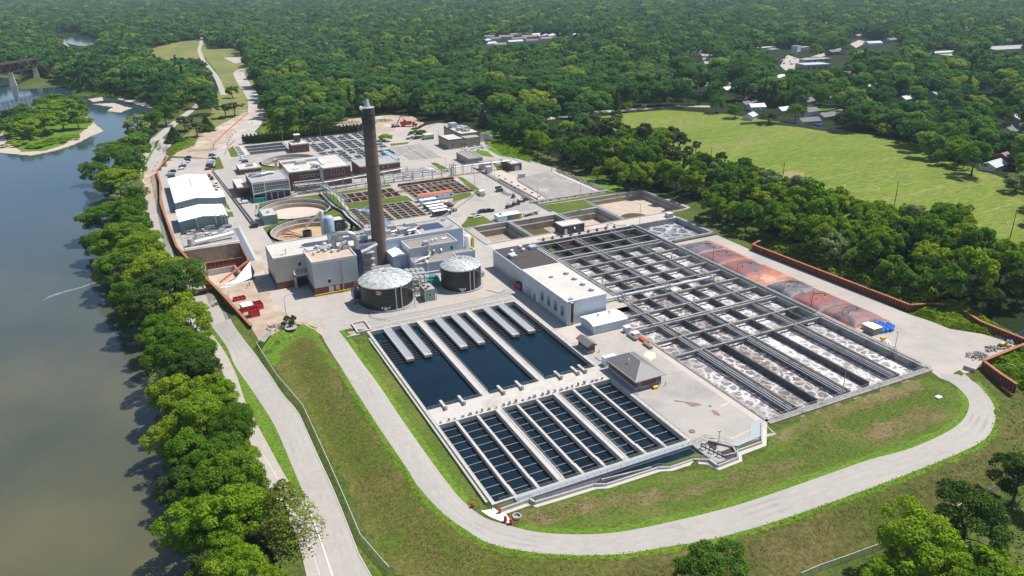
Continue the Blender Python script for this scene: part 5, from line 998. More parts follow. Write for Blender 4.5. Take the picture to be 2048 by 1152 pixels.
drape('lawn_patch', [(47.5, 360), (88.6, 357.5), (91.5, 372), (94.5, 434), (92, 442), (72, 441.5), (50, 436), (47, 412), (56, 397), (47, 392)], 'lawn', 0.05, pits=True)
drape('lawn_patch', [(66, 521), (74, 513), (78, 502), (90, 500), (108, 516), (110, 536), (107, 545), (70, 545), (66, 536)], 'lawn', 0.05, pits=True)
drape('lawn_patch', [(95.2, 403.2), (131, 400.4), (131, 413.5), (95.2, 413.8)], 'lawn', 0.10, cut=False); drape('lawn_patch', [(95.2, 434.6), (130, 437.6), (130, 443), (95.2, 441)], 'lawn', 0.10, cut=False)
# grid basins (brown, empty)
mat('basin_brown', (0.22, 0.135, 0.085), (0.15, 0.095, 0.06), 0.4, 0.9, big=((0.09, 0.06, 0.04), 0.2, 0.5))
def gridbasin(name, label, x0, x1, y0, y1, nx, ny_, depth, wm, fm, lw=.5, z=.25, wide=(), group=None, skip=()):
    t = thing(name, label, 'basin', (x0, y0, 0), group); b = MB(); th = .7
    for q in ((x0, x0+th, y0, y1), (x1-th, x1, y0, y1), (x0+th, x1-th, y0, y0+th), (x0+th, x1-th, y1-th, y1)): b.box(*q, -depth, z)
    b.build('outer_wall', wm, t); MB().box(x0+th, x1-th, y0+th, y1-th, -depth-.2, -depth).build('floor', fm, t)
    for i in range(1, nx):
        x = x0+(x1-x0)*i/nx; w = lw*(2.6 if ('x', i) in wide else 1); MB().box(x-w/2, x+w/2, y0+th, y1-th, -depth, z-.1).build('cross_wall', wm, t)
    for j in range(1, ny_):
        y = y0+(y1-y0)*j/ny_; w = lw*(2.6 if ('y', j) in wide else 1); MB().box(x0+th, x1-th, y-w/2, y+w/2, -depth, z-.06).build('cross_wall', wm, t)
    return t
gridbasin('grid_basin', 'brown empty basin divided into many square cells in front of the shipping containers', 93.5, 129, 371, 402, 8, 7, 2.6, 'conc_stain', 'basin_brown', wide=(('x', 4),))
gridbasin('grid_basin', 'narrow brown empty basin with red pipe between the two larger grids, behind the chimney', 95.5, 129, 414, 434, 7, 2, 2.6, 'conc_stain', 'basin_brown')
gridbasin('grid_basin', 'brown empty basin divided into cells behind the orange roofed trailer', 133, 169, 402, 434, 9, 6, 2.4, 'conc_stain', 'basin_brown', wide=(('x', 3),))
t = thing('red_pipe', 'long pale red pipe running over the brown empty basins', 'pipe', (97, 425, 0)); MB().tube((96, 421, .8), (133, 421.5, .8), .35, 6).tube((133, 421.5, .8), (168, 424, .8), .35, 6).build('pipe', 'pale_rust', t); MB().tube((135, 404, .5), (169, 404, .5), .5, 6).tube((135, 405.4, .5), (169, 405.6, .5), .3, 6).build('lower_pipe', 'brick_red', t)
MB().box(133, 169, 434.2, 435, -.5, 1.6).build('brown_wall', 'basin_brown', t)
# far channels and grey grid
t = gridbasin('channel_basin', 'long basin of parallel channels at the far left edge of the plant', 67, 96, 570.5, 604, 1, 3, 3.4, 'conc_mid', 'conc_dark', lw=1.4)
MB().box(60, 66.8, 570, 605, 0, .5).build('side_deck', 'conc_light', t); b = MB()
for k in range(5): b.box(60.6, 64, 572+k*6.6, 577+k*6.6, .5, .56)
b.build('grating', 'conc_dark', t); MB().box(97, 110.8, 576, 606, 0, .3).build('deck', 'conc_light', t)
t = gridbasin('settling_grid', 'grey concrete basin with many small square openings behind the brick building', 111, 162, 514, 610, 8, 12, 3.6, 'conc_mid', 'conc_dark', lw=1.0, wide=(('x', 3), ('x', 6), ('y', 5), ('y', 9)))
b = MB()
for k in range(70): x = rnd.uniform(112, 160); y = rnd.uniform(515, 608); b.box(x, x+rnd.uniform(.4, 1.4), y, y+rnd.uniform(.4, 1.2), .3, rnd.uniform(.6, 1.5))
b.build('valve', 'galv', t); MB().rail((111, 610), (162, 610), z=.3, sp=3).rail((111, 514.3), (162, 514.3), z=.3, sp=3).build('handrail', 'galv', t)
for i in range(8):
    for j in range(12):
        if rnd.random() < .12: x = 111+51*i/8; y = 514+8*j; MB().box(x+.9, x+5.5, y+.9, y+7.1, -.1, .16).build('cell_cover', 'conc_mid', t)
# slabs right of chimney
drape('covered_slab', [(161.6, 497.5), (184.2, 493.5), (185.6, 543), (161.8, 545)], 'slab_grey', 0.10, cut=False); drape('slab_joint', [(173.2, 494.5), (173.9, 494.3), (174.4, 543.6), (173.8, 543.8)], 'conc_dark', 0.13, cut=False)
drape('slab_rim', [(160.2, 495.5), (161.4, 495.5), (161.6, 546), (160.4, 546)], 'conc_light', 0.11, cut=False); drape('slab_rim', [(161.6, 495), (186, 491), (186, 492.4), (161.6, 496.6)], 'conc_light', 0.12, cut=False)
t = thing('skylight_block', 'three tilted grey skylights in a row on a concrete slab', 'skylight', (154.5, 455, 0)); b = MB(); MB().box(146, 170, 450, 473, .05, .25).build('slab', 'slab_grey', t)
for k in range(3): y = 456+k*4.6; b.add([(154.4, y, .3), (167.2, y, .3), (167.2, y+3.8, .3), (154.4, y+3.8, .3), (154.6, y+.2, .5), (160.8, y+.2, 1.9), (167, y+.2, .5), (154.6, y+3.6, .5), (160.8, y+3.6, 1.9), (167, y+3.6, .5)], [(4, 5, 8, 7), (5, 6, 9, 8), (0, 1, 6, 5, 4), (3, 7, 8, 9, 2), (0, 4, 7, 3), (1, 2, 9, 6)])
b.build('skylight', 'ac_grey', t)
t = thing('blue_cover_row', 'row of pale blue covers in a steel frame beside the grey cell basin', 'tank covers', (150, 500, 0)); b = MB()
for k in range(5): b.box(150.6, 154.6, 497+k*5.4, 501.4+k*5.4, .4, 2.4)
b.build('cover', 'clad_blue', t); b = MB()
for k in range(6): b.tube((149.6, 496.4+k*5.4, 0), (149.6, 496.4+k*5.4, 3.4), .15, 4)
b.tube((149.6, 496.4, 3.4), (149.6, 523.4, 3.4), .15, 4); b.build('frame', 'galv', t)
# grey covered slab and valve deck
t = thing('covered_reservoir', 'large flat grey brown concrete roof slab of a covered reservoir near the wood', 'reservoir roof', (201, 367, 0)); MB().prism([(198.6, 366.6), (229.6, 366.8), (229.8, 420.5), (205, 416.5), (201, 410)], -.2, .5).build('slab', 'slab_grey', t)
MB().box(229.8, 232.2, 366.8, 421, -.2, .45).build('edge_strip', 'conc_light', t); MB().box(205, 208.8, 415, 417.6, .5, 2.8).build('vent_box', 'ac_grey', t)
mat('rubble', (0.13, 0.12, 0.115), (0.07, 0.065, 0.06), 0.8, 0.95, big=((0.30, 0.285, 0.27), 0.4, 0.6))
drape('tank_strip', [(232.4, 366), (237.6, 366), (237.4, 422), (232.4, 421)], 'rubble', 0.16, cut=False)
t = thing('scrap_heap', 'dark strip of steel beams and frames along the far edge of the grey slab', 'steel frames', (233, 368, 0)); b = MB()
for k in range(60): x, y = rnd.uniform(232.5, 237), rnd.uniform(367, 420); a = rnd.uniform(-.5, .5); b.tube((x, y, rnd.uniform(.3, 1.2)), (x+3*math.sin(a), y+4*math.cos(a), rnd.uniform(.3, 1.2)), .15, 4)
b.build('beams', 'conc_mid', t)
t = thing('valve_deck', 'long pale concrete deck with a row of small valves beside the grey slab', 'valve deck', (191, 367, 0)); MB().prism([(190.6, 366.8), (198.2, 366.8), (200.6, 410), (204.4, 417.6), (204, 440), (193.4, 440), (193, 412)], -.1, .35).build('deck', 'slab_beige', t); b = MB()
for k in range(26): y = 368+k*2.0+rnd.uniform(-.3, .3); b.tube((192.3+.02*k, y, .3), (192.3+.02*k, y, 1.5), .14, 5).box(192-.2, 192.9, y-.3, y+.3, .35, .8)
for k in range(7): b.box(195.6, 196.8, 372+k*9, 372.8+k*9, .35, .8)
b.build('valve', 'black_steel', t); MB().rail((190.8, 367), (193.4, 438), z=.35, sp=3, r=.035).rail((198.2, 367), (200.6, 409), z=.35, sp=3, r=.035).build('handrail', 'galv', t)
drape('drain_channel', [(187.6, 345), (189.8, 345), (192.4, 456), (190.4, 456)], 'conc_dark', 0.16, cut=False)
# pipe bridges
def gantry(name, label, pts, zt, w=1.6, n=4, r=.16, m='galv', legs=True, pr=.25):
    t = thing(name, label, 'pipe bridge', (pts[0][0], pts[0][1], 0)); b = MB(); L = MB()
    for (p, q) in zip(pts, pts[1:]):
        d = (Vector(q)-Vector(p)); ln = d.length; d.normalize(); s = Vector((-d.y, d.x))
        for k in range(n): o = s*(w*(k/(max(1, n-1))-.5)); b.tube((p[0]+o.x, p[1]+o.y, zt), (q[0]+o.x, q[1]+o.y, zt), pr, 6)
        k = max(1, int(ln/6))
        for i in range(k+1):
            c = Vector(p)+d*ln*i/k
            for sg in (-1, 1):
                o = s*(w/2+.25)*sg
                if legs: L.tube((c.x+o.x, c.y+o.y, 0), (c.x+o.x, c.y+o.y, zt+.8), r, 4)
            L.tube((c.x-s.x*(w/2+.3), c.y-s.y*(w/2+.3), zt-.3), (c.x+s.x*(w/2+.3), c.y+s.y*(w/2+.3), zt-.3), r, 4); L.tube((c.x-s.x*(w/2+.3), c.y-s.y*(w/2+.3), zt+.8), (c.x+s.x*(w/2+.3), c.y+s.y*(w/2+.3), zt+.8), r*.7, 4)
        for sg in (-1, 1): o = s*(w/2+.25)*sg; L.tube((p[0]+o.x, p[1]+o.y, zt+.8), (q[0]+o.x, q[1]+o.y, zt+.8), r*.7, 4)
    b.build('pipe', m, t); L.build('frame', 'galv' if m != 'galv' else 'conc_mid', t); return t
gantry('pipe_bridge', 'high steel pipe bridge crossing the service road to the red brick hut', [(172, 443), (211, 441)], 5.6, 2.4, 4)
t = thing('lattice_tower', 'grey steel lattice frame with ladders at the left end of the high pipe bridge', 'steel tower', (170, 441, 0)); b = MB()
for dx in (0, 2.6):
    for dy in (0, 3): b.tube((169.4+dx, 438.6+dy, 0), (169.4+dx, 438.6+dy, 8.2), .2, 4)
for z in (1.5, 3.5, 5.5, 8): b.tube((169.4, 438.6, z), (172, 438.6, z), .14, 4).tube((169.4, 438.6, z), (169.4, 441.6, z), .14, 4).tube((169.4, 441.6, z), (172, 441.6, z), .14, 4).tube((169.4, 438.6, z-1.5), (172, 438.6, z), .1, 4)
b.build('frame', 'galv', t)
gantry('pipe_bridge', 'long silver pipe bridge slanting in front of the brick building and behind the chimney', [(75, 447.6), (91, 446), (128, 452.5), (146, 456)], 5.4, 1.6, 3, m='pipe_white')
gantry('pipe_bridge', 'low white pipe rack along the lawn behind the brown basins', [(92, 443.8), (146, 446)], 2.2, 1.2, 2, m='pipe_white', pr=.4)
gantry('pipe_bridge', 'white lattice pipe bridge slanting down beside the brown basins towards the chimney', [(90.6, 441), (93.4, 402)], 5.0, 1.6, 2, m='white_paint')
gantry('pipe_rack', 'tall dark steel pipe rack with blue pipes between chimney and brown basins', [(90.4, 366), (94.4, 366), (96, 352), (97, 334)], 9.6, 3.0, 6, m='clad_blue')
gantry('pipe_rack', 'thin grey pipe gallery with posts along the skylight slab', [(128.5, 448), (170, 441)], 4.6, .8, 2)
t = thing('screw_conveyor', 'long cranked channel with dark rails running down beside the round basins', 'channel', (88, 440, 0)); Q = [(88, 440), (88.4, 410), (90.6, 398), (90.0, 388), (91.2, 366)]; b = MB(); k2 = MB()
for p, q in zip(Q, Q[1:]): b.wallseg((p[0]+.0, p[1]), (q[0], q[1]), 1.8, .1, .7); k2.wallseg((p[0]-1.1, p[1]), (q[0]-1.1, q[1]), .3, 0, 1.3); k2.wallseg((p[0]+1.1, p[1]), (q[0]+1.1, q[1]), .3, 0, 1.3)
b.build('tray', 'ac_grey', t); k2.build('side_rail', 'black_steel', t)
t = thing('link_channel', 'low grey pipe and wall running along the front of the glass fronted building', 'channel', (60, 440, 0)); b = MB()
Q = [(47.2, 414), (52, 436), (66, 440.2), (72, 443), (76, 447), (92, 447.6), (110, 450)]
for p, q in zip(Q, Q[1:]): b.wallseg(p, q, .8, 0, 1.0)
b.build('wall', 'conc_mid', t); MB().path([(*p, 1.2) for p in Q[3:]], .35, 6).build('pipe', 'pipe_white', t)
# long black crane boom lying over the yard
t = thing('crane_boom', 'very long thin black crane boom lying slanted over the yard beside the halls', 'crane boom', (38, 520, 0)); p0 = G(425, 340, 1); p1 = G(508, 445, 2)
MB().tube((p0[0], p0[1], 1.0), (p1[0], p1[1], 1.6), .35, 6, .55).build('boom', 'black_steel', t)
b = MB().box(p1[0]-1.5, p1[0]+1.5, p1[1]-3.5, p1[1]+1.5, .8, 2.4).box(p1[0]-1.2, p1[0]+1.2, p1[1]-3.2, p1[1]+3.6, .3, .9); b.build('carrier', 'black_steel', t); b = MB()
for dx in (-1.4, 1.1):
    for dy in (-2.6, -.8, 1.2, 2.8): b.tube((p1[0]+dx, p1[1]+dy, .5), (p1[0]+dx+.3, p1[1]+dy, .5), .5, 10)
b.build('wheel', 'black_steel', t)
# ---- screen house deck and excavation
t = thing('screening_plant', 'open deck of grey pipes, tanks and white duct above the excavation', 'pipework', (8.6, 376, 0))
MB().box(8.4, 33.4, 374.4, 376.4, -2, .5).build('edge_wall', 'conc_light', t); MB().box(8.4, 33.4, 376.4, 403.6, -.1, .3).build('deck', 'conc_mid', t); MB().box(9, 32, 399, 403.4, .3, .9).build('trench', 'black_steel', t)
MB().tube((13.5, 378.6, 1.8), (31.5, 382, 2.6), 1.0, 12).build('duct', 'white_paint', t); MB().lathe(11.6, 378.6, [(1.3, .3), (1.3, 4), (.01, 4.2)], 12).build('drum', 'ac_grey', t)
for k in range(46):
    x, y = rnd.uniform(10, 31), rnd.uniform(382, 400)
    if k % 3 == 0: MB().box(x, x+rnd.uniform(.8, 3), y, y+rnd.uniform(.8, 2.4), .3, rnd.uniform(.8, 2.6)).build('machine', rnd.choice(['ac_grey', 'galv', 'conc_mid', 'white_paint']), t)
b = MB()
for k in range(40): x, y = rnd.uniform(9.5, 28), rnd.uniform(377, 402); z = rnd.uniform(.6, 2.6); b.tube((x, y, z), (x+rnd.uniform(2, 6), y+rnd.uniform(-.4, .4), z), rnd.uniform(.1, .3), 5)
for k in range(16): x = 9+k*1.5; b.tube((x, 376, .4), (x, 376, 1.7), .06, 4)
b.tube((9, 376, 1.7), (32, 376, 1.7), .06, 4); b.build('pipes', 'galv', t); b = MB()
for x in (17, 26, 29, 30.6): b.tube((x, 402.5, 0), (x, 402.5, 6.6), .35, 6).box(x-.6, x+.6, 401.9, 403.1, 5.6, 6.8)
b.build('vent_stack', 'galv', t)
drape('gallery_cover', [(33.4, 344), (35.9, 344), (35.9, 398), (33.4, 398)], 'cover_blue', 0.14, cut=False); drape('gallery_rim', [(35.9, 342), (37.1, 342), (37.1, 400), (35.9, 400)], 'conc_light', 0.16, cut=False)
X = thing('excavation_pit', 'deep excavated pit with rusty sheet piling and concrete back wall beside the river road', 'excavation', (6, 320, 0)); D = 7.0
MB().box(5.5, 33.4, 372.5, 374.4, -D, .3).box(5.5, 33.4, 357.01, 374.4, -D-.2, -D).build('back_wall', 'conc_stain', X)
def sheetpile(pts, z0, z1, name, label=None, parent=None, pitch=1.2, amp=.28, capw=.5, m='rust', capm='rust_cap', group=None):
    """corrugated steel sheet wall along a polyline with a flat capping beam; z0/z1 may be functions of (x, y)"""
    zf = (lambda v: v if callable(v) else (lambda x, y: v)); a0, a1 = zf(z0), zf(z1); P = []
    for p, q in zip(pts, pts[1:]):
        p, q = Vector(p[:2]), Vector(q[:2]); L = (q-p).length; n = max(1, round(L/pitch)); d = (q-p)/L; s = Vector((-d.y, d.x))
        for i in range(n):
            for f0, sg in ((0, -1), (.35, -1), (.5, 1), (.85, 1)): P.append(p+d*(i+f0)*L/n+s*amp*sg)
    P.append(Vector(pts[-1][:2])); v = [(p.x, p.y, a0(p.x, p.y)) for p in P]+[(p.x, p.y, a1(p.x, p.y)) for p in P]; n = len(P)
    t = parent or tag(thing(name, label, 'sheet pile wall', (P[0].x, P[0].y, 0)), group=group)
    MB().add(v, [(i, i+1, n+i+1, n+i) for i in range(n-1)]).build('steel_sheets' if not parent else 'sheet_piling', m, t)
    c = MB()
    for p, q in zip(pts, pts[1:]):
        p, q = Vector(p[:2]), Vector(q[:2]); d = (q-p).normalized(); s = Vector((-d.y, d.x))*capw; zp, zq = a1(*p), a1(*q); w = [p+s, p-s, q-s, q+s]; zz = [zp, zp, zq, zq]
        c.add([(w[i].x, w[i].y, zz[i]) for i in range(4)]+[(w[i].x, w[i].y, zz[i]+.22) for i in range(4)], [(3, 2, 1, 0), (4, 5, 6, 7), (0, 1, 5, 4), (1, 2, 6, 5), (2, 3, 7, 6), (3, 0, 4, 7)])
    c.build('capping_beam', capm, t); return t
MB().box(5.5, 33.4, 320, 357, -D-.3, -D).box(5.5, 33.4, 357, 372.6, -D-.1, -D+.02).build('pit_floor', 'dirt', X)
sheetpile([(15.5, 357.5), (31.5, 357.5)], -D, -2.2, '', parent=X, pitch=1.7, capw=.2); sheetpile([(33.2, 344), (33.2, 374)], -D, -.2, '', parent=X, capw=.3); sheetpile([(22.2, 327.4), (30.8, 335)], -D, -1.8, '', parent=X, pitch=1.7, capw=.2)
b = MB(); 
for p, q in (((15, 329), (15.2, 352.5)), ((15.2, 352.5), (27.4, 353.5)), ((27.4, 353.5), (29.2, 338)), ((15, 329), (21.6, 328))): b.wallseg(p, q, .7, -D, -3.9)
b.build('new_concrete_wall', 'conc_light', X); b = MB()
for p, q in (((15, 329), (15.2, 352.5)), ((15.2, 352.5), (27.4, 353.5)), ((27.4, 353.5), (29.2, 338))): b.rail(p, q, z=-3.9, sp=2, r=.1)
b.build('formwork_rail', 'red_paint', X); MB().sheet([(15.5, 330), (27.6, 336), (27.2, 352.6), (15.6, 351.8)], -D+.5).build('rubble_fill', 'sand', X)
for q, n in ((((33.6, 343.8, .15), (31.3, 322.6, .15), (21.2, 315.8, .2), (17.4, 317.2, .15), (18.6, 325.8, -2.6), (24, 332, -3.6), (29, 338.6, -2.2)), 'right'), (((8.6, 359.4, .15), (14.4, 355, -1.2), (14.6, 341, -1.6), (13.2, 340.2, .1), (9.4, 350, .15)), 'left')):
    c = [sum(p[i] for p in q)/len(q) for i in range(3)]; o = MB().add(list(q)+[(c[0], c[1], c[2]-.2)], [(i, (i+1) % len(q), len(q)) for i in range(len(q))]).build('slope_tarp', 'roof_white'); tag(o, 'large bright white tarp over the slope at the near right side of the excavation' if n == 'right' else 'small bright white tarp at the left side of the excavation', 'tarp')
o = sheet = MB(); b.v = []; b.f = []; b.rail((33.6, 343.8), (18.4, 325.8), z=.1, z2=-1.6, sp=2, h=1.1, r=.2); o = b.build('orange_safety_fence', 'orange_net'); tag(o, 'orange safety netting along the upper edge of the white tarp', 'safety fence')
# cut faces of the pit
b = MB().add([(5.5, 320, .02), (5.5, 357, .02), (13.5, 357, -D), (13.5, 328, -D)], [(0, 1, 2, 3)]).add([(5.5, 320, .02), (13.5, 328, -D), (22, 328, -D), (33.4, 320, .02)], [(0, 1, 2, 3)]).add([(33.4, 320, .02), (22, 328, -D), (33.4, 336, -D)], [(0, 1, 2)]).add([(5.5, 357, .02), (5.5, 372.6, .02), (5.5, 372.6, -D), (5.5, 357, -D)], [(0, 1, 2, 3)]).add([(33.4, 320, .02), (33.4, 336, -D), (33.4, 375, -D), (33.4, 375, .02)], [(0, 1, 2, 3)]); b.build('cut_slope', 'dirt', X)
# sheet pile walls
W1 = [G(*p)[:2] for p in BND]
def tz(dz, lo=None): return lambda x, y: H1(x, y)+dz
sheetpile(W1[:6], -3.4, 1.1, 'sheet_pile_wall', 'long rusty orange sheet pile wall between river road and plant, upper stretch beside the white halls'); sheetpile(W1[5:], -3.4, 1.1, 'sheet_pile_wall', 'rusty sheet pile wall curving down past the excavation to the green bank')
W2 = [G(1528, 484)[:2], G(1504, 491)[:2], (240.0, 248.0), G(1560, 520)[:2], (244.2, 169.6)]; W2 = [(246.5, 250.8), (239.8, 248.2), (243.9, 169.4), (252, 166.6)]
sheetpile(W2, -.3, 2.7, 'sheet_pile_wall', 'long rusty sheet pile retaining wall at the foot of the wood on the right')
W3 = [G(*p)[:2] for p in [(1890, 610), (1905, 611), (1925, 622), (1960, 645), (2005, 668), (2060, 690)]]; W3 = [(252, 166.6)]+[G(p[0], p[1]+12, 0)[:2] for p in [(1880, 610), (1904, 610), (1960, 645), (2070, 690)]]
sheetpile(W3, -.3, 2.6, 'sheet_pile_wall', 'far rusty sheet pile wall running from the yard corner to the right edge')
W4 = [G(p[0], p[1]+12, 0)[:2] for p in [(2090, 672), (1963, 724), (2000, 752), (2030, 772)]]; sheetpile(W4, -1.0, 2.6, 'sheet_pile_wall', 'v shaped rusty sheet pile wall at the right edge beside the road bend')

# ================================================================ vehicles, bags, small things
mat('bark', (0.10, 0.082, 0.062), (0.065, 0.052, 0.040), 2.0, 0.95, bmp=0.5)
def paint(name, c, rough=0.25): return mat(name, c, tuple(x*.9 for x in c), 0.6, rough)
CARCOL = {'white': (.78, .78, .78), 'black': (.012, .012, .014), 'dark blue': (.015, .03, .08), 'blue': (.03, .09, .24), 'dark red': (.22, .012, .012), 'red': (.5, .02, .02), 'silver': (.45, .46, .47), 'dark grey': (.06, .062, .066), 'green': (.04, .12, .07)}
for k, c in CARCOL.items(): paint('paint_'+k, c)
CARP = {}
def carproto(col, typ):
    key = (col, typ)
    if key in CARP: return CARP[key]
    L, Wd, H = {'car': (4.6, 1.85, 1.5), 'suv': (4.8, 1.95, 1.8), 'pickup': (5.6, 2.0, 1.85), 'van': (5.6, 2.05, 2.3)}[typ]
    m = 'paint_'+col; S_ = []
    if typ == 'car': prof = [(-L/2, .35), (-L/2, .85), (-L*.42, 1.0), (-L*.20, 1.02), (-L*.06, H), (L*.20, H), (L*.36, 1.05), (L*.48, .98), (L/2, .8), (L/2, .35)]; gl = (-L*.19, L*.34)
    elif typ == 'suv': prof = [(-L/2, .4), (-L/2, 1.0), (-L*.30, 1.12), (-L*.18, H), (L*.40, H), (L*.48, 1.1), (L/2, .95), (L/2, .4)]; gl = (-L*.27, L*.45)
    elif typ == 'pickup': prof = [(-L/2, .45), (-L/2, 1.05), (-L*.28, 1.15), (-L*.18, H), (L*.10, H), (L*.16, 1.2), (L*.5, 1.2), (L/2, .45)]; gl = (-L*.25, L*.14)
    else: prof = [(-L/2, .4), (-L/2, 1.1), (-L*.36, 1.3), (-L*.26, H), (L*.49, H), (L/2, 1.0), (L/2, .4)]; gl = (-L*.33, L*.0)
    t = bpy.data.objects.new({'car': 'parked_car', 'suv': 'parked_car', 'pickup': 'pickup_truck', 'van': 'van'}[typ], None); b = MB(); n = len(prof); y = Wd/2
    vs = []
    for s in (-1, 1):
        for (px_, z) in prof: vs.append((px_, s*(y-(0.22 if z > 1.3 else 0)), z))
    b.add(vs, [tuple(range(n-1, -1, -1)), tuple(range(n, 2*n))]+[(i, (i+1) % n, n+(i+1) % n, n+i) for i in range(n)])
    def mk(name, mb, mm):
        me = bpy.data.meshes.new(name); me.from_pydata(mb.v, [], mb.f); me.materials.append(MATS[mm]); S_.append((name, me))
    mk('body', b, m); g = MB()
    for s in (-1, 1): g.add([(gl[0]+.25, s*(y-.12), 1.05), (gl[1]-.1, s*(y-.12), 1.05), (gl[1]-.55, s*(y-.2), H-.12), (gl[0]+.75, s*(y-.2), H-.12)], [(0, 1, 2, 3)])
    i0 = [i for i, p in enumerate(prof) if p[1] == H][0]; a, c = prof[i0-1], prof[i0]; g.add([(a[0]-.03, -y+.3, a[1]+.05), (a[0]-.03, y-.3, a[1]+.05), (c[0]-.03, y-.35, c[1]+.0), (c[0]-.03, -y+.35, c[1]+.0)], [(0, 1, 2, 3)])
    mk('windows', g, 'glass_dark')
    for wx in (-L*.31, L*.30):
        for s in (-1, 1): w = MB(); w.tube((wx, s*(y-.16), .34), (wx, s*(y+.03), .34), .34, 10); mk('wheel', w, 'black_steel')
    CARP[key] = (t.name.split('.')[0], S_); return CARP[key]
def car(px_, py_, col, typ, rz, label, group=None, z=None, xy=None, cat=None):
    nm, parts = carproto(col, typ); x, y = xy or G(px_, py_, 0 if z is None else z)[:2]; zz = H1(x, y)+.1
    t = thing(nm, label, cat or {'car': 'car', 'suv': 'car', 'pickup': 'pickup', 'van': 'van'}[typ], (x, y, zz), group, rz)
    for n, me in parts: o = bpy.data.objects.new(n, me); C.objects.link(o); o.parent = t
    return t
c256 = lambda x, y: (256+x/5.753, 260+y/5.753)
gl_ = 'cars in the left row of the car park'; gr_ = 'cars in the right row of the car park'
for i, (x, y, c, t) in enumerate([(690, 330, 'black', 'suv'), (680, 362, 'dark blue', 'suv'), (655, 384, 'white', 'pickup'), (640, 408, 'white', 'car'), (625, 432, 'dark grey', 'suv'), (612, 455, 'white', 'car')]):
    car(*c256(x, y), c, t, 0.05, '%s %s, number %s from the back of the left car park row' % (c, {'suv': 'sport utility car', 'pickup': 'pickup truck', 'car': 'car'}[t], ['one', 'two', 'three', 'four', 'five', 'six'][i]))
for x, y, c, t, l in ((512, 490, 'dark blue', 'suv', 'dark blue car beside the back left corner of the larger white roofed hall'), (490, 520, 'silver', 'pickup', 'silver and black pickup nearest the orange sheet pile wall in the car park'), (500, 545, 'dark grey', 'car', 'dark grey car touching the back left corner of the white roofed hall')): car(*c256(x, y), c, t, 0.05, l)
for i, (x, y, c, t) in enumerate([(968, 300, 'blue', 'suv'), (972, 342, 'black', 'pickup'), (960, 368, 'white', 'suv'), (948, 396, 'silver', 'suv'), (938, 420, 'dark blue', 'suv'), (965, 438, 'black', 'car'), (924, 458, 'dark red', 'car')]):
    car(*c256(x, y), c, t, 3.14, '%s %s, number %s from the back of the right car park row' % (c, {'suv': 'sport utility car', 'pickup': 'pickup truck', 'car': 'car'}[t], ['one', 'two', 'three', 'four', 'five', 'six', 'seven'][i]))
for x, y, c, t, rz, l in ((936, 535, 'red', 'car', 1.6, 'red car half hidden behind the larger white roofed hall'), (966, 566, 'black', 'car', 1.55, 'black car at the back right corner of the larger white roofed hall'), (1018, 640, 'white', 'van', 1.52, 'white van parked along the right side of the larger hall, furthest of three'), (1040, 685, 'white', 'pickup', 1.52, 'white pickup parked between two white vans by the larger hall'),
                        (1062, 730, 'white', 'van', 1.52, 'white van nearest the porch of the larger hall'), (1325, 330, 'white', 'van', 0.0, 'white van behind the small square brick block'), (1325, 350, 'white', 'pickup', 0.0, 'white pickup between a white van and a grey car behind the small brick block'), (1345, 378, 'dark grey', 'suv', 0.0, 'dark grey car right behind the small square brick block'),
                        (1350, 808, 'blue', 'suv', 0.1, 'blue car beside the teal bin at the glass front'), (1338, 845, 'white', 'suv', 0.1, 'white car in front of the blue car near the teal bin'), (445, 292, 'silver', 'van', 1.5, 'pale box truck beside the end of the sheet pile wall at the dirt lot')): car(*c256(x, y), c, t, rz, l)
x, y, z = GH(285, 366); car(0, 0, 'white', 'suv', 1.5, 'white car driving alone on the riverside road', xy=(x, y))
c860 = lambda x, y: (860+x/5.753, 300+y/5.753)
for x, y, c, t, rz, l in ((595, 722, 'dark blue', 'suv', 0.1, 'dark blue car parked by the triangular lawn'), (680, 714, 'black', 'pickup', -.1, 'black pickup parked beside the dark blue car near the lawn'), (152, 622, 'white', 'pickup', 0.05, 'white pickup behind the dark containers'), (188, 640, 'red', 'suv', .05, 'red car between white and grey pickup near the containers'),
                        (212, 658, 'dark grey', 'pickup', .05, 'grey pickup nearest the fence in the container yard')): car(*c860(x, y), c, t, rz, l)
# trailers and containers
def boxy(name, label, cat, x0, x1, y0, y1, h, wall, roof, wins=0, z=.2, doorx=None):
    t = thing(name, label, cat, (x0, y0, 0)); MB().box(x0, x1, y0, y1, z, h).build('body', wall, t); MB().box(x0-.1, x1+.1, y0-.1, y1+.1, h, h+.15).build('roof', roof, t)
    for k in range(wins): win(t, x0+1.5+k*(x1-x0-4)/max(1, wins-1), y0, 1.6, 2.6, 1.6)
    if doorx: door(t, doorx, y0, 1, 2.1, 'y', 'fascia', z0=.5)
    b = MB()
    for k in range(4): b.box(x0+.5+k*(x1-x0-1.4)/3, x0+.9+k*(x1-x0-1.4)/3, y0+.2, y1-.2, 0, z)
    b.build('footing', 'black_steel', t); return t
mat('orange_roof', (.62, .15, .035), (.55, .12, .03), .5, .6); mat('slate_box', (.055, .075, .085), (.07, .09, .10), .5, .5); mat('blue_box', (.02, .12, .42), (.02, .10, .35), .5, .5); mat('brown_box', (.28, .25, .20), (.24, .21, .17), .5, .7); mat('cream_box', (.55, .53, .44), (.5, .48, .4), .5, .7)
boxy('office_trailer', 'long white site trailer with bright orange roof beside the brown basin', 'trailer', 132.7, 153.4, 395.6, 399.6, 3.7, 'white_paint', 'orange_roof', 3, .6, 146)
boxy('office_trailer', 'short white trailer with windows between orange roofed trailer and dark containers', 'trailer', 131.2, 140.2, 388.2, 391.2, 3.2, 'white_paint', 'roof_white', 2, .4)
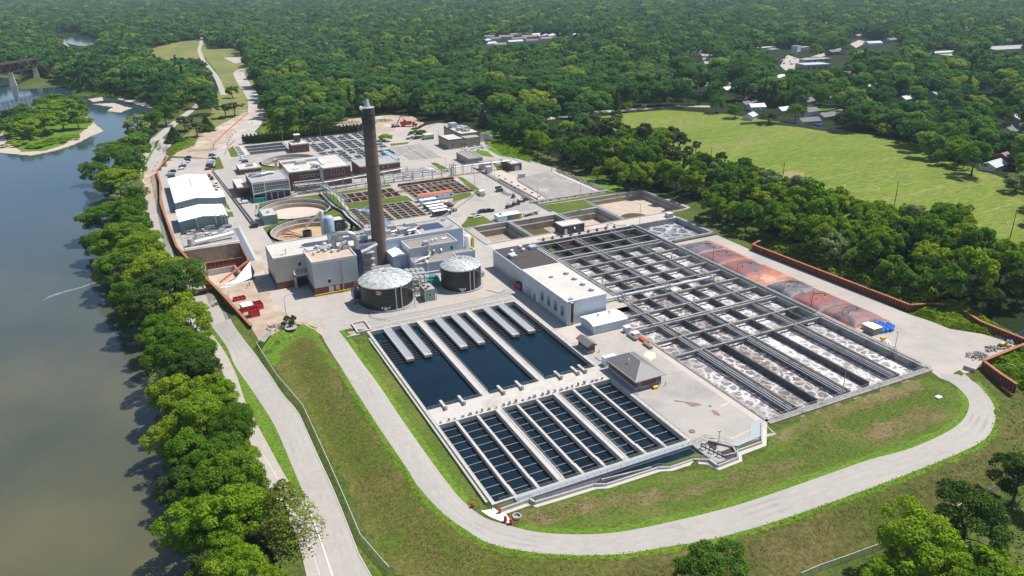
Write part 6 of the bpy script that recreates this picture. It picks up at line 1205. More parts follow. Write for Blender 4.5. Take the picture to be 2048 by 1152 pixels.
boxy('shipping_container', 'dark grey container with white roof, furthest of the four containers', 'container', 131, 140.6, 381.8, 384.6, 2.8, 'slate_box', 'roof_white'); boxy('shipping_container', 'dark container with white roof, second from the back of the four', 'container', 130.8, 140.4, 376.8, 379.6, 2.7, 'slate_box', 'roof_white')
boxy('shipping_container', 'cream container with white roof, third from the back of the four', 'container', 130.6, 140.2, 371.6, 374.4, 2.8, 'cream_box', 'roof_white'); boxy('shipping_container', 'slate blue container with white roof, nearest of the four by the blue building', 'container', 130.3, 138.2, 366.2, 369, 2.9, 'slate_box', 'roof_white')
t = thing('blue_cabinet', 'small bright blue cabinet at the end of the nearest slate container', 'cabinet', (139, 366.4, 0)); MB().box(138.6, 140.2, 366.4, 368.2, 0, 2.3).build('body', 'blue_box', t); MB().box(138.5, 140.3, 366.3, 368.3, 2.3, 2.45).build('lid', 'white_paint', t)
for x0, x1, m, l in ((156.4, 161.4, 'white_paint', 'white container at the left end of the row by the deep basins'), (161.5, 163.6, 'teal', 'teal container squeezed between white and brown containers by the deep basins'), (163.7, 168.2, 'brown_box', 'brown container right of the teal one by the deep basins'), (168.3, 169.8, 'yellow_paint', 'narrow yellow container at the right end of the row by the deep basins')):
    boxy('shipping_container', l, 'container', x0, x1, 341.9, 347.2, 2.8, m, 'roof_white' if m != 'yellow_paint' else 'cream_box')
MB_ = MB().lathe(159, 345, [(.8, 2.95), (.8, 3.4), (.01, 3.5)], 10).build('roof_fan', 'black_steel'); tag(MB_, 'round black fan on top of the white container', 'fan')
t = boxy('white_hut', 'small white hut at the bend of the service road beside the basins', 'hut', 168.6, 171.4, 392.6, 395.4, 2.3, 'white_paint', 'roof_white', z=.1)
t = boxy('tan_shed', 'tan roofed green shed near the far dirt lot', 'shed', 194.4, 201.6, 556, 562, 3.6, 'cream_box', 'sandy_stain', z=.1); MB().box(194.6, 201.4, 555.8, 556, .2, 1.8).build('green_base', 'teal', t)
t = boxy('sludge_shed', 'small white roofed shed with grey walls at the end of the red lagoon bags', 'shed', 215.6, 219.6, 161.2, 165.4, 2.5, 'brown_box', 'roof_white', z=.1)
boxy('white_box', 'low white box between the lagoon bags and the blue tarped pile', 'box', 217.4, 220.6, 165.8, 167.8, 1.6, 'ac_grey', 'roof_white', z=.05)
t = boxy('equipment_hut', 'small grey hut on the gallery deck corner by the holding tank', 'hut', 236, 239, 305.4, 308.8, 2.1, 'ac_grey', 'roof_pale', z=.1)
t = boxy('equipment_hut', 'small square hut with grey tank under the pipe bridge', 'hut', 192.6, 196, 436, 440, 4.2, 'ac_grey', 'roof_pale', z=.1); boxy('equipment_hut', 'cream block between the low tan building and the pipe bridge hut', 'hut', 193.5, 200, 446, 452, 4.6, 'cream_box', 'conc_mid', z=.1)
boxy('small_trailer', 'small white trailer box beside the white roofed shed and aeration lanes', 'trailer', 141.4, 143.4, 203.0, 205.0, 2.0, 'clad_pale', 'roof_white'); boxy('white_pump_cover', 'low white pump cover with yellow bin beside the aeration lanes', 'cover', 141.8, 144.0, 198.4, 200.4, 1.6, 'white_paint', 'roof_white', z=.1)
for x0, x1, y0, y1, m, l in ((140.6, 141.6, 196.2, 201.6, 'brown_box', 'stack of grey brown timber beside the aeration lanes'), (142.6, 143.8, 192.4, 197.4, 'orange_roof', 'orange steel stack beside the lower aeration lane'), (141.6, 142.8, 188.8, 193.2, 'brown_box', 'low pile of grey timber nearest the hipped brick building')):
    b = MB()
    for k in range(4): b.box(x0+k*(x1-x0)/4, x0+(k+.8)*(x1-x0)/4, y0, y1, .05, .9+.1*(k % 2))
    tag(b.build('timber_stack', m), l, 'stack')
# lagoon bags
m, nt, b_ = newmat('bag_red'); b_.inputs['Roughness'].default_value = .62
v = pos_node(nt); n1 = nz(nt, v, .16, 5, .6, 1.2); nt.links.new(ramp(nt, n1, [(.36, (.075, .072, .085)), (.46, (.16, .12, .13)), (.53, (.24, .07, .058)), (.66, (.33, .10, .07))]), b_.inputs['Base Color']); bump(nt, b_, nz(nt, v, .5, 4), .35, .3)
m, nt, b_ = newmat('bag_dark'); b_.inputs['Roughness'].default_value = .62
nt.links.new(ramp(nt, nz(nt, pos_node(nt), .14, 5, .6, 1.2), [(.40, (.06, .062, .078)), (.55, (.17, .155, .165)), (.70, (.26, .15, .135))]), b_.inputs['Base Color'])
m, nt, b_ = newmat('bag_rose'); b_.inputs['Roughness'].default_value = .62
nt.links.new(ramp(nt, nz(nt, pos_node(nt), .13, 5, .6, 1.0), [(.38, (.07, .07, .085)), (.5, (.22, .12, .115)), (.62, (.33, .15, .13))]), b_.inputs['Base Color'])
mat('red_mud', (.47, .20, .125), (.33, .11, .065), .25, .7, big=((.58, .36, .26), .10, .5)); drape('red_mud_strip', ragged([(213.9, 167), (231, 167), (231.4, 214), (232, 268), (214.2, 270), (214.0, 200)], .3), 'red_mud', .08, cut=False)
def bag(y0, y1, h, m, label, x0=214.8, x1=230.2, n=22):
    vs = []; fs = []
    for i in range(n+1):
        for j in range(n+1):
            u = -1+2*i/n; w = -1+2*j/n; k = max(0, 1-abs(u)**3.6)**.5*max(0, 1-abs(w)**3.6)**.5; x = (x0+x1)/2+u*(x1-x0)/2; y = (y0+y1)/2+w*(y1-y0)/2
            vs.append((x, y, .1+h*k+.10*k*mnoise.noise(Vector((x*.35, y*.35, 0)))))
    for i in range(n):
        for j in range(n): a = i*(n+1)+j; fs.append((a, a+n+1, a+n+2, a+1))
    t = thing('sludge_bag', label, 'lagoon bag', (x0, y0, 0)); MB().add(vs, fs).build('cover', m, t, smooth=True)
    for q in ((.35, .5), (.7, .55)): X_, Y_ = x0+(x1-x0)*q[0], y0+(y1-y0)*q[1]; MB().tube((X_, Y_, h*.9), (X_, Y_, h+.55), .22, 8).build('filling_port', 'black_steel', t)
    b = MB(); P = []
    for k in range(9): a = k/8; X_ = x0+1+(x1-x0-3)*a; Y_ = y0+(y1-y0)*(.35+.4*math.sin(a*2.6)); P.append((X_, Y_, .25+h*max(0, 1-abs(2*a*.85-.9)**3.6)**.5*.97))
    b.path(P, .12, 5).build('hose', 'rust', t)
bag(256.2, 268.4, .5, 'bag_dark', 'flat dark grey lagoon bag at the far end of the row, in red liquid'); bag(241.0, 255.4, .95, 'bag_red', 'red and grey lagoon bag, second from the far end'); bag(224.6, 240.4, .9, 'bag_red', 'red lagoon bag with dark folds, third from the far end')
bag(198.8, 212.8, 1.5, 'bag_dark', 'dark blue grey lagoon bag just beyond the bare red strip'); bag(184.2, 199.2, 1.4, 'bag_red', 'orange red lagoon bag, second from the near end'); bag(168.4, 184.4, 1.8, 'bag_rose', 'dull rose lagoon bag with dark centre, nearest of the row')
mat('tote_blue', (.02, .14, .55), (.04, .20, .62), 1.2, .35); tc = 0
for i in range(4):
    for j in range(4):
        if (i, j) in ((3, 0), (0, 3), (3, 3)): continue
        x, y = 219.6+i*1.9+j*.35, 161.0+j*1.75-i*.25; b = MB().box(x, x+1.5, y, y+1.4, .15, 1.3); vs = [(x-.05, y-.05, 1.3), (x+1.55, y-.05, 1.3), (x+1.55, y+1.45, 1.3), (x-.05, y+1.45, 1.3), (x+.4, y+.4, 1.65), (x+1.1, y+.4, 1.6), (x+1.1, y+1, 1.68), (x+.4, y+1, 1.6)]
        b.add(vs, [(0, 1, 5, 4), (1, 2, 6, 5), (2, 3, 7, 6), (3, 0, 4, 7), (4, 5, 6, 7)]); o = b.build('covered_tote', 'tote_blue'); tag(o, 'bulk tote under shiny blue sheeting in the cluster by the lagoon bags', 'tote', 'blue covered totes')
def mast(name, px_, py_, h, label, arm=1.2, r=.13, m='galv', z=None, curved=False, lean=0, cat='lamp post', group=None, heads=1):
    x, y = G(px_, py_, 0 if z is None else z)[:2]; z = H1(x, y) if z is None else z; t = thing(name, label, cat, (x, y, z), group); b = MB().tube((x, y, z-.3), (x, y, z+h), r, 6, r*.7); b.build('pole', m, t)
    if curved: b = MB().path([(x, y, z+h), (x+.6, y, z+h+.9), (x+1.6, y, z+h+1.4), (x+2.8, y, z+h+1.5)], .1, 5); b.build('arm', m, t); MB().box(x+2.4, x+3.5, y-.2, y+.2, z+h+1.4, z+h+1.6).build('lamp_head', 'fascia', t)
    elif cat == 'lamp post':
        for k in range(heads): s = (-1, 1)[k]; MB().tube((x, y, z+h), (x+s*arm, y, z+h+.2), .08, 4).box(*sorted((x+s*(arm-.5), x+s*(arm+.3))), y-.25, y+.25, z+h+.1, z+h+.4).build('lamp_head', 'ac_grey', t)
    return t
for px_, py_, h, l, kw in ((574.5, 645, 9.6, 'tall curved lamp post on the dirt corner below the process building', dict(curved=True)), (830, 615, 7.2, 'thin lamp post in front of the dome tanks', dict(arm=.4)), (1425, 527, 8.3, 'dark rusty lamp post beside the second lagoon bag', dict(m='rust', arm=.5)), (1622, 618, 8.3, 'dark lamp post beside the orange lagoon bag', dict(m='rust', arm=.5)),
        (1789, 701, 6.8, 'lamp post with yellow band in the yard right of the aeration tank', dict(arm=.4)), (1685, 784, 8.6, 'slim grey lamp post standing in the near end of the aeration lanes', dict(arm=.5)), (1279, 455, 12.0, 'tall lamp post between the holding tank and the gallery deck', dict(arm=.7)), (566, 283, 11, 'floodlight post in front of the hedge, leftmost of three', dict(heads=2)), (642, 276, 11.3, 'floodlight post in front of the hedge, middle of three', dict(heads=2)),
        (718, 267, 8.6, 'floodlight post in front of the hedge, nearest the chimney', dict(heads=2)), (505, 310, 7.5, 'lamp post beside the left channel basin', dict(arm=.5)), (556, 391, 6.5, 'globe lamp post before the glass front', dict(arm=.3)), (1161, 398, 10.0, 'lamp post at the edge of the small square lawn by the grey slab', dict(arm=.4)), (1075, 402, 8, 'lamp post at the near corner of the valve deck', dict(arm=.4)), (989, 355, 8, 'lamp post beside the tank under the pipe bridge', dict(arm=.4)),
        (520, 442, 8.0, 'curved lamp post between the halls and the round basins', dict(curved=True)), (1437, 887, 4.0, 'short lamp post beside the outlet chamber', dict(arm=.3)), (950, 375, 8, 'lamp post in the service road verge by the brown basins', dict(arm=.4)), (892, 338, 7, 'lamp post by the left end of the pipe bridge', dict(arm=.4)), (878, 283, 7, 'lamp post in front of the far dirt lot', dict(arm=.4)), (445, 397, 6.5, 'lamp post between the parked white vans and the lawn', dict(arm=.4))): mast('lamp_post', px_, py_, h, l, **kw)
for px_, py_, l in ((1103.7, 341.6, 'left of two wooden power poles at the wood edge behind the grey slab'), (1118, 340, 'right of two wooden power poles at the wood edge behind the grey slab')): mast('power_pole', px_, py_, 12, l, m='bark', cat='power pole', r=.2)
for px_, py_, l in ((1422, 318, 'wooden power pole in front of the goal at the far side of the field'), (1566, 352, 'wooden power pole beside the sandy patch of the field'), (1788, 414, 'wooden power pole standing before the near football pitch'), (2020, 476, 'wooden power pole at the right edge of the field')): mast('power_pole', px_, py_, 13 if px_ > 1700 else 8, l, m='bark', cat='power pole', r=.22, z=5)
for (a, b2), l in ((((1483.3, 278.6), (1497.2, 280.8)), 'white football goal on the far pitch'), (((1791.7, 354.3), (1812.9, 357.5)), 'white football goal on the nearer pitch')):
    p, q = Vector(G(*a, 5)), Vector(G(*b2, 5)); t = thing('football_goal', l, 'goal', p); up = Vector((0, 0, 2.6)); bk = Vector((1.0, -.3, 0)).normalized()*1.6; r = .12
    MB().tube(p, p+up, r, 5).tube(q, q+up, r, 5).tube(p+up, q+up, r, 5).build('frame', 'white_paint', t); MB().tube(p+up, p-bk, .05, 4).tube(q+up, q-bk, .05, 4).tube(p-bk, q-bk, .05, 4).build('stay', 'white_paint', t)
# fences
m = bpy.data.materials.new('wire_mesh'); m.use_nodes = True; nt = m.node_tree; MATS['wire_mesh'] = m; bs = nt.nodes['Principled BSDF']; bs.inputs['Base Color'].default_value = (.42, .46, .44, 1); bs.inputs['Alpha'].default_value = .42; bs.inputs['Roughness'].default_value = .6
def fence(pts, h, label, mm='wire_mesh', sp=3.0, name='wire_fence', pole='galv', r=.06, toprail=True, dz=0):
    P = []
    for a, b2 in zip(pts, pts[1:]):
        n = max(1, round((Vector(b2[:2])-Vector(a[:2])).length/sp))
        for k in range(n): P.append((a[0]+(b2[0]-a[0])*k/n, a[1]+(b2[1]-a[1])*k/n))
    P.append(tuple(pts[-1][:2])); Z = [H1(*p)+dz for p in P]; t = thing(name, label, 'fence', (P[0][0], P[0][1], Z[0])); b = MB()
    for p, z in zip(P, Z): b.tube((p[0], p[1], z-.3), (p[0], p[1], z+h), r, 4)
    b.build('posts', pole, t); v = [(p[0], p[1], z) for p, z in zip(P, Z)]+[(p[0], p[1], z+h) for p, z in zip(P, Z)]; n = len(P); MB().add(v, [(i, i+1, n+i+1, n+i) for i in range(n-1)]).build('mesh_panel', mm, t)
    if toprail: MB().path([(p[0], p[1], z+h) for p, z in zip(P, Z)], r*.9, 4).build('top_rail', 'white_paint' if pole == 'galv' else pole, t)
    return t
fence(px(FENCE_PX), 2.2, 'tall grey wire mesh fence between riverside road and grassy mound'); FR = px([(1600, 1160), (1640, 1143), (1700, 1122), (1765, 1098), (1850, 1048), (1905, 1028), (1960, 1000), (2010, 973), (2060, 952)]); fence(FR, 2.0, 'pale wire fence below the rough bank at the lower right')
fence(px([(2010, 737), (2048, 748), (2090, 762)]), 2.0, 'short wire fence in the bushes right of the v shaped sheet pile wall'); fence(px([(870, 449), (905, 425), (945, 395), (953, 385)], 0), 1.8, 'wire fence beside the container yard along the service road'); fence(px([(375, 305), (433, 301)], 0), 1.8, 'wire fence along the back of the car park')
mat('black_wood', (.05, .05, .045), (.08, .075, .07), 1, .8)
fence(px([(570, 1152), (545, 1110), (530, 1090)]), 1.2, 'dark wooden fence beside the path under the riverside trees', 'black_wood', name='wooden_fence', pole='black_wood'); fence(px([(322, 262), (288, 300), (272, 330), (262, 345)]), 1.2, 'dark wooden rail fence beside the upper riverside path', 'wire_mesh', name='wooden_fence', pole='black_wood')
fence(px([(1480, 250), (1530, 247), (1600, 254), (1650, 262), (1688, 264)], 5), 1.8, 'grey brown board fence behind the gardens at the far edge of the field', 'brown_box', name='board_fence', pole='brown_box')
ng = fence(px([(497, 226), (460, 258), (428, 288), (427, 300)], 0), 1.0, 'orange safety netting along the dirt beside the access road', 'orange_net', name='safety_fence', pole='orange_net', toprail=False); fence(px([(470, 282), (456, 296), (450, 310)], 0), 1.0, 'short orange safety netting at the car park entrance', 'orange_net', name='safety_fence', pole='orange_net', toprail=False)
# drums and bollards
def post(px_, py_, h, r, m, name, label, cat, group=None, z=None, xy=None):
    x, y = xy or (G(px_, py_, z)[:2] if z is not None else GH(px_, py_)[:2]); z = H1(x, y); o = MB().lathe(0, 0, [(r, 0), (r, h*.7), (r*.8, h*.72), (r*.8, h), (.01, h+.05)], 10).build(name, m); o.location = (x, y, z); return tag(o, label, cat, group)
for k, (a, c) in enumerate(((945, 1015), (1000, 1026), (1011, 1043), (1022, 1048))): post(a, c, 1.5, .42, 'red_paint', 'red_bollard', 'dark red bollard at the white apron corner, number %s from the left' % ['one', 'two', 'three', 'four'][k], 'bollard')
for a, c in ((960, 1014), (1021, 1040)): post(a, c, 1.5, .1, 'yellow_paint', 'marker_post', 'thin yellow marker post at the white apron corner', 'marker post', 'thin yellow marker posts')
for a, c in [(c256(x, y)) for x, y in ((1145, 180), (1150, 150), (1165, 120), (1180, 90), (1200, 60), (1240, 30))]+[(505, 247), (512, 240), (518, 232), (519, 226)]: post(a, c, 1.1, .35, 'orange_net' if rnd.random() < .3 else 'black_steel', 'traffic_drum', 'small dark traffic drum along the gravel access road', 'traffic drum', 'traffic drums on the access road', z=0)
for a, c in [(c256(x, y)) for x, y in ((338, 380), (315, 420), (292, 480), (270, 560), (275, 600), (290, 650))]: post(a, c, 1.1, .35, 'orange_net', 'traffic_drum', 'small orange traffic drum beside the construction lane by the wall', 'traffic drum', 'traffic drums by the sheet pile wall')
for x, y in ((125.2, 195.0), (131.6, 166.6)): post(0, 0, 1.5, .16, 'yellow_paint', 'yellow_post', 'yellow post at the corner of the %s' % ('small brick shed' if y > 190 else 'hipped brick building'), 'bollard', xy=(x, y))
o = MB().tube((127, 166.6, .5), (128.6, 166.6, .5), .5, 10).box(127, 128.6, 166.4, 166.8, 0, .2).build('compressor', 'yellow_paint'); tag(o, 'small yellow barrel shaped unit in front of the hipped brick building', 'compressor')
o = MB().box(214.4, 216, 156.4, 157.6, .8, 1.6).tube((215.2, 157, 0), (215.2, 157, .8), .12, 5).build('yellow_unit', 'yellow_paint'); tag(o, 'yellow box on a post in the yard right of the aeration lanes', 'equipment')
x, y, z = GH(1034, 1036); o = MB().lathe(0, 0, [(1.1, 0), (1.1, .8), (.8, .8), (.8, .2), (.01, .2)], 16).build('concrete_ring', 'conc_mid'); o.location = (x, y, z); tag(o, 'round concrete well ring on the lawn beside the white apron', 'well ring')
x, y, z = GH(1877, 796); o = MB().box(-.9, .9, -.7, .7, 0, .5).box(-.5, .5, -.4, .4, .5, .56).build('valve_box', 'white_paint'); o.location = (x, y, z); tag(o, 'small white box alone on the green front lawn', 'box')
x, y, z = GH(1384, 863); o = MB().lathe(0, 0, [(.9, .08), (.9, .2), (.5, .2), (.01, .12)], 12).build('manhole_ring', 'mud_brown'); o.location = (x, y, 0); tag(o, 'brown rimmed manhole on the slab near the outlet chamber', 'manhole')
# red formwork boxes and workers on the dirt
def crate(x, y, w, d, h, label, lid=False, rz=0.1, nl=1):
    t = thing('formwork_crate', label, 'crate', (x, y, 0), None, rz); b = MB()
    for k in range(nl):
        z = k*h*1.1+.3
        for q in ((0, w, 0, .15), (0, w, d-.15, d), (0, .15, .15, d-.15), (w-.15, w, .15, d-.15), (w*.33, w*.33+.12, .15, d-.15), (w*.66, w*.66+.12, .15, d-.15)): b.box(*q, z, z+h)
    b.build('frame', 'red_paint', t, local=True); MB().box(.1, w-.1, .1, d-.1, .1, .3).build('base', 'conc_mid', t, local=True)
    if lid: MB().box(0, w, 0, d, nl*h*1.1+.3, nl*h*1.1+.4).build('lid', 'roof_white', t, local=True)
crate(21, 298.8, 4.6, 2.6, .9, 'red open crate on a grey base, nearest the white tarp'); crate(27.4, 286.2, 3.0, 4.6, .9, 'red open crate stacked two high, right of the white covered one', nl=2); crate(24.4, 279.8, 3.6, 3.6, .9, 'red open crate stacked three high, nearest the lamp post', nl=3); crate(22.6, 286.4, 4.2, 4.6, .9, 'red crate with white sheet on top in the middle of the red stack', lid=True, nl=2); crate(20.4, 283.4, 2, 3, .5, 'low flat red crate at the left end of the red stack')
t = thing('grey_tarp_pile', 'small heap under a pale grey sheet right of the single red crate', 'heap', (27, 294, 0)); MB().lathe(28.3, 294.6, [(1.9, 0), (1.6, .7), (.8, 1.0), (.01, 1.1)], 9).build('sheet', 'ac_grey', t)
b = MB()
for k in range(4): a, c = G(518+k*3, 682+k*1.2, 0)[:2], G(534+k*3, 663+k*1.2, 0)[:2]; b.tube((*a, .25), (*c, .25), .25, 6)
tag(b.build('pipe_stack', 'conc_mid'), 'stack of long grey pipes on the ground at the end of the sheet pile wall', 'pipe stack')
o = MB().lathe(0, 0, [(2.2, .1), (2.2, .3), (.01, .35)], 20).build('concrete_disc', 'conc_mid'); x, y = G(582, 656, 0)[:2]; o.location = (x, y, 0); tag(o, 'flat round concrete cover below the curved lamp post', 'cover')
def person(x, y, rz, label, top, pose=0):
    t = thing('person', label, 'person', (x, y, .05), None, rz); me = bpy.data.meshes.new('body'); o = bpy.data.objects.new('body', me); C.objects.link(o); o.parent = t
    lean = .25*pose; J = {'pel': (0, 0, .95), 'ch': (lean*.8, 0, 1.35), 'nk': (lean, 0, 1.5), 'hd': (lean*1.15, 0, 1.66), 'ls': (lean, .19, 1.42), 'le': (lean+.08, .27, 1.15), 'lh': (lean+.28, .22, .98), 'rs': (lean, -.19, 1.42), 're': (lean+.02, -.28, 1.14), 'rh': (lean+.2, -.26, .92),
        'lk': (.08, .12, .5), 'lf': (-.02, .13, .07), 'lt': (.2, .14, .04), 'rk': (.02, -.12, .5), 'rf': (-.12, -.13, .07), 'rt': (.1, -.14, .04)}
    rr = {'pel': .16, 'ch': .17, 'nk': .07, 'hd': .12, 'ls': .08, 'le': .055, 'lh': .045, 'rs': .08, 're': .055, 'rh': .045, 'lk': .08, 'lf': .06, 'lt': .05, 'rk': .08, 'rf': .06, 'rt': .05}; K = list(J)
    E_ = [('pel', 'ch'), ('ch', 'nk'), ('nk', 'hd'), ('ch', 'ls'), ('ls', 'le'), ('le', 'lh'), ('ch', 'rs'), ('rs', 're'), ('re', 'rh'), ('pel', 'lk'), ('lk', 'lf'), ('lf', 'lt'), ('pel', 'rk'), ('rk', 'rf'), ('rf', 'rt')]
    me.from_pydata([J[k] for k in K], [(K.index(a), K.index(b)) for a, b in E_], []); me.materials.append(MATS[top]); o.modifiers.new('skin', 'SKIN'); sv = me.skin_vertices[0].data
    for i, k in enumerate(K): sv[i].radius = (rr[k], rr[k]); sv[i].use_root = (k == 'pel')
    o.modifiers.new('sub', 'SUBSURF').levels = 1
    MB().lathe(J['hd'][0], 0, [(.16, 1.70), (.14, 1.80), (.08, 1.86), (.01, 1.88)], 10).build('helmet', 'white_paint', t, local=True); MB().box(J['ch'][0]-.17, J['ch'][0]+.17, -.2, .2, 1.1, 1.45).build('vest', 'orange_roof', t, local=True)
person(27.6, 311.4, .4, 'person in orange work clothes bending forward on the dirt below the white tarp', 'orange_roof', 2); person(29.0, 313.6, 2, 'person in red orange work clothes standing behind the other worker', 'rust', 0)
# machines
def digger(px_, py_, rz, label, bodym='ac_grey', armm='red_paint', s=1.0):
    x, y = G(px_, py_, 0)[:2]; t = thing('excavator', label, 'excavator', (x, y, H1(x, y)), None, rz); b = lambda mb, n, m: mb.build(n, m, t, local=True)
    for sy in (-1.3, 1.3): m_ = MB().tube((-1.8, sy-.3, .5), (-1.8, sy+.3, .5), .5, 8).tube((1.8, sy-.3, .5), (1.8, sy+.3, .5), .5, 8).box(-1.8, 1.8, sy-.28, sy+.28, .05, .95); b(m_, 'track', 'black_steel')
    b(MB().box(-2.2, 1.6, -1.3, 1.3, 1.1, 2.4), 'body', bodym); b(MB().box(.1, 1.6, .2, 1.3, 2.4, 3.2), 'cab', 'white_paint'); b(MB().box(.2, 1.7, .3, 1.2, 2.0, 3.0), 'cab_window', 'glass_dark'); b(MB().tube((1.2, -.3, 2), (4.6, -.3, 6.4), .4, 6, .3).tube((4.6, -.3, 6.4), (5.4, -.3, 6.6), .3, 6), 'boom', armm); b(MB().tube((5.2, -.3, 6.7), (7.6, -.3, 3.4), .28, 6, .2), 'stick', armm); b(MB().prism([(7.2, -.9), (8.4, -.9), (8.4, .3), (7.2, .3)], 2.4, 3.6), 'bucket', 'black_steel'); t.scale = (s, s, s)
digger(791, 254, .35, 'red armed excavator with pale body digging in the far dirt lot', s=1.25)
t = thing('dump_truck', 'red dump truck parked in front of the excavator in the far dirt lot', 'dump truck', (*G(817, 253, 0)[:2], 0), None, -.42); t.scale = (1.25, 1.25, 1.25)
MB().add([(-5, -1.2, 1.2), (2, -1.2, 1.2), (2, 1.2, 1.2), (-5, 1.2, 1.2), (-5.3, -1.3, 3.2), (2.3, -1.3, 3.4), (2.3, 1.3, 3.4), (-5.3, 1.3, 3.2)], [(3, 2, 1, 0), (0, 1, 5, 4), (1, 2, 6, 5), (2, 3, 7, 6), (3, 0, 4, 7)]).build('dump_body', 'red_paint', t, local=True); MB().box(-4.8, 2, -1.1, 1.1, 2.6, 2.8).build('load', 'dirt', t, local=True); MB().box(2.6, 4.4, -1.2, 1.2, .9, 3.0).box(4.4, 5.9, -.9, .9, .9, 2.0).build('cab', 'red_paint', t, local=True); MB().box(4.2, 4.43, -1.0, 1.0, 2.1, 2.9).build('windscreen', 'glass_dark', t, local=True)
for wx in (-4, -2.7, 3.2, 5.0):
    for sy in (-1.05, 1.05): MB().tube((wx, sy-.2, .55), (wx, sy+.2, .55), .55, 10).build('wheel', 'black_steel', t, local=True)
def tractor(x, y, rz, col, label, kindname='tractor', loader=True):
    t = thing(kindname, label, kindname.replace('_', ' '), (x, y, .1), None, rz); bb = lambda mb, n, m: mb.build(n, m, t, local=True); bb(MB().box(-.4, 1.8, -.45, .45, .7, 1.5).box(-1.2, -.3, -.6, .6, .7, 1.2), 'body', col); bb(MB().box(-1.2, .1, -.65, .65, 2.3, 2.45), 'cab_roof', col); b = MB()
    for q in ((-1.1, -.55), (-1.1, .55), (0, -.55), (0, .55)): b.tube((*q, 1.2), (*q, 2.3), .06, 4)
    bb(b, 'cab_frame', 'black_steel')
    for wx, r in ((-.8, .75), (1.4, .5)):
        for sy in (-.8, .8): bb(MB().tube((wx, sy-.2, r), (wx, sy+.2, r), r, 12), 'wheel', 'black_steel')
    if loader: bb(MB().tube((.4, -.7, 1.3), (2.6, -.7, .6), .1, 4).tube((.4, .7, 1.3), (2.6, .7, .6), .1, 4).box(2.5, 3.1, -.9, .9, .2, .8), 'loader', 'black_steel')
tractor(171.8, 362.2, .3, 'paint_green', 'green tractor with loader on the yard behind the containers'); tractor(177, 364.8, .2, 'red_paint', 'red and white tractor right of the green tractor'); tractor(182, 368.6, .1, 'white_paint', 'white loader beside the drain channel', 'loader'); tractor(185, 370, .2, 'black_steel', 'dark small loader nearest the valve deck', 'loader')
tractor(183.0, 379, 1.2, 'paint_dark grey', 'small grey utility cart beside the pale green boxes', 'utility_cart', False); tractor(143.6, 371.0, 1.8, 'yellow_paint', 'small yellow and black forklift beside the blue cabinet', 'forklift')
t = thing('tank_trailer', 'long white cylindrical tank trailer beside the deep basins', 'tank trailer', (172, 343, 0)); MB().tube((171.6, 343.6, 1.4), (181.4, 346.2, 1.4), .7, 10).build('tank', 'roof_gravel', t); MB().box(172.4, 180.6, 343.6, 344.3, .5, .8).tube((173.2, 343, .45), (173.2, 344.4, .45), .45, 8).tube((180, 344.6, .45), (180, 346.4, .45), .45, 8).build('chassis', 'black_steel', t)
b = MB(); 
for k in range(16): x, y = 181.8+rnd.uniform(-.6, 2.0)-k*.0, 384+k*.75; tag(MB().box(x, x+1.1, y, y+1.0, .05, rnd.uniform(.4, .9)).build('plastic_crate', 'gen_green'), 'small pale green plastic crate in the row along the drain channel', 'crate', 'pale green crates along the drain channel')
t = thing('green_skip', 'dark green skip with raised lid at the end of the pale green crates', 'skip', (180, 393, 0)); MB().prism([(179.8, 393.4), (183.4, 393.4), (183.2, 396.4), (180, 396.4)], .2, 2.0).build('body', 'paint_green', t); MB().box(179.6, 183.6, 396.2, 396.5, 1.6, 2.8).build('lid', 'black_steel', t)
t = thing('junk_pallets', 'heap of pale scrap pallets and plates on the triangular lawn', 'scrap heap', (147, 354, 0)); b = MB()
for k in range(9): x, y = 146+rnd.uniform(0, 5), 353+rnd.uniform(0, 4); b.box(x, x+2.4, y, y+1.2, .1+.1*k, .2+.1*k)
b.build('pallets', 'conc_light', t)
t = thing('frame_pile', 'pile of white angular frames by the right wall of the aeration tank', 'scrap heap', (213, 153, 0)); b = MB()
for k in range(14): x, y = 213+rnd.uniform(0, 3), 152.5+rnd.uniform(0, 4); b.tube((x, y, rnd.uniform(.1, .8)), (x+rnd.uniform(-2, 2), y+rnd.uniform(-2, 2), rnd.uniform(.1, 1.2)), .12, 4)
b.build('frames', 'white_paint', t)
# right yard: barriers, rock heap, blue boom, heaps
for k, (a, c) in enumerate([((1927, 737), (1938, 741)), ((1939, 741.5), (1950, 745))]): 
    p, q = G(*a, 0), G(*c, 0); tag(MB().wallseg(p, q, .8, 0, .9).wallseg(p, q, .5, .9, 1.2).build('concrete_barrier', 'conc_mid'), 'grey concrete barrier block beside the v shaped wall, %s one' % ('left', 'right')[k], 'barrier')
for k in range(4): p, q = G(1989+k*3.5, 672+k*-1, 0), G(2008+k*3.5, 681-k, 0); tag(MB().wallseg(p, q, .5, .1, .5).build('steel_beam', 'galv'), 'long steel beam lying beside the far sheet pile wall', 'steel beam', 'steel beams by the far sheet pile wall')
x, y = G(2003, 694, 0)[:2]; t = thing('yellow_roller', 'small yellow compactor among brown rocks and branches', 'compactor', (x, y, 0)); MB().box(x-.9, x+.9, y-.6, y+.6, .7, 1.6).build('body', 'yellow_paint', t); MB().tube((x-1, y-.7, .5), (x-1, y+.7, .5), .5, 10).build('drum', 'black_steel', t); MB().tube((x+1, y-.7, .5), (x+1, y+.7, .5), .5, 10).build('drum', 'black_steel', t)
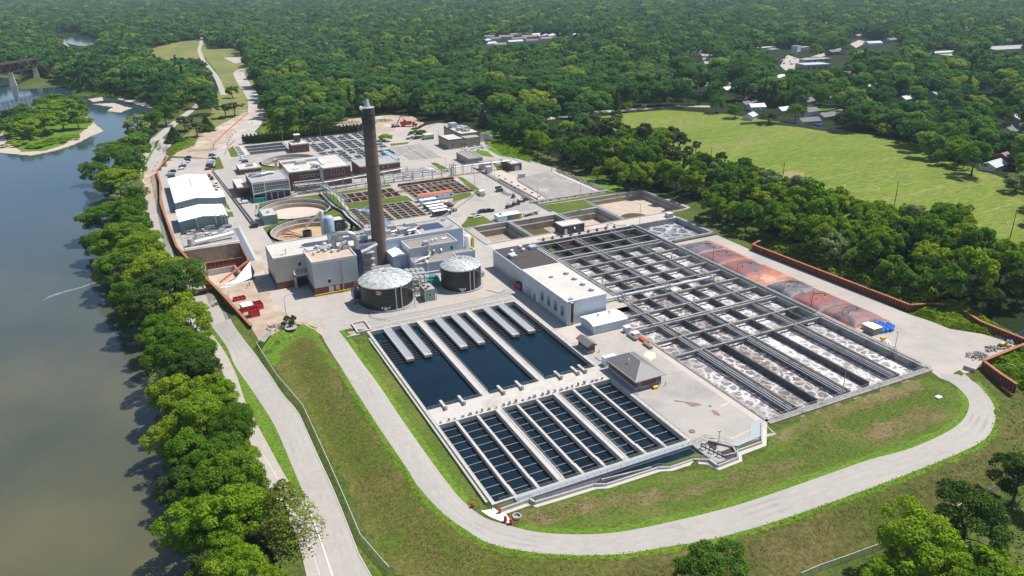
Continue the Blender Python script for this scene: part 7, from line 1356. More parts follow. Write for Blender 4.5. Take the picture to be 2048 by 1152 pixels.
def heap(px_, py_, w, d, h, m, label, name='rock_heap', n=26, rs=.8, seed=1):
    g_ = random.Random(seed); x, y = G(px_, py_, 0)[:2]; z = H1(x, y); b = MB()
    for k in range(n):
        a, r = g_.uniform(0, 6.28), g_.random()**.5; X_, Y_ = x+w*r*math.cos(a), y+d*r*math.sin(a); q = g_.uniform(.4, 1)*rs; Z_ = z+h*(1-r)*g_.uniform(.5, 1)
        b.tube((X_, Y_, Z_-.4), (X_+g_.uniform(-.2, .2), Y_+g_.uniform(-.2, .2), Z_+q*.9), q, 6, q*.45)
    return tag(b.build(name, m), label, 'heap')
heap(2020, 692, 5, 3, 1.6, 'sand', 'heap of brown rocks and logs beside the yellow compactor'); heap(1985, 698, 4, 2, .8, 'gravel', 'low heap of grey rubble left of the yellow compactor', seed=3); heap(1953, 713, 4, 3, 1.8, 'gravel', 'rounded heap of grey gravel touching the v shaped wall', 'gravel_heap', 70, .5, 4); heap(765, 243, 9, 4, 2.2, 'dirt', 'heap of pale brown soil in the far dirt lot', 'soil_heap', 90, 1.2, 5); heap(700, 246, 9, 3, 1.8, 'sand', 'low pale soil heap at the left of the far dirt lot', 'soil_heap', 70, 1.2, 6); heap(552, 655, 3.5, 3, .9, 'gravel', 'low heap of brown gravel below the red crates', 'gravel_heap', 50, .7, 8)
t = thing('boom_lift', 'blue boom lift arm sticking up by the far sheet pile wall', 'boom lift', (*G(2026, 684, 0)[:2], 0)); x, y = G(2026, 684, 0)[:2]; MB().tube((x, y, .6), (x+5, y-1, 5.6), .28, 6).build('arm', 'blue_box', t); MB().box(x-1.4, x+1.4, y-1, y+1, .4, 1.2).build('base', 'blue_box', t)
for a in (0, 1): MB().tube((x-1+2*a, y-1.1, .4), (x-1+2*a, y+1.1, .4), .4, 8).build('wheel', 'black_steel', t)
# road side flower bed and hedges of the plant, bare soil strips
drape('dark_asphalt', px([(876, 411), (905, 402), (938, 390), (915, 404), (895, 425), (893, 440), (873, 444), (872, 420)], 0), 'patch_dark', .055, cut=False)
drape('plant_road', [(35, 560), (52, 560), (51, 512), (43, 496), (42.5, 458), (44.5, 430), (43, 400), (38, 372), (37.5, 330), (31, 320), (34, 290), (48, 272), (42, 255), (34, 262), (28, 285), (29.5, 318), (37, 330)][:0] or [(45, 606), (56, 606), (50, 560), (50.5, 500), (42.5, 455), (45.5, 420), (39.5, 420), (34.5, 452), (42, 505), (40.5, 560)], 'road_grey', .05, cut=False)
drape('plant_road', px([(560, 552), (540, 562), (520, 600), (530, 630), (565, 640), (620, 640), (664, 636), (720, 640), (860, 618), (960, 600), (1010, 580), (1020, 560), (1000, 530), (965, 490), (925, 450), (928, 446), (1000, 392), (985, 375), (930, 345), (900, 320), (915, 322), (960, 352), (1015, 395), (1010, 402), (945, 455), (1000, 495), (1040, 560), (1040, 600), (990, 612), (860, 640), (740, 652), (664, 660), (600, 648), (530, 640), (505, 600), (520, 556)], 0), 'road_grey', .05, cut=False)
for q, m_ in (([(456, 299), (466, 292), (477, 313), (462, 314)], 'lawn'), ([c256(1010, 335), c256(1045, 300), c256(1105, 440), c256(965, 472), c256(1000, 400)], 'lawn'), ([c256(1040, 825), c256(1115, 800), c256(1185, 920), c256(1135, 900)], 'lawn'), ([c256(1140, 945), c256(1200, 940), c256(1220, 1000), c256(1145, 1000)], 'lawn'), ([c860(480, 730), c860(360, 870), c860(400, 900), c860(740, 835), c860(640, 780), c860(560, 735)], 'lawn'),
             ([(861, 326), (874, 326), (897, 339), (897, 345), (887, 344)], 'lawn'), ([(912, 352), (925, 355), (972, 388), (968, 394), (957, 394)], 'lawn'), ([(944, 303), (960, 301), (975, 303), (988, 315), (965, 312)], 'lawn_bright'), ([(972, 262), (1010, 258), (1062, 262), (1062, 322), (1000, 312), (978, 300)], 'lawn_bright'), ([(908, 390), (940, 385), (948, 392), (905, 404)], 'lawn'), ([(985, 325), (1003, 330), (1020, 345), (1010, 346), (994, 340)], 'lawn'), ([(780, 288), (820, 284), (815, 288), (782, 292)], 'lawn'),
             ([(520, 262), (560, 232), (600, 236), (640, 262), (600, 272), (530, 282)], 'lawn_bright')):
    drape('lawn_patch', ragged(px(q, 0), .3), m_, .11, cut=False)
drape('bare_soil', ragged(px([(600, 642), (640, 645), (652, 655), (645, 672), (630, 660), (610, 650)], 0), .3), 'dirt', .075, cut=False); drape('bare_soil', ragged(px([(693, 664), (712, 662), (715, 672), (705, 672)], 0), .3), 'dirt', .08, cut=False)
MB_ = MB()
for (a, c) in (((736, 590), (690, 612)),): pass
ribbon([(733, 586), (725, 605), (742, 636), (780, 642)], 1.0, 'patch_dark', 'asphalt_patch', .085, z=0); ribbon([(972, 580), (1000, 587), (1010, 580)], 1.1, 'patch_dark', 'asphalt_patch', .085, z=0)
mat('bridge_steel', (.055, .035, .03), (.08, .05, .04), .5, .8)
# railway bridge at the far left
Bz = 22; pA, pB = Vector(G(-60, 137, Bz)), Vector(G(70, 116, Bz)); d = (pB-pA).normalized(); s = Vector((-d.y, d.x, 0)); L = (pB-pA).length
t = thing('railway_bridge', 'dark steel truss railway bridge over the river at the far left edge', 'bridge', (pA.x, pA.y, -7)); b = MB(); b.wallseg(pA, pB, 7, Bz-1.2, Bz); b.build('deck', 'bridge_steel', t); b = MB()
for sg in (-3, 3):
    o = s*sg; b.tube(pA+o+Vector((0, 0, -1.5)), pB+o+Vector((0, 0, -1.5)), .7, 4).tube(pA+o+Vector((0, 0, -12)), pB+o+Vector((0, 0, -12)), .7, 4); n = int(L/8)
    for k in range(n): p = pA+o+d*L*k/n; q = pA+o+d*L*(k+1)/n; b.tube(p+Vector((0, 0, -1.5)), p+Vector((0, 0, -12)), .45, 4).tube(p+Vector((0, 0, -12 if k % 2 else -1.5)), q+Vector((0, 0, -1.5 if k % 2 else -12)), .45, 4)
b.build('truss', 'bridge_steel', t)
for f0 in (0.18, .55, .95): p = pA+d*L*f0; MB().add([(p.x-4, p.y-4, -8), (p.x+4, p.y-4, -8), (p.x+4, p.y+4, -8), (p.x-4, p.y+4, -8), (p.x-2.2, p.y-3, Bz-13), (p.x+2.2, p.y-3, Bz-13), (p.x+2.2, p.y+3, Bz-13), (p.x-2.2, p.y+3, Bz-13)], [(4, 5, 6, 7), (0, 1, 5, 4), (1, 2, 6, 5), (2, 3, 7, 6), (3, 0, 4, 7)]).build('pier', 'conc_light', t)

# ================================================================ far houses
mat('roof_shingle', (.20, .195, .195), (.15, .145, .145), .6, .9); mat('roof_pink', (.34, .22, .19), (.28, .185, .16), .6, .9); mat('siding_white', (.66, .67, .67), (.58, .59, .59), .5, .7); mat('siding_tan', (.42, .37, .30), (.36, .31, .25), .5, .8); mat('roof_silver', (.50, .53, .55), (.44, .47, .49), .4, .5)
HOUSES = []
def house(px_, py_, w, d, h, roof, wall, rz, label, rise=2.2, base=None, chim=False, z=None):
    x, y, zz = GH(px_, py_) if z is None else G(px_, py_, z); HOUSES.append((x, y, max(w, d)*.75)); t = thing('house', label, 'house', (x, y, zz), None, rz); bb = lambda mb, n, m, p=None: mb.build(n, m, p or t, local=True)
    bb(MB().add([(-w/2, -d/2, -.5), (w/2, -d/2, -.5), (w/2, d/2, -.5), (-w/2, d/2, -.5), (-w/2, -d/2, h), (w/2, -d/2, h), (w/2, d/2, h), (-w/2, d/2, h), (-w/2, 0, h+rise), (w/2, 0, h+rise)], [(0, 1, 5, 4), (2, 3, 7, 6), (1, 2, 6, 9, 5), (3, 0, 4, 8, 7)]), 'wall', wall)
    o = .5; s = rise/(d/2); a = [(-w/2-o, -d/2-o, h-s*o+.1), (w/2+o, -d/2-o, h-s*o+.1), (w/2+o, 0, h+rise+.1), (-w/2-o, 0, h+rise+.1), (-w/2-o, d/2+o, h-s*o+.1), (w/2+o, d/2+o, h-s*o+.1)]; v = a+[(p[0], p[1], p[2]-.25) for p in a]
    r = bb(MB().add(v, [(0, 1, 2, 3), (3, 2, 5, 4), (7, 6, 9, 8), (8, 9, 10, 11), (0, 6, 7, 1), (4, 5, 11, 10), (0, 3, 9, 6), (3, 4, 10, 9), (2, 1, 7, 8), (5, 2, 8, 11)]), 'roof', roof)
    if chim: MB().box(w*.2, w*.2+.9, .6, 1.5, h, h+rise+1.2).build('chimney', 'brick_red', r, local=True)
    for k in range(3): f = bb(MB().box(-w*.36+k*w*.3, -w*.36+k*w*.3+1.3, -d/2-.06, -d/2, 1.0, 2.3), 'window', 'white_paint'); MB().box(-w*.36+k*w*.3+.12, -w*.36+k*w*.3+1.18, -d/2-.1, -d/2-.06, 1.12, 2.18).build('pane', 'glass_dark', f, local=True)
    bb(MB().box(w*.40-.5, w*.40+.4, -d/2-.08, -d/2, 0, 2.1), 'door', 'door_grey'); return t
HS = [(1500, 238, 12, 8, 3, 'roof_silver', 'siding_white', .5, 'small white gabled shed at the far edge of the field'), (1512, 220, 13, 9, 3.4, 'roof_silver', 'siding_white', -.3, 'house with bright silver roof between two garden trees'), (1565, 226, 11, 8, 3, 'roof_silver', 'siding_tan', .1, 'low house with pale roof beside the tall dark garden tree'), (1491, 214, 10, 8, 3, 'roof_shingle', 'siding_tan', .2, 'grey roofed house beside the white van street'),
  (1618, 232, 13, 9, 4.5, 'roof_shingle', 'siding_white', .1, 'white two storey house with grey roof near the board fence'), (1616, 248, 16, 9, 3, 'roof_shingle', 'siding_tan', -.2, 'grey gabled bungalow with pool behind the board fence'), (1652, 238, 17, 9, 3, 'roof_shingle', 'siding_tan', .1, 'long grey roofed bungalow right of the two storey house'), (1612, 210, 14, 10, 4, 'roof_shingle', 'siding_tan', .3, 'tan house with steep gables across the small green'), (1668, 204, 16, 10, 3.4, 'roof_pink', 'siding_white', .1, 'white house with pinkish roof beside the dark copper tree'),
  (1455, 176, 14, 9, 3.4, 'roof_shingle', 'siding_tan', 0, 'dark grey roofed house alone in the wood gap, rear one'), (1458, 184, 15, 8, 3.2, 'roof_silver', 'siding_white', 0, 'pale roofed house in front of the dark grey roofed one'), (1343, 140, 12, 8, 4, 'roof_pink', 'siding_white', .6, 'house with white gable half hidden in the middle wood'), (1341, 155, 8, 6, 2.6, 'roof_silver', 'siding_white', 0, 'tiny white roofed hut below the gabled house in the wood'), (1271, 128, 14, 9, 3, 'roof_pink', 'siding_tan', 0, 'brown roof peeking out of the middle wood'),
  (2030, 246, 18, 10, 4.4, 'roof_silver', 'siding_white', .3, 'white house with garage and silver roof at the right edge'), (2020, 266, 16, 9, 2.6, 'roof_shingle', 'siding_tan', .2, 'grey roofed bungalow below the white garage house'), (1985, 338, 16, 9, 3, 'roof_silver', 'siding_white', .2, 'pale roofed white house behind the big tree at the right'), (2003, 330, 7, 8, 5.5, 'roof_pink', 'brick_red', .2, 'red brick house wall beside the pale roofed house at the right'), (1958, 136, 12, 10, 5, 'roof_shingle', 'brick_red', .8, 'steep red brick house alone in the right wood'),
  (1715, 76, 18, 12, 4, 'roof_pink', 'siding_tan', .2, 'pinkish roofed house at the top right street'), (1745, 92, 24, 14, 5, 'roof_silver', 'siding_white', -.2, 'large pale roofed house with several gables'), (1780, 84, 24, 14, 4, 'roof_shingle', 'siding_tan', .2, 'large grey roofed house right of the pale gabled one'), (1664, 110, 16, 12, 5, 'roof_shingle', 'brick_red', 0, 'dark red brick house behind the flat commercial block'), (606, 48, 14, 10, 3, 'roof_shingle', 'siding_white', 0, 'small grey roof in the far left wood'), (629, 54, 14, 10, 3, 'roof_silver', 'siding_white', .5, 'pale roof in the far left wood right of the grey one'),
  (884, 132, 13, 9, 4, 'roof_silver', 'siding_white', 0, 'lone pale house in the wood behind the tan brick building'), (440, 26, 40, 22, 6, 'roof_silver', 'siding_white', .3, 'large pale building far off on the upper left horizon'), (22, 3, 40, 18, 5, 'roof_silver', 'siding_white', 0, 'pale hall at the top left corner'), (1246, 155, 10, 7, 3, 'roof_shingle', 'siding_white', 0, 'little grey hut in the middle wood'), (1866, 196, 12, 8, 4, 'roof_silver', 'siding_white', .4, 'bluish white house in the dark right wood'), (1810, 204, 12, 8, 3.4, 'roof_silver', 'siding_tan', .1, 'pale roofed house behind the yellow green tree')]
for q in HS: house(*q)
g_ = random.Random(5); ROW = [(968, 84), (980, 90), (990, 80), (978, 76), (1000, 92), (1012, 76), (1026, 72), (1038, 80), (1046, 70), (1058, 76), (1064, 84), (1072, 72), (1084, 74), (1092, 80), (1100, 74), (1112, 72), (1128, 73), (1142, 74), (1160, 72), (1172, 70), (1130, 84), (1030, 86)]
for k, (a, c) in enumerate(ROW): house(a, c, g_.uniform(18, 28), g_.uniform(10, 14), 3, g_.choice(['roof_silver', 'roof_shingle', 'roof_silver', 'roof_pink']), 'siding_white', g_.uniform(-.5, .5), 'small pale roofed house in the cluster among the far trees')
for o in list(C.objects):
    if o.get('label') == 'small pale roofed house in the cluster among the far trees': o['group'] = 'pale houses clustered among the far trees'
SC = [(330, 8), (372, 14), (520, 6), (702, 6), (1300, 60), (1380, 16), (1462, 10), (1492, 8), (1835, 150), (1905, 150), (2040, 150), (1700, 152), (1745, 178), (1400, 178), (1560, 160), (1240, 96), (1195, 108), (1930, 60), (2030, 62), (1650, 50), (800, 60), (560, 30), (1120, 20), (1420, 60), (1980, 180), (1915, 215)]
for a, c in SC: house(a, c, g_.uniform(13, 20), g_.uniform(9, 13), 3.6, g_.choice(['roof_silver', 'roof_shingle', 'roof_pink']), 'siding_white', g_.uniform(-.6, .6), 'lone small roof showing among the distant trees')['group'] = 'lone roofs among the distant trees'
def block(px_, py_, w, d, h, wall, roof, rz, label, cat='commercial building'):
    x, y, z = GH(px_, py_); HOUSES.append((x, y, max(w, d)*.6)); t = thing('flat_roof_building', label, cat, (x, y, z), None, rz); MB().box(-w/2, w/2, -d/2, d/2, -.5, h).build('wall', wall, t, local=True); MB().box(-w/2+.4, w/2-.4, -d/2+.4, d/2-.4, h, h+.1).build('roof', roof, t, local=True); b = MB()
    for q in ((-w/2-.1, w/2+.1, -d/2-.1, -d/2+.4), (-w/2-.1, w/2+.1, d/2-.4, d/2+.1), (-w/2-.1, -w/2+.4, -d/2+.4, d/2-.4), (w/2-.4, w/2+.1, -d/2+.4, d/2-.4)): b.box(*q, h-.3, h+.5)
    b.build('parapet', 'fascia', t, local=True)
    for k in range(4): MB().box(-w*.4+k*w*.22, -w*.4+k*w*.22+2.4, -d/2-.12, -d/2, .8, min(h-.8, 2.8)).build('window', 'glass_dark', t, local=True)
    return t
block(1625, 137, 34, 22, 5.5, 'siding_tan', 'roof_silver', -.25, 'pale flat roofed commercial block with tan wall among the right trees'); block(1630, 124, 40, 14, 4, 'siding_tan', 'roof_mid', -.1, 'long grey flat block behind the pale roofed one'); block(1591, 108, 10, 9, 11, 'siding_white', 'roof_mid', .3, 'narrow tall white building beside the bright green tree'); block(1606, 104, 20, 10, 7, 'siding_tan', 'roof_mid', .1, 'grey block right of the tall white building'); block(2020, 104, 90, 40, 6, 'siding_tan', 'roof_mid', -.2, 'very large grey flat roofed hall at the upper right edge'); block(1880, 108, 55, 18, 2.5, 'siding_tan', 'roof_pale', -.1, 'low long pale flat roof beside the school field')
block(1386, 108, 30, 14, 4, 'siding_white', 'roof_mid', 0, 'grey flat building with the crowded car yard beside it'); block(1520, 101, 50, 12, 4, 'siding_tan', 'roof_pale', 0, 'long low pale roof behind the middle right trees'); block(1545, 104, 16, 10, 4, 'siding_white', 'roof_silver', 0, 'small white block left of the crowded lot')
drape('street', px([(1560, 132), (1575, 110), (1600, 118), (1620, 114), (1668, 100), (1680, 92), (1684, 100), (1650, 112), (1612, 122), (1590, 140), (1572, 142)]), 'path_beige', .12, cut=False); drape('street', px([(1700, 88), (1718, 80), (1735, 84), (1712, 96)]), 'path_beige', .12, cut=False); drape('street', px([(1398, 104), (1428, 108), (1426, 126), (1410, 128)]), 'path_beige', .12, cut=False)
drape('street', px([(1640, 226), (1684, 218), (1690, 226), (1650, 232)]), 'path_beige', .12, cut=False); drape('street', px([(1484, 208), (1512, 196), (1516, 202), (1490, 216)]), 'path_beige', .12, cut=False); drape('street', px([(1950, 252), (1975, 262), (2020, 260), (2050, 262), (2050, 270), (1990, 275), (1948, 262)]), 'path_beige', .12, cut=False); drape('street', px([(1855, 100), (1915, 102), (1910, 112), (1860, 108)]), 'path_beige', .12, cut=False); drape('street', px([(1798, 202), (1826, 194), (1828, 200), (1802, 210)]), 'path_beige', .12, cut=False)
drape('lawn_patch', px([(1600, 216), (1640, 212), (1680, 215), (1650, 222), (1604, 224)]), 'lawn_bright', .14, cut=False); drape('lawn_patch', px([(1846, 100), (1872, 98), (1920, 100), (1905, 106), (1850, 106)]), 'lawn_bright', .10, cut=False)
for k, (a, c, col, ty) in enumerate([(1566, 122, 'white', 'van'), (1572, 116, 'silver', 'car'), (1580, 124, 'white', 'van'), (1568, 128, 'dark blue', 'car'), (1590, 118, 'white', 'car'), (1584, 130, 'white', 'van'), (1402, 112, 'white', 'van'), (1410, 110, 'white', 'car'), (1416, 118, 'white', 'van'), (1420, 114, 'silver', 'van'), (1412, 122, 'blue', 'car'), (1408, 116, 'white', 'car')]): car(a, c, col, ty, rnd.uniform(0, 3), 'distant parked vehicle in a crowded lot among the far trees', 'distant parked vehicles', xy=GH(a, c)[:2])
car(0, 0, 'white', 'van', .3, 'white van parked on the street behind the garden houses', xy=GH(1493, 200)[:2]); car(0, 0, 'silver', 'suv', .9, 'pinkish silver car in the driveway of the white garage house', xy=GH(2024, 256)[:2])
for a, c, l in ((1636, 250, 'small blue garden pool behind the board fence'), (1584, 246, 'second blue garden pool near the tall garden tree')):
    x, y, z = GH(a, c); o = MB().lathe(0, 0, [(3.2, .1), (3.2, 1.0), (2.9, 1.0), (2.9, .8), (.01, .8)], 16).build('garden_pool', 'blue_box'); o.location = (x, y, z); tag(o, l, 'pool')

# ================================================================ trees
def leafmat(name, stops, tr=0.35):
    m = bpy.data.materials.new(name); m.use_nodes = True; nt = m.node_tree; MATS[name] = m
    nt.nodes.remove(nt.nodes['Principled BSDF']); out = nt.nodes['Material Output']
    oi = nt.nodes.new('ShaderNodeObjectInfo')
    col = ramp(nt, oi.outputs['Random'], stops)
    v = pos_node(nt); n = nz(nt, v, 0.35, 3); col = mixc(nt, 1.0, col, ramp(nt, n, [(0.3, (0.72, 0.78, 0.72)), (0.7, (1.25, 1.18, 1.1))]), 'MULTIPLY')
    d = nt.nodes.new('ShaderNodeBsdfDiffuse'); t = nt.nodes.new('ShaderNodeBsdfTranslucent'); mx = nt.nodes.new('ShaderNodeMixShader')
    nt.links.new(col, d.inputs[0]); nt.links.new(mixc(nt, 1.0, col, (1.25, 1.3, 0.55), 'MULTIPLY'), t.inputs[0]); mx.inputs[0].default_value = tr
    nt.links.new(d.outputs[0], mx.inputs[1]); nt.links.new(t.outputs[0], mx.inputs[2]); nt.links.new(mx.outputs[0], out.inputs[0]); return m
LG = [(0.0, (0.089, 0.175, 0.018)), (0.3, (0.132, 0.245, 0.024)), (0.5, (0.106, 0.204, 0.034)), (0.8, (0.191, 0.301, 0.026)), (1.0, (0.251, 0.337, 0.034))]
leafmat('leaf_mixed', LG, .4); leafmat('leaf_bright', [(0, (0.165, 0.290, 0.020)), (0.5, (0.215, 0.330, 0.026)), (1, (0.265, 0.345, 0.034))], 0.35)
leafmat('leaf_dark', [(0, (0.051, 0.098, 0.026)), (1, (0.083, 0.147, 0.026))], 0.25)
leafmat('leaf_far_hazed', [(0.0, (0.045, 0.120, 0.042)), (0.22, (0.090, 0.205, 0.048)), (0.4, (0.062, 0.150, 0.066)), (0.62, (0.130, 0.260, 0.055)), (0.8, (0.085, 0.190, 0.080)), (0.92, (0.215, 0.330, 0.062)), (0.97, (0.30, 0.38, 0.070)), (1.0, (0.15, 0.20, 0.13))], .42)  # greens shifted bluer: distance haze painted into the leaf colour
leafmat('leaf_pine', [(0, (0.067, 0.087, 0.034)), (1, (0.110, 0.127, 0.053))], 0.15)
leafmat('leaf_larch', [(0, (0.177, 0.224, 0.037)), (1, (0.206, 0.245, 0.043))], 0.3)
leafmat('leaf_silver', [(0, (0.214, 0.281, 0.125)), (1, (0.265, 0.316, 0.146))], 0.3)
leafmat('leaf_copper', [(0, (0.162, 0.113, 0.066)), (1, (0.191, 0.127, 0.072))], 0.2)
def leafmesh(name, P, N, size, m, seed):
    """P points, N outward directions -> irregular leaf-cluster faces"""
    g = np.random.default_rng(seed); n = len(P); N = N+g.normal(0, 0.5, N.shape); N /= np.linalg.norm(N, axis=1)[:, None]+1e-9
    A = np.cross(N, g.normal(0, 1, N.shape)); A /= np.linalg.norm(A, axis=1)[:, None]+1e-9; B = np.cross(N, A)
    s = size*g.uniform(0.6, 1.35, n)[:, None]; e = g.uniform(0.55, 1.0, n)[:, None]; k = g.uniform(-0.25, 0.25, (n, 1))*s
    V = np.stack([P-A*s, P-B*s*e*0.8+N*k, P+A*s*g.uniform(0.7, 1.1, (n, 1)), P+B*s*e+N*k], 1).reshape(-1, 3)
    me = bpy.data.meshes.new(name); me.vertices.add(4*n); me.vertices.foreach_set('co', V.astype(np.float32).ravel())
    me.loops.add(4*n); me.loops.foreach_set('vertex_index', np.arange(4*n, dtype=np.int32)); me.polygons.add(n)
    me.polygons.foreach_set('loop_start', np.arange(0, 4*n, 4, dtype=np.int32)); me.polygons.foreach_set('loop_total', np.full(n, 4, np.int32))
    me.update(calc_edges=True); me.materials.append(MATS[m]); return me
def broad(name, seed, nleaf, leaf, m, Rr=6.0, Ht=14.0, clumps=34, low=0.18, droop=0.0):
    """crown of a broadleaf tree, base at the origin"""
    g = np.random.default_rng(seed); cz = Ht*(0.5+low/2); hz = Ht*(1-low)/2
    D = g.normal(0, 1, (clumps, 3)); D /= np.linalg.norm(D, axis=1)[:, None]; D[:, 2] = np.where(D[:, 2] < -0.55, -D[:, 2], D[:, 2])
    rr = g.uniform(0.55, 0.92, clumps)[:, None]; lop = 1+0.22*np.sin(np.arctan2(D[:, 1], D[:, 0])*2+seed)[:, None]
    Cc = D*rr*np.array([Rr, Rr, hz])*np.concatenate([lop, lop, np.ones_like(lop)], 1)+np.array([0, 0, cz]); cr = g.uniform(0.17, 0.34, clumps)*Rr*(34/clumps)**.25
    idx = g.choice(clumps, nleaf, p=cr**2/np.sum(cr**2)); d = g.normal(0, 1, (nleaf, 3)); d /= np.linalg.norm(d, axis=1)[:, None]
    out = Cc[idx]-np.array([0, 0, cz*0.85]); out /= np.linalg.norm(out, axis=1)[:, None]+1e-9
    d = d+0.55*out+np.array([0, 0, 0.25]); d /= np.linalg.norm(d, axis=1)[:, None]
    P = Cc[idx]+d*(cr[idx]*g.uniform(0.62, 1.14, nleaf))[:, None]*np.array([1, 1, 0.8]); P[:, 2] = np.maximum(P[:, 2], Ht*low*0.5)
    return leafmesh(name, P, d, leaf, m, seed), (Cc, cr)
def conifer(name, seed, nleaf, leaf, m, Rr=3.0, Ht=15.0, low=0.12, layers=11, top=0.04, power=1.0):
    g = np.random.default_rng(seed); t = g.uniform(0, 1, nleaf)**0.75; lay = np.floor(t*layers+g.uniform(0, .35, nleaf))/layers; z = Ht*(low+(1-low)*(1-(1-lay)))
    z = Ht*low+Ht*(1-low)*lay; r = Rr*((1-lay)**power+top); a0 = g.integers(0, 9, nleaf); ang = a0*2*math.pi/9+lay*40+g.normal(0, 0.16, nleaf); q = g.uniform(0.15, 1, nleaf)**0.6
    P = np.stack([r*q*np.cos(ang), r*q*np.sin(ang), z-r*q*0.28+g.normal(0, 0.12, nleaf)+Ht/layers*0.5*(1-q)], 1)
    N = np.stack([np.cos(ang)*0.6, np.sin(ang)*0.6, np.full(nleaf, 0.8)], 1); return leafmesh(name, P, N, leaf, m, seed), None
def trunkmesh(name, Rr, Ht, clumps=None, r0=0.32, seed=0, h=None, limbs=7):
    b = MB(); g = random.Random(seed); h = h or Ht*0.62; p = Vector((0, 0, -0.6)); segs = 5; prev = p; pr = r0*1.25
    for i in range(1, segs+1):
        q = Vector((g.uniform(-.25, .25), g.uniform(-.25, .25), h*i/segs)); r = r0*(1-0.72*i/segs); b.tube(prev, q, pr, 7, r, cap=False); prev = q; pr = r
    if clumps:
        for k in range(min(limbs, len(clumps[0]))):
            c = Vector([float(x) for x in clumps[0][k]]); s = Vector((0, 0, max(h*0.28, min(h*0.9, c.z*0.55)))); mid = s.lerp(c, 0.5)+Vector((0, 0, 0.4)); b.tube(s, mid, r0*0.42, 5, r0*0.26, cap=False); b.tube(mid, c, r0*0.26, 5, r0*0.08, cap=False)
    me = bpy.data.meshes.new(name); me.from_pydata(b.v, [], b.f); me.materials.append(MATS['bark']); return me
KIND = {}
def kind(key, nm, crown, trunk, R0, H0): KIND[key] = (nm, crown, trunk, R0, H0)
for i in range(4):
    c, cl = broad('crown', 11+i, 11500, 0.235, 'leaf_mixed', clumps=58+9*i, low=0.14); kind('near%d' % i, 'broadleaf_tree', c, trunkmesh('trunk', 6, 14, cl, 0.34, i), 6, 14)
c2 = bpy.data.meshes
def alt(key, src, m):
    nm, c, t, r, h = KIND[src]; c = c.copy(); c.materials.clear(); c.materials.append(MATS[m]); KIND[key] = (nm, c, t, r, h)
alt('bright0', 'near0', 'leaf_bright'); alt('bright1', 'near2', 'leaf_bright'); alt('dark0', 'near1', 'leaf_dark'); alt('silver0', 'near3', 'leaf_silver'); alt('dark1', 'near3', 'leaf_dark')
for i in range(4):
    c, cl = broad('crown', 31+i, 2600, 0.48, 'leaf_mixed', clumps=26+5*i, low=0.14); kind('mid%d' % i, 'broadleaf_tree', c, trunkmesh('trunk', 6, 14, cl, 0.34, i+9, limbs=5), 6, 14)
alt('midb', 'mid1', 'leaf_bright'); alt('mids', 'mid2', 'leaf_silver'); alt('midc', 'mid0', 'leaf_copper'); alt('midd', 'mid3', 'leaf_dark')
c, _ = conifer('crown', 51, 4200, 0.22, 'leaf_larch', Rr=5.6, Ht=15, low=0.16, layers=10, top=.16, power=.65); kind('larch', 'larch_tree', c, trunkmesh('trunk', 5, 15, None, 0.28, 4, h=14.5), 5.2, 15)
c, cl = broad('crown', 52, 2400, 0.40, 'leaf_pine', Rr=3.6, Ht=15, clumps=20, low=0.38); kind('pine', 'pine_tree', c, trunkmesh('trunk', 4, 15, cl, 0.25, 5, h=13), 3.6, 15)
c, _ = conifer('crown', 53, 2200, 0.42, 'leaf_dark', Rr=3.4, Ht=14, low=0.04, layers=14); kind('spruce', 'spruce_tree', c, trunkmesh('trunk', 4, 14, None, 0.22, 6, h=13), 3.4, 14)
c, cl = broad('crown', 54, 1500, 0.28, 'leaf_bright', Rr=2.6, Ht=5.5, clumps=14, low=0.25); kind('young', 'young_tree', c, trunkmesh('trunk', 3, 5.5, cl, 0.12, 7), 2.6, 5.5)
c, cl = broad('crown', 55, 1500, 0.24, 'leaf_mixed', Rr=2.2, Ht=3.4, clumps=12, low=0.0); kind('bush', 'bush', c, None, 2.2, 3.4)
alt('bushb', 'bush', 'leaf_bright'); alt('bushd', 'bush', 'leaf_dark')
FAR = []
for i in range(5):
    c, cl = broad('far_crown', 71+i, 620, 0.95, 'leaf_far_hazed', clumps=15+4*i, low=0.05); FAR.append(c)
c, _ = conifer('far_crown', 78, 260, 1.0, 'leaf_dark', Rr=4.0, Ht=16, low=0.05, layers=9); FAR.append(c)
MIDM = []
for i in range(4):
    c, cl = broad('mid_crown', 91+i, 2600, 0.46, 'leaf_far_hazed', clumps=24+6*i, low=0.08); MIDM.append(c)
c, _ = conifer('mid_crown', 98, 900, 0.6, 'leaf_dark', Rr=3.8, Ht=16, low=0.05, layers=11); MIDM.append(c)

ntree = 0; TREES = []
def put(key, x, y, Rr, Ht, label, group=None, rz=None, z=None):
    global ntree
    nm, c, t, R0, H0 = KIND[key]; z = H1(x, y) if z is None else z; ntree += 1
    rz = rnd.uniform(0, 6.28) if rz is None else rz; sc = (Rr/R0, Rr/R0, Ht/H0)
    if t is None:
        o = bpy.data.objects.new(nm, c); C.objects.link(o); o.location = (x, y, z-0.2); o.rotation_euler = (0, 0, rz); o.scale = sc
        return tag(o, label, 'bush', group)
    r = thing(nm, label, 'tree', (x, y, z), group, rz); r.scale = sc
    for n, me in (('trunk', t), ('crown', c)):
        o = bpy.data.objects.new(n, me); C.objects.link(o); o.parent = r
    TREES.append((x, y)); return r
def at_crown(cx, cy, hc):
    """ground point of a tree whose crown centre is seen at that pixel, hc metres above the ground"""
    z = 0
    for _ in range(5):
        p = G(cx, cy, z+hc); z = H1(p[0], p[1])
    return p[0], p[1]
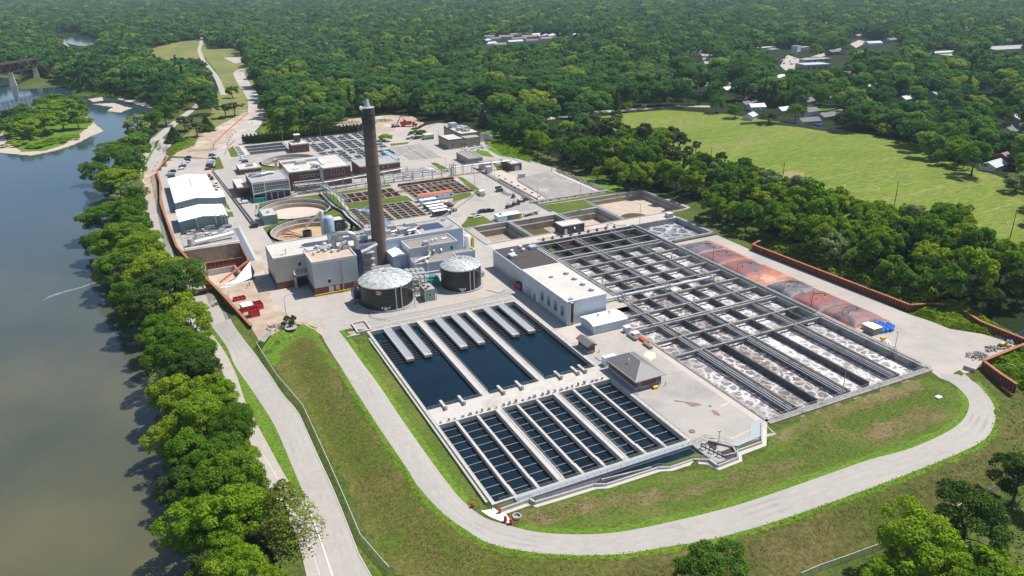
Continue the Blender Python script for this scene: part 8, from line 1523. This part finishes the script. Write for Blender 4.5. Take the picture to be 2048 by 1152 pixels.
# riverside belt: crown centre px, radius px, kind, (height factor)
RB = [(276, 262, 24, 'mids'), (330, 236, 22, 'mid0'), (304, 250, 24, 'mid1'), (263, 303, 32, 'mid2'), (232, 316, 40, 'near1'), (190, 350, 22, 'near0'), (237, 372, 44, 'near3'), (268, 385, 22, 'silver0'), (229, 442, 52, 'near0'),
      (262, 430, 30, 'near2'), (198, 500, 30, 'near3'), (240, 490, 42, 'near1'), (282, 505, 40, 'near2'), (222, 552, 34, 'silver0'), (262, 545, 46, 'near0'), (308, 556, 50, 'near3'), (362, 572, 46, 'near1'), (325, 592, 46, 'dark1'),
      (272, 600, 40, 'near2'), (300, 632, 44, 'dark0'), (318, 664, 36, 'near3'), (384, 654, 44, 'bright1'), (345, 684, 40, 'near0'), (400, 704, 38, 'near1'), (340, 722, 44, 'near2'), (384, 745, 44, 'dark1'), (325, 770, 34, 'silver0'),
      (352, 800, 48, 'bright0'), (420, 795, 46, 'bright1'), (468, 815, 30, 'near0'), (334, 870, 38, 'bright1'), (392, 856, 54, 'near1'), (462, 858, 46, 'near2'), (486, 896, 28, 'bright0'), (380, 916, 50, 'near3'), (440, 912, 46, 'near0'),
      (368, 962, 42, 'dark0'), (470, 962, 56, 'near2'), (418, 985, 50, 'near1'), (500, 990, 28, 'near3'), (392, 1056, 58, 'bright1'), (468, 1034, 60, 'bright0'), (450, 1090, 42, 'near1'), (486, 1124, 46, 'bright1'), (442, 1146, 46, 'bright0'), (538, 1140, 30, 'bright1'),
      (420, 1120, 40, 'dark0')]
for i, (cx, cy, rp, k) in enumerate(RB):
    hc = 8.5 if cy > 300 else 6.5; x, y = at_crown(cx, cy, hc); D = math.sqrt(x*x+y*y+110**2); Rr = rp*D/_f*1.0
    side_ = {'b': 'bright green', 's': 'silvery green', 'd': 'dark green', 'n': 'mid green', 'm': 'mid green'}[k[0]]
    put(k, x, y, Rr, max(9, min(19, Rr*2.15)), side_+' broadleaf tree in the belt between river and riverside path', side_+' trees along the river bank')
x, y = at_crown(572, 1022, 8.0); put('larch', x, y, 7.4, 16, 'open feathery conifer leaning over the riverside path at the lower end')
for i, (bx, by, k) in enumerate([(372, 262, 'pine'), (415, 262, 'spruce'), (395, 275, 'pine'), (350, 285, 'spruce'), (465, 196, 'mid1'), (452, 236, 'pine'), (470, 232, 'pine')]):
    x, y, z = G(bx, by, 0); put(k, x, y, 8.5 if k != 'mid1' else 7, 12, ['low spreading dark pine', 'broad dark spruce'][k == 'spruce']+' beside the dirt strip near the access road' if k != 'mid1' else 'round dark tree alone on the meadow beside the access road', 'dark conifers beside the dirt strip' if k != 'mid1' else None)
# trees at the lower right
for cx, cy, rp, k, lab in ((1932, 1050, 66, 'dark0', 'big dense dark green maple at the lower right behind the wire fence'), (1835, 1112, 78, 'bright0', 'big light green tree in front of the dark maple'), (1420, 1138, 66, 'near0', 'round green tree crown at the bottom edge below the loop road'),
        (2040, 950, 48, 'dark1', 'dark tree at the right edge beside the wire fence'), (1790, 1150, 50, 'bright1', 'low green tree left of the light green tree at the bottom'), (2005, 1132, 46, 'midb', 'yellowish green tree in the bottom right corner'), (1575, 1158, 30, 'bright1', 'small green bush crown at the bottom edge'), (1900, 1130, 50, 'near2', 'green tree under the dark maple at the bottom')):
    x, y = at_crown(cx, cy, 8.5); D = math.sqrt(x*x+y*y+110**2); Rr = rp*D/_f*.94; put(k, x, y, Rr, min(19, Rr*2.1), lab)
for a, c, k, rr, hh, l in ((1546, 214, 'spruce', 8, 20, 'tall dark evergreen mass behind the garden houses, left one'), (1572, 210, 'spruce', 7, 18, 'tall dark evergreen behind the garden houses, right one'), (1590, 244, 'mid3', 7.5, 14, 'round garden tree between the white two storey house and the pale low house'), (1537, 248, 'midd', 8, 9, 'wide dark bushy tree overhanging the far field edge'), (1640, 208, 'midb', 5, 11, 'yellow green tree on the small green by the tan house'),
    (1695, 264, 'midd', 8.5, 16, 'large dark garden tree at the right end of the board fence'), (1735, 262, 'mid1', 9, 15, 'large tree right of the dark garden tree at the field edge'), (1790, 272, 'midd', 10, 16, 'broad dark tree with a big shadow on the field edge'), (1688, 206, 'midc', 6, 11, 'dark copper tree beside the pink roofed house'), (1432, 226, 'mid2', 7, 15, 'tall green tree at the end of the park road'), (1470, 236, 'mid0', 7, 12, 'green tree left of the small white shed at the field edge'),
    (1860, 296, 'mid1', 9, 17, 'big round tree on the field edge right of the broad dark tree'), (1900, 316, 'mid0', 9, 16, 'big tree at the field corner near the pale roofed white house'), (1942, 352, 'mid3', 10, 20, 'tall spreading tree with long shadow on the field before the brick house'), (2030, 384, 'mids', 7, 10, 'silvery round tree at the right edge of the field')):
    x, y, z = G(a, c, 5); put(k, x, y, rr, hh, l)
# park road trees
for i, (bx, by, k, rr, hh) in enumerate([(1141, 226, 'mid1', 5.5, 14), (1176, 221, 'mid0', 5.2, 13), (1207, 218, 'mid2', 5.4, 15), (1222, 234, 'young', 4.0, 8), (1253, 231, 'young', 3.8, 8), (1287, 228, 'young', 2.4, 5.5), (1313, 221, 'young', 3.8, 8), (1336, 220, 'young', 3.9, 8), (1365, 219, 'young', 2.6, 6.5)]):
    x, y, z = G(bx, by, 2.5); put(k, x, y, rr, hh, ('young round tree with its own shadow along the park road' if k == 'young' else 'full round tree lining the far side of the park road'), 'young trees along the park road' if k == 'young' else 'full trees along the park road')

# ---- no-tree regions of the photograph's ground (pixel polygons): what must stay in view
NF = [
 [(300, 97), (345, 86), (396, 78), (399, 70), (408, 71), (410, 90), (425, 97), (478, 98), (480, 112), (490, 132), (500, 160), (515, 180), (528, 210), (535, 240), (530, 258), (560, 276), (640, 268), (675, 250), (720, 232), (800, 226), (850, 240), (880, 244), (926, 246), (960, 258), (985, 290),
  (985, 312), (1060, 330), (1117, 345), (1215, 378), (1225, 384), (1260, 384), (1300, 380), (1385, 412), (1392, 424), (1440, 462), (1440, 476), (1505, 482), (1512, 484), (1700, 556), (1822, 606), (1905, 606), (1960, 624), (2010, 650), (2060, 664), (2060, 1200), (560, 1200), (560, 960), (470, 740), (430, 640), (395, 560), (330, 490), (292, 420), (290, 360), (320, 300), (372, 240), (420, 236), (432, 200), (428, 170), (408, 125), (380, 112), (340, 120), (305, 112)],
 [(1150, 232), (1245, 218), (1420, 212), (1440, 222), (1530, 236), (1640, 252), (1688, 252), (1720, 262), (1820, 290), (1860, 330), (1980, 345), (2060, 385), (2060, 480), (1975, 458), (1960, 430), (1900, 396), (1850, 400), (1800, 412), (1700, 380), (1620, 360), (1560, 335), (1480, 312), (1420, 300), (1350, 255), (1250, 240)],
 [(-400, 2000), (-400, 165), (0, 172), (60, 166), (120, 174), (190, 190), (260, 196), (334, 210), (300, 222), (262, 252), (240, 290), (222, 330), (220, 400), (225, 500), (260, 620), (300, 700), (330, 860), (380, 1040), (410, 1200)],
 [(110, 62), (152, 64), (192, 76), (196, 86), (160, 93), (134, 96), (124, 84)], [(288, 330), (284, 300), (338, 242), (380, 213), (402, 202), (408, 212), (384, 234), (374, 262), (322, 330)],
 [(940, 214), (968, 220), (986, 238), (962, 246), (948, 232)], [(1098, 232), (1128, 226), (1130, 244), (1100, 248)],
]
# clearings for the far houses and streets: (x0, y0, x1, y1) in px
CLEAR = [(964, 70, 1010, 96), (1006, 64, 1064, 88), (1056, 66, 1108, 88), (1104, 68, 1150, 76), (1156, 66, 1188, 76), (1372, 98, 1404, 122), (1396, 102, 1432, 132), (1334, 132, 1352, 158), (1436, 158, 1472, 186), (1478, 192, 1516, 228), (1486, 206, 1540, 244), (1548, 90, 1625, 142), (1575, 86, 1612, 110), (1596, 118, 1672, 148), (1654, 98, 1700, 130),
         (1640, 98, 1690, 118), (1690, 66, 1745, 100), (1728, 70, 1808, 104), (1850, 96, 1920, 114), (1970, 94, 2060, 106), (1946, 124, 1972, 146), (1600, 196, 1628, 214), (1655, 190, 1682, 210), (1600, 214, 1682, 228), (1600, 222, 1694, 262), (1548, 212, 1580, 228), (1798, 194, 1822, 208), (2006, 232, 2060, 252), (1996, 248, 2060, 270),
         (1960, 316, 2030, 350), (600, 44, 612, 52), (622, 46, 636, 58), (876, 122, 892, 142), (427, 14, 455, 32), (328, 2, 352, 8), (10, 0, 40, 6), (1266, 118, 1276, 134), (1856, 182, 1874, 204), (1870, 240, 1890, 256), (1500, 88, 1550, 100), (1536, 96, 1556, 112), (240, 14, 262, 22), (170, 96, 190, 92), (1010, 88, 1022, 98), (1240, 150, 1252, 158), (2040, 4, 2060, 14), (1460, 0, 1490, 6)]
CLEAR += [(a-8-c*.03, c-5-c*.02, a+8+c*.03, c+4+c*.02) for a, c in SC]

# ---- island trees
for i, (a, c, rp, k) in enumerate([(40, 262, 22, 'mid1'), (70, 250, 22, 'mid0'), (100, 238, 24, 'mid2'), (130, 226, 22, 'mid3'), (155, 232, 18, 'mid1'), (112, 214, 18, 'mid2'), (150, 216, 16, 'mid0'), (60, 272, 18, 'midb'), (30, 248, 16, 'midd'), (92, 262, 22, 'mid3'), (128, 252, 20, 'midb'), (158, 250, 15, 'mid2'), (20, 270, 12, 'mid0'), (170, 236, 11, 'bushb'), (138, 270, 12, 'bushb'), (36, 282, 14, 'bushb'), (76, 286, 14, 'bushb'), (110, 276, 14, 'bush'), (90, 222, 14, 'mid3'), (52, 236, 12, 'mid0')]):
    x, y = G(a, c+8, -6.5)[:2]; Rr = rp*math.sqrt(x*x+y*y)/_f*1.3
    put(k, x, y, Rr, min(Rr*1.9, 17) if k[0] == 'm' else 3.2, 'green tree in the thicket on the river island' if k[0] == 'm' else 'low shrub at the grassy edge of the river island', 'trees on the river island' if k[0] == 'm' else 'shrubs on the river island', z=-6.6)
# ---- hedge and single trees inside the plant
def hedge(name, x0, x1, y0, y1, h, n, m, label, seed=3, size=.42, zf=None):
    g = np.random.default_rng(seed); u = g.uniform(0, 1, n); v = g.uniform(0, 1, n); f = g.uniform(0, 1, n); X_ = x0+(x1-x0)*u; Y_ = y0+(y1-y0)*v; top = h*(.86+.14*np.sin(X_*2.2)+.06*np.sin(Y_*3.1)); Z_ = top*f**.5
    face = f < .75; Y_ = np.where(face & (g.uniform(0, 1, n) < .7), y0+g.normal(0, .25, n), Y_); N = np.stack([g.normal(0, .5, n), np.where(face, -1, 0), np.where(face, .4, 1)], 1)
    me = leafmesh(name, np.stack([X_, Y_, Z_], 1), N, size, m, seed); o = bpy.data.objects.new(name, me); C.objects.link(o); return tag(o, label, 'hedge')
hedge('hedge', 68, 161.5, 611.5, 615.5, 7.0, 15000, 'leaf_larch', 'long tall clipped hedge along the back of the plant'); bpy.data.objects['hedge'].data.materials.clear(); leafmat('leaf_hedge', [(0, (.045, .075, .018)), (1, (.05, .08, .02))], .25); bpy.data.objects['hedge'].data.materials.append(MATS['leaf_hedge'])
MB_ = MB().box(70, 160, 612.6, 614.6, 0, 5.2).build('hedge_core', 'leaf_hedge'); MB_.parent = bpy.data.objects['hedge']
for a, c, k, rr, hh, l in ((832, 276, 'midd', 6.5, 5.5, 'broad dark bush at the junction behind the skylights, left one'), (843, 274, 'mid3', 5, 5.5, 'dark bush at the junction behind the skylights, right one'), (770, 282, 'midb', 6.5, 5, 'bright green bush right of the chimney'), (966, 252, 'spruce', 6, 14, 'dark green cone shaped tree behind the tan brick building'), (1010, 250, 'spruce', 4, 9, 'small conifer on the slope right of the tan brick building'), (1160, 425, 'bush', 1.4, 1.4, 'tiny bush at the edge of the small square lawn'),
                        (580, 650, 'bushd', 2.6, 3.6, 'small dark bush beside the round concrete cover'), (630, 258, 'midb', 6, 7, 'bright green bush in front of the hedge trees'), (560, 262, 'bushb', 6, 5, 'bright weedy bush left of the hedge trees'), (1496, 478, 'bushb', 3, 3, 'green bush at the start of the right sheet pile wall')):
    x, y, z = G(a, c, 0); put(k, x, y, rr, hh, l)
def shrubs(name, poly, n, h, m, label, seed, size=.4, z0=None, dz=0):
    g = np.random.default_rng(seed); P = np.array(poly)[:, :2]; lo, hi = P.min(0), P.max(0); Q = g.uniform(lo, hi, (n*4, 2)); Q = Q[inpoly(Q, P)][:n]
    b_ = np.array([mnoise.noise(Vector((q[0]*.16, q[1]*.16, seed)))*.6+.55+.3*mnoise.noise(Vector((q[0]*.5, q[1]*.5, seed))) for q in Q]); e = np.minimum(dseg(Q, P, True)/2.5, 1); Z = HA(Q)+dz+h*np.clip(b_, .1, 1.2)*e*g.uniform(.75, 1.05, len(Q))
    N = np.stack([g.normal(0, .4, len(Q)), g.normal(0, .4, len(Q)), np.ones(len(Q))], 1); me = leafmesh(name, np.column_stack([Q, Z]), N, size, m, seed); o = bpy.data.objects.new(name, me); C.objects.link(o); o['kind'] = 'stuff'; o['label'] = label; o['category'] = 'shrubs'; return o
shrubs('shrubs', px([(1826, 628), (1850, 614), (1900, 612), (1950, 634), (2012, 664), (1990, 674), (1963, 667), (1899, 656), (1860, 642)], 0), 9000, 3.2, 'leaf_bright', 'mound of green bushes inside the far sheet pile corner', 11, .35)
shrubs('shrubs', px([(1972, 722), (2090, 676), (2120, 800), (2045, 776), (2005, 748)], 0), 9000, 3.4, 'leaf_bright', 'bright bushes behind the v shaped sheet pile wall', 12, .35)
shrubs('shrubs', [(246, 168), (262, 168), (268, 250), (246, 249)], 9000, 4.2, 'leaf_mixed', 'bushes growing above the long sheet pile retaining wall', 13, .4)
shrubs('shrubs', px([(975, 268), (1012, 262), (1062, 262), (1062, 326), (1036, 318), (1004, 310), (984, 292)], 0), 6500, 2.6, 'leaf_bright', 'bright bushes on the slope right of the tan brick building', 14, .5)
shrubs('shrubs', px([(345, 306), (352, 282), (372, 276), (396, 280), (388, 292), (362, 302)], 0), 2500, 2.2, 'leaf_bright', 'bushes beside the dirt strip at the car park', 15, .45)
shrubs('shrubs', px([(528, 270), (534, 240), (560, 214), (600, 236), (660, 250), (648, 266), (560, 276)], 0), 5000, 3.0, 'leaf_bright', 'weedy bushes behind the tall hedge', 16, .6)
shrubs('shrubs', px([(100, 160), (125, 170), (190, 187), (262, 193), (338, 210), (345, 200), (300, 188), (262, 182), (190, 174), (130, 158)], -3), 9000, 6, 'leaf_mixed', 'bushes along the far bank behind the sandbars', 19, 1.1)
shrubs('shrubs', px([(2060, 560), (2100, 1160), (1990, 1160), (1940, 1075), (1880, 1092), (1760, 1152), (1700, 1160), (1860, 1046), (1990, 985)], -3), 5000, 1.0, 'leaf_mixed', 'low plants under the trees at the lower right', 17, .35)
shrubs('weeds', [tuple(v) for v in offs(px([(684, 738), (716, 790), (756, 852), (811, 933), (840, 978), (890, 1030), (940, 1065), (969, 1083), (1028, 1099), (1116, 1109), (1233, 1109), (1350, 1091), (1446, 1073), (1556, 1041), (1702, 990), (1848, 935), (1935, 898), (1976, 872), (1991, 836), (1986, 808), (1964, 777)], 0), -.3)]+[tuple(v) for v in offs(px([(684, 738), (716, 790), (756, 852), (811, 933), (840, 978), (890, 1030), (940, 1065), (969, 1083), (1028, 1099), (1116, 1109), (1233, 1109), (1350, 1091), (1446, 1073), (1556, 1041), (1702, 990), (1848, 935), (1935, 898), (1976, 872), (1991, 836), (1986, 808), (1964, 777)], 0), 2.2)][::-1], 22000, .55, 'leaf_bright', 'ragged bright weeds along the outer edge of the loop road', 18, .22)

MOUND_ = px([(565, 712), (600, 690), (625, 690), (672, 770), (760, 890), (900, 1070), (1100, 1132), (1250, 1140), (1556, 1070), (1850, 960), (1980, 900), (2060, 1000), (1850, 1060), (1600, 1160), (900, 1240), (760, 1110), (690, 960), (620, 840)])
shrubs('grass_tufts', MOUND_, 26000, .16, 'bank_rough', 'rough brownish grass tufts on the mound and outer bank', 21, .16)
shrubs('grass_tufts', px([(1040, 1045), (1045, 1012), (1240, 985), (1440, 955), (1560, 905), (1600, 850), (1850, 762), (1900, 800), (1880, 850), (1740, 905), (1480, 985), (1300, 1020), (1110, 1052)], 0), 9000, .14, 'grass_dry', 'dry grass tufts on the front lawn', 22, .14)
# ---- woods
g = np.random.default_rng(42); CAND = []
ch = np.array([_sn, _cs]); cr = np.array([_cs, -_sn])
def ring(d0, d1, sp):
    n_r = int((d1-d0)/sp); out = []
    for i in range(n_r):
        dd = d0+(i+.5)*sp; hw = dd*.76+60; nl = int(2*hw/sp); l = -hw+(np.arange(nl)+g.uniform(0, 1, nl)*.9)*sp; e = dd+g.uniform(-.5, .5, nl)*sp; out.append(np.outer(e, ch)+np.outer(l, cr))
    return np.concatenate(out)
for d0, d1, sp in ((250, 620, 9.8), (620, 1000, 14), (1000, 1700, 16.5), (1700, 3000, 20), (3000, 6200, 26)): q = ring(d0, d1, sp); CAND.append(np.column_stack([q, np.full(len(q), sp)]))
CAND = np.concatenate(CAND); XY = CAND[:, :2]; Z = HA(XY); n = len(XY); Rr = CAND[:, 2]*np.clip(g.normal(.64, .16, n), .36, 1.0); Ht = np.clip(Rr*g.uniform(1.9, 2.6, n), 9, 23); Ht = np.where(CAND[:, 2] > 16, g.uniform(12, 24, n), Ht)
keep = np.ones(n, bool); B = np.column_stack([XY, Z]); D = np.hypot(XY[:, 0], XY[:, 1])
rv = inpoly(XY, RIVER) | (dseg(XY, RIVER, True) < 2); keep &= ~rv
def chk(off, polys, idx):
    global keep
    P = PXN(B[idx]+off[idx])
    bad = np.zeros(len(P), bool)
    for poly in polys: bad |= inpoly(P, poly)
    keep[idx] &= ~bad
z3 = lambda f: np.column_stack([np.zeros(n), np.zeros(n), Ht*f]); sd = lambda s, f: np.column_stack([cr[0]*Rr*s, cr[1]*Rr*s, Ht*f])
ALLNF = [np.array(p, float) for p in NF]; CL = [np.array([(a, b_), (c, b_), (c, d_), (a, d_)], float) for a, b_, c, d_ in CLEAR]
full = [z3(0.02), z3(.5), z3(.97), sd(.8, .55), sd(-.8, .55), sd(.6, .8), sd(-.6, .8)]
for o_ in full: idx = np.where(keep)[0]; chk(o_, ALLNF, idx)
for o_ in (z3(.5), z3(.85), sd(.5, .6), sd(-.5, .6)): idx = np.where(keep & (D < 2500))[0]; chk(o_, CL, idx)
BR = np.array([(-60, 112), (68, 109), (62, 124), (24, 150), (26, 178), (-60, 178)], float)
for o_ in (z3(.3), z3(.9), sd(-.6, .6)): idx = np.where(keep & (D < 1330))[0]; chk(o_, [BR], idx)
for hx, hy, hr in HOUSES: keep &= np.hypot(XY[:, 0]-hx, XY[:, 1]-hy) > hr+Rr*.6
for q in TREES: keep &= np.hypot(XY[:, 0]-q[0], XY[:, 1]-q[1]) > 5.5
keep &= ~((XY[:, 0] < 249) & (XY[:, 1] < 620) & (XY[:, 0] > 0) & (XY[:, 1] > 100) & ((XY[:, 0] < 244) | (XY[:, 1] < 300)))
P = PXN(np.column_stack([XY, Z+Ht*.5])); keep &= (P[:, 0] > -260) & (P[:, 0] < 2310) & (P[:, 1] < 1400)
idx = np.where(keep)[0]; idx = idx[np.argsort(D[idx])]; vis = (PXN(B)[:, 0] > -20) & (PXN(B)[:, 0] < 2068); near = [i for i in idx if vis[i]][:215]; ns = set(near); rest = [i for i in idx if i not in ns]
def region(x, y):
    if x > 200 and y < 560: return 'in the wood between plant and playing field', 'trees of the wood beside the playing field'
    if x < 0: return 'in the wood beyond the river bend', 'trees of the wood beyond the river bend'
    return 'in the wood behind the plant', 'trees of the wood behind the plant'
def pineband(p): return (1100 < p[0] < 1290 and 226 < p[1] < 300) or (1285 < p[0] < 1400 and 258 < p[1] < 330)
for i in near:
    x, y = XY[i]; a, c = region(x, y); p = P[i]; r = g.uniform(0, 1)
    if pineband(p) and r < .8: k, w_ = 'pine', 'dark pine'
    elif r < .10: k, w_ = 'midb', 'bright green broadleaf tree'
    elif r < .16: k, w_ = 'mids', 'silvery green broadleaf tree'
    elif r < .24: k, w_ = 'midd', 'dark green broadleaf tree'
    else: k, w_ = 'mid%d' % int(g.integers(0, 4)), 'mid green broadleaf tree'
    put(k, float(x), float(y), float(Rr[i])*(.75 if k == 'pine' else 1), float(Ht[i]), w_+' '+a, w_+'s '+a)
x, y, z = G(790, 205, 0); put('midc', x, y, 8, 13, 'reddish brown leaved tree behind the far dirt lot')
# everything farther: one woodland object, its trees set by geometry nodes
rest = np.array(rest); me = bpy.data.meshes.new('woodland'); me.vertices.add(len(rest)); me.vertices.foreach_set('co', B[rest].astype(np.float32).ravel())
far_ = D[rest] > 950; vi = np.where(far_, np.where(g.uniform(0, 1, len(rest)) < .05, 5, g.integers(0, 5, len(rest))), 6+np.where(g.uniform(0, 1, len(rest)) < .07, 4, g.integers(0, 4, len(rest)))).astype(np.int32)
at = me.attributes.new('vi', 'INT', 'POINT'); at.data.foreach_set('value', vi)
at = me.attributes.new('sc', 'FLOAT_VECTOR', 'POINT'); s_ = np.column_stack([Rr[rest]/6*1.08, Rr[rest]/6*1.08, Ht[rest]/14]); con = (vi == 5) | (vi == 10); s_[con] *= (.75, .75, 1.0); at.data.foreach_set('vector', s_.astype(np.float32).ravel())
at = me.attributes.new('ro', 'FLOAT_VECTOR', 'POINT'); ro = np.zeros((len(rest), 3), np.float32); ro[:, 2] = g.uniform(0, 6.28, len(rest)); at.data.foreach_set('vector', ro.ravel())
wood = bpy.data.objects.new('woodland', me); C.objects.link(wood); wood['kind'] = 'stuff'; wood['label'] = 'dense green woodland stretching to the horizon'; wood['category'] = 'woodland'
col = bpy.data.collections.new('woodland_trees')
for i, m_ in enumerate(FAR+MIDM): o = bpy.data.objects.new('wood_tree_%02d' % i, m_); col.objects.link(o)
ng = bpy.data.node_groups.new('woodland', 'GeometryNodeTree'); ng.interface.new_socket('Geometry', in_out='INPUT', socket_type='NodeSocketGeometry'); ng.interface.new_socket('Geometry', in_out='OUTPUT', socket_type='NodeSocketGeometry')
N = ng.nodes; gi = N.new('NodeGroupInput'); go = N.new('NodeGroupOutput'); ci = N.new('GeometryNodeCollectionInfo'); ci.inputs['Collection'].default_value = col; ci.inputs['Separate Children'].default_value = True; ci.inputs['Reset Children'].default_value = True
ip = N.new('GeometryNodeInstanceOnPoints'); ip.inputs['Pick Instance'].default_value = True
def na(nm, ty): q = N.new('GeometryNodeInputNamedAttribute'); q.data_type = ty; q.inputs['Name'].default_value = nm; return q.outputs['Attribute']
ng.links.new(gi.outputs[0], ip.inputs['Points']); ng.links.new(ci.outputs[0], ip.inputs['Instance']); ng.links.new(na('vi', 'INT'), ip.inputs['Instance Index']); ng.links.new(na('sc', 'FLOAT_VECTOR'), ip.inputs['Scale'])
er = N.new('FunctionNodeEulerToRotation'); ng.links.new(na('ro', 'FLOAT_VECTOR'), er.inputs[0]); ng.links.new(er.outputs[0], ip.inputs['Rotation']); ng.links.new(ip.outputs[0], go.inputs[0])
wood.modifiers.new('woodland', 'NODES').node_group = ng
# dark forest floor under the woods
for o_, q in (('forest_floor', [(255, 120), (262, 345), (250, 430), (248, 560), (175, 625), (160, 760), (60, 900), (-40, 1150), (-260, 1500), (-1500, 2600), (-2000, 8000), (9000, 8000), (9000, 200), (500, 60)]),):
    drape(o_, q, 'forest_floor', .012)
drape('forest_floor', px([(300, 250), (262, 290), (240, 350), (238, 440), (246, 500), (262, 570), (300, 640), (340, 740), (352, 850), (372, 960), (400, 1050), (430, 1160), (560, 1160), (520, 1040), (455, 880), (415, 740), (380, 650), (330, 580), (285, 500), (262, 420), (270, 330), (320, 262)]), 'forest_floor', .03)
print('trees', len(near), 'woodland', len(rest), 'putted', ntree)

# air
m = bpy.data.materials.new('haze'); m.use_nodes = True; nt = m.node_tree; nt.nodes.remove(nt.nodes['Principled BSDF']); pv = nt.nodes.new('ShaderNodeVolumePrincipled'); pv.inputs['Color'].default_value = (0.66, 0.85, 1.0, 1); pv.inputs['Density'].default_value = 0.00007; pv.inputs['Anisotropy'].default_value = 0.3
nt.links.new(pv.outputs[0], nt.nodes['Material Output'].inputs['Volume']); MATS['haze'] = m
o = MB().box(-9300, 9300, -700, 10300, -12, 126).build('haze', 'haze'); tag(o, kind='stuff'); S.cycles.volume_bounces = 0
# faint smoke drifting from the chimney
m = bpy.data.materials.new('smoke'); m.use_nodes = True; nt = m.node_tree; nt.nodes.remove(nt.nodes['Principled BSDF']); pv = nt.nodes.new('ShaderNodeVolumePrincipled'); pv.inputs['Color'].default_value = (0.55, 0.75, 1.0, 1); pv.inputs['Density'].default_value = 0.0006
nt.links.new(pv.outputs[0], nt.nodes['Material Output'].inputs['Volume']); MATS['smoke'] = m
a, b_ = Vector((85.6, 314, 73)), Vector((70, 430, 104)); vs = []; fs = []; nr, ns_ = 14, 20
for i in range(nr+1):
    t = i/nr; c = a.lerp(b_, t)+Vector((6*math.sin(t*5), 0, 3*math.sin(t*7))); r = (.6+15*t**.8)*(1 if t < .8 else max(.05, (1-t)*5)**.6)
    for j in range(ns_): w = 2*math.pi*j/ns_; q = r*(1+.25*mnoise.noise(Vector((math.cos(w)*1.3, math.sin(w)*1.3, t*6)))); vs.append((c.x+q*math.cos(w), c.y, c.z+q*.75*math.sin(w)))
for i in range(nr):
    for j in range(ns_): k = (j+1) % ns_; fs.append((i*ns_+j, i*ns_+k, (i+1)*ns_+k, (i+1)*ns_+j))
fs += [tuple(range(ns_-1, -1, -1)), tuple(range(nr*ns_, (nr+1)*ns_))]; fs = [f[::-1] for f in fs]; o = MB().add(vs, fs).build('smoke', 'smoke', smooth=True); tag(o, 'faint bluish smoke drifting away from the chimney top', 'smoke', kind='stuff')
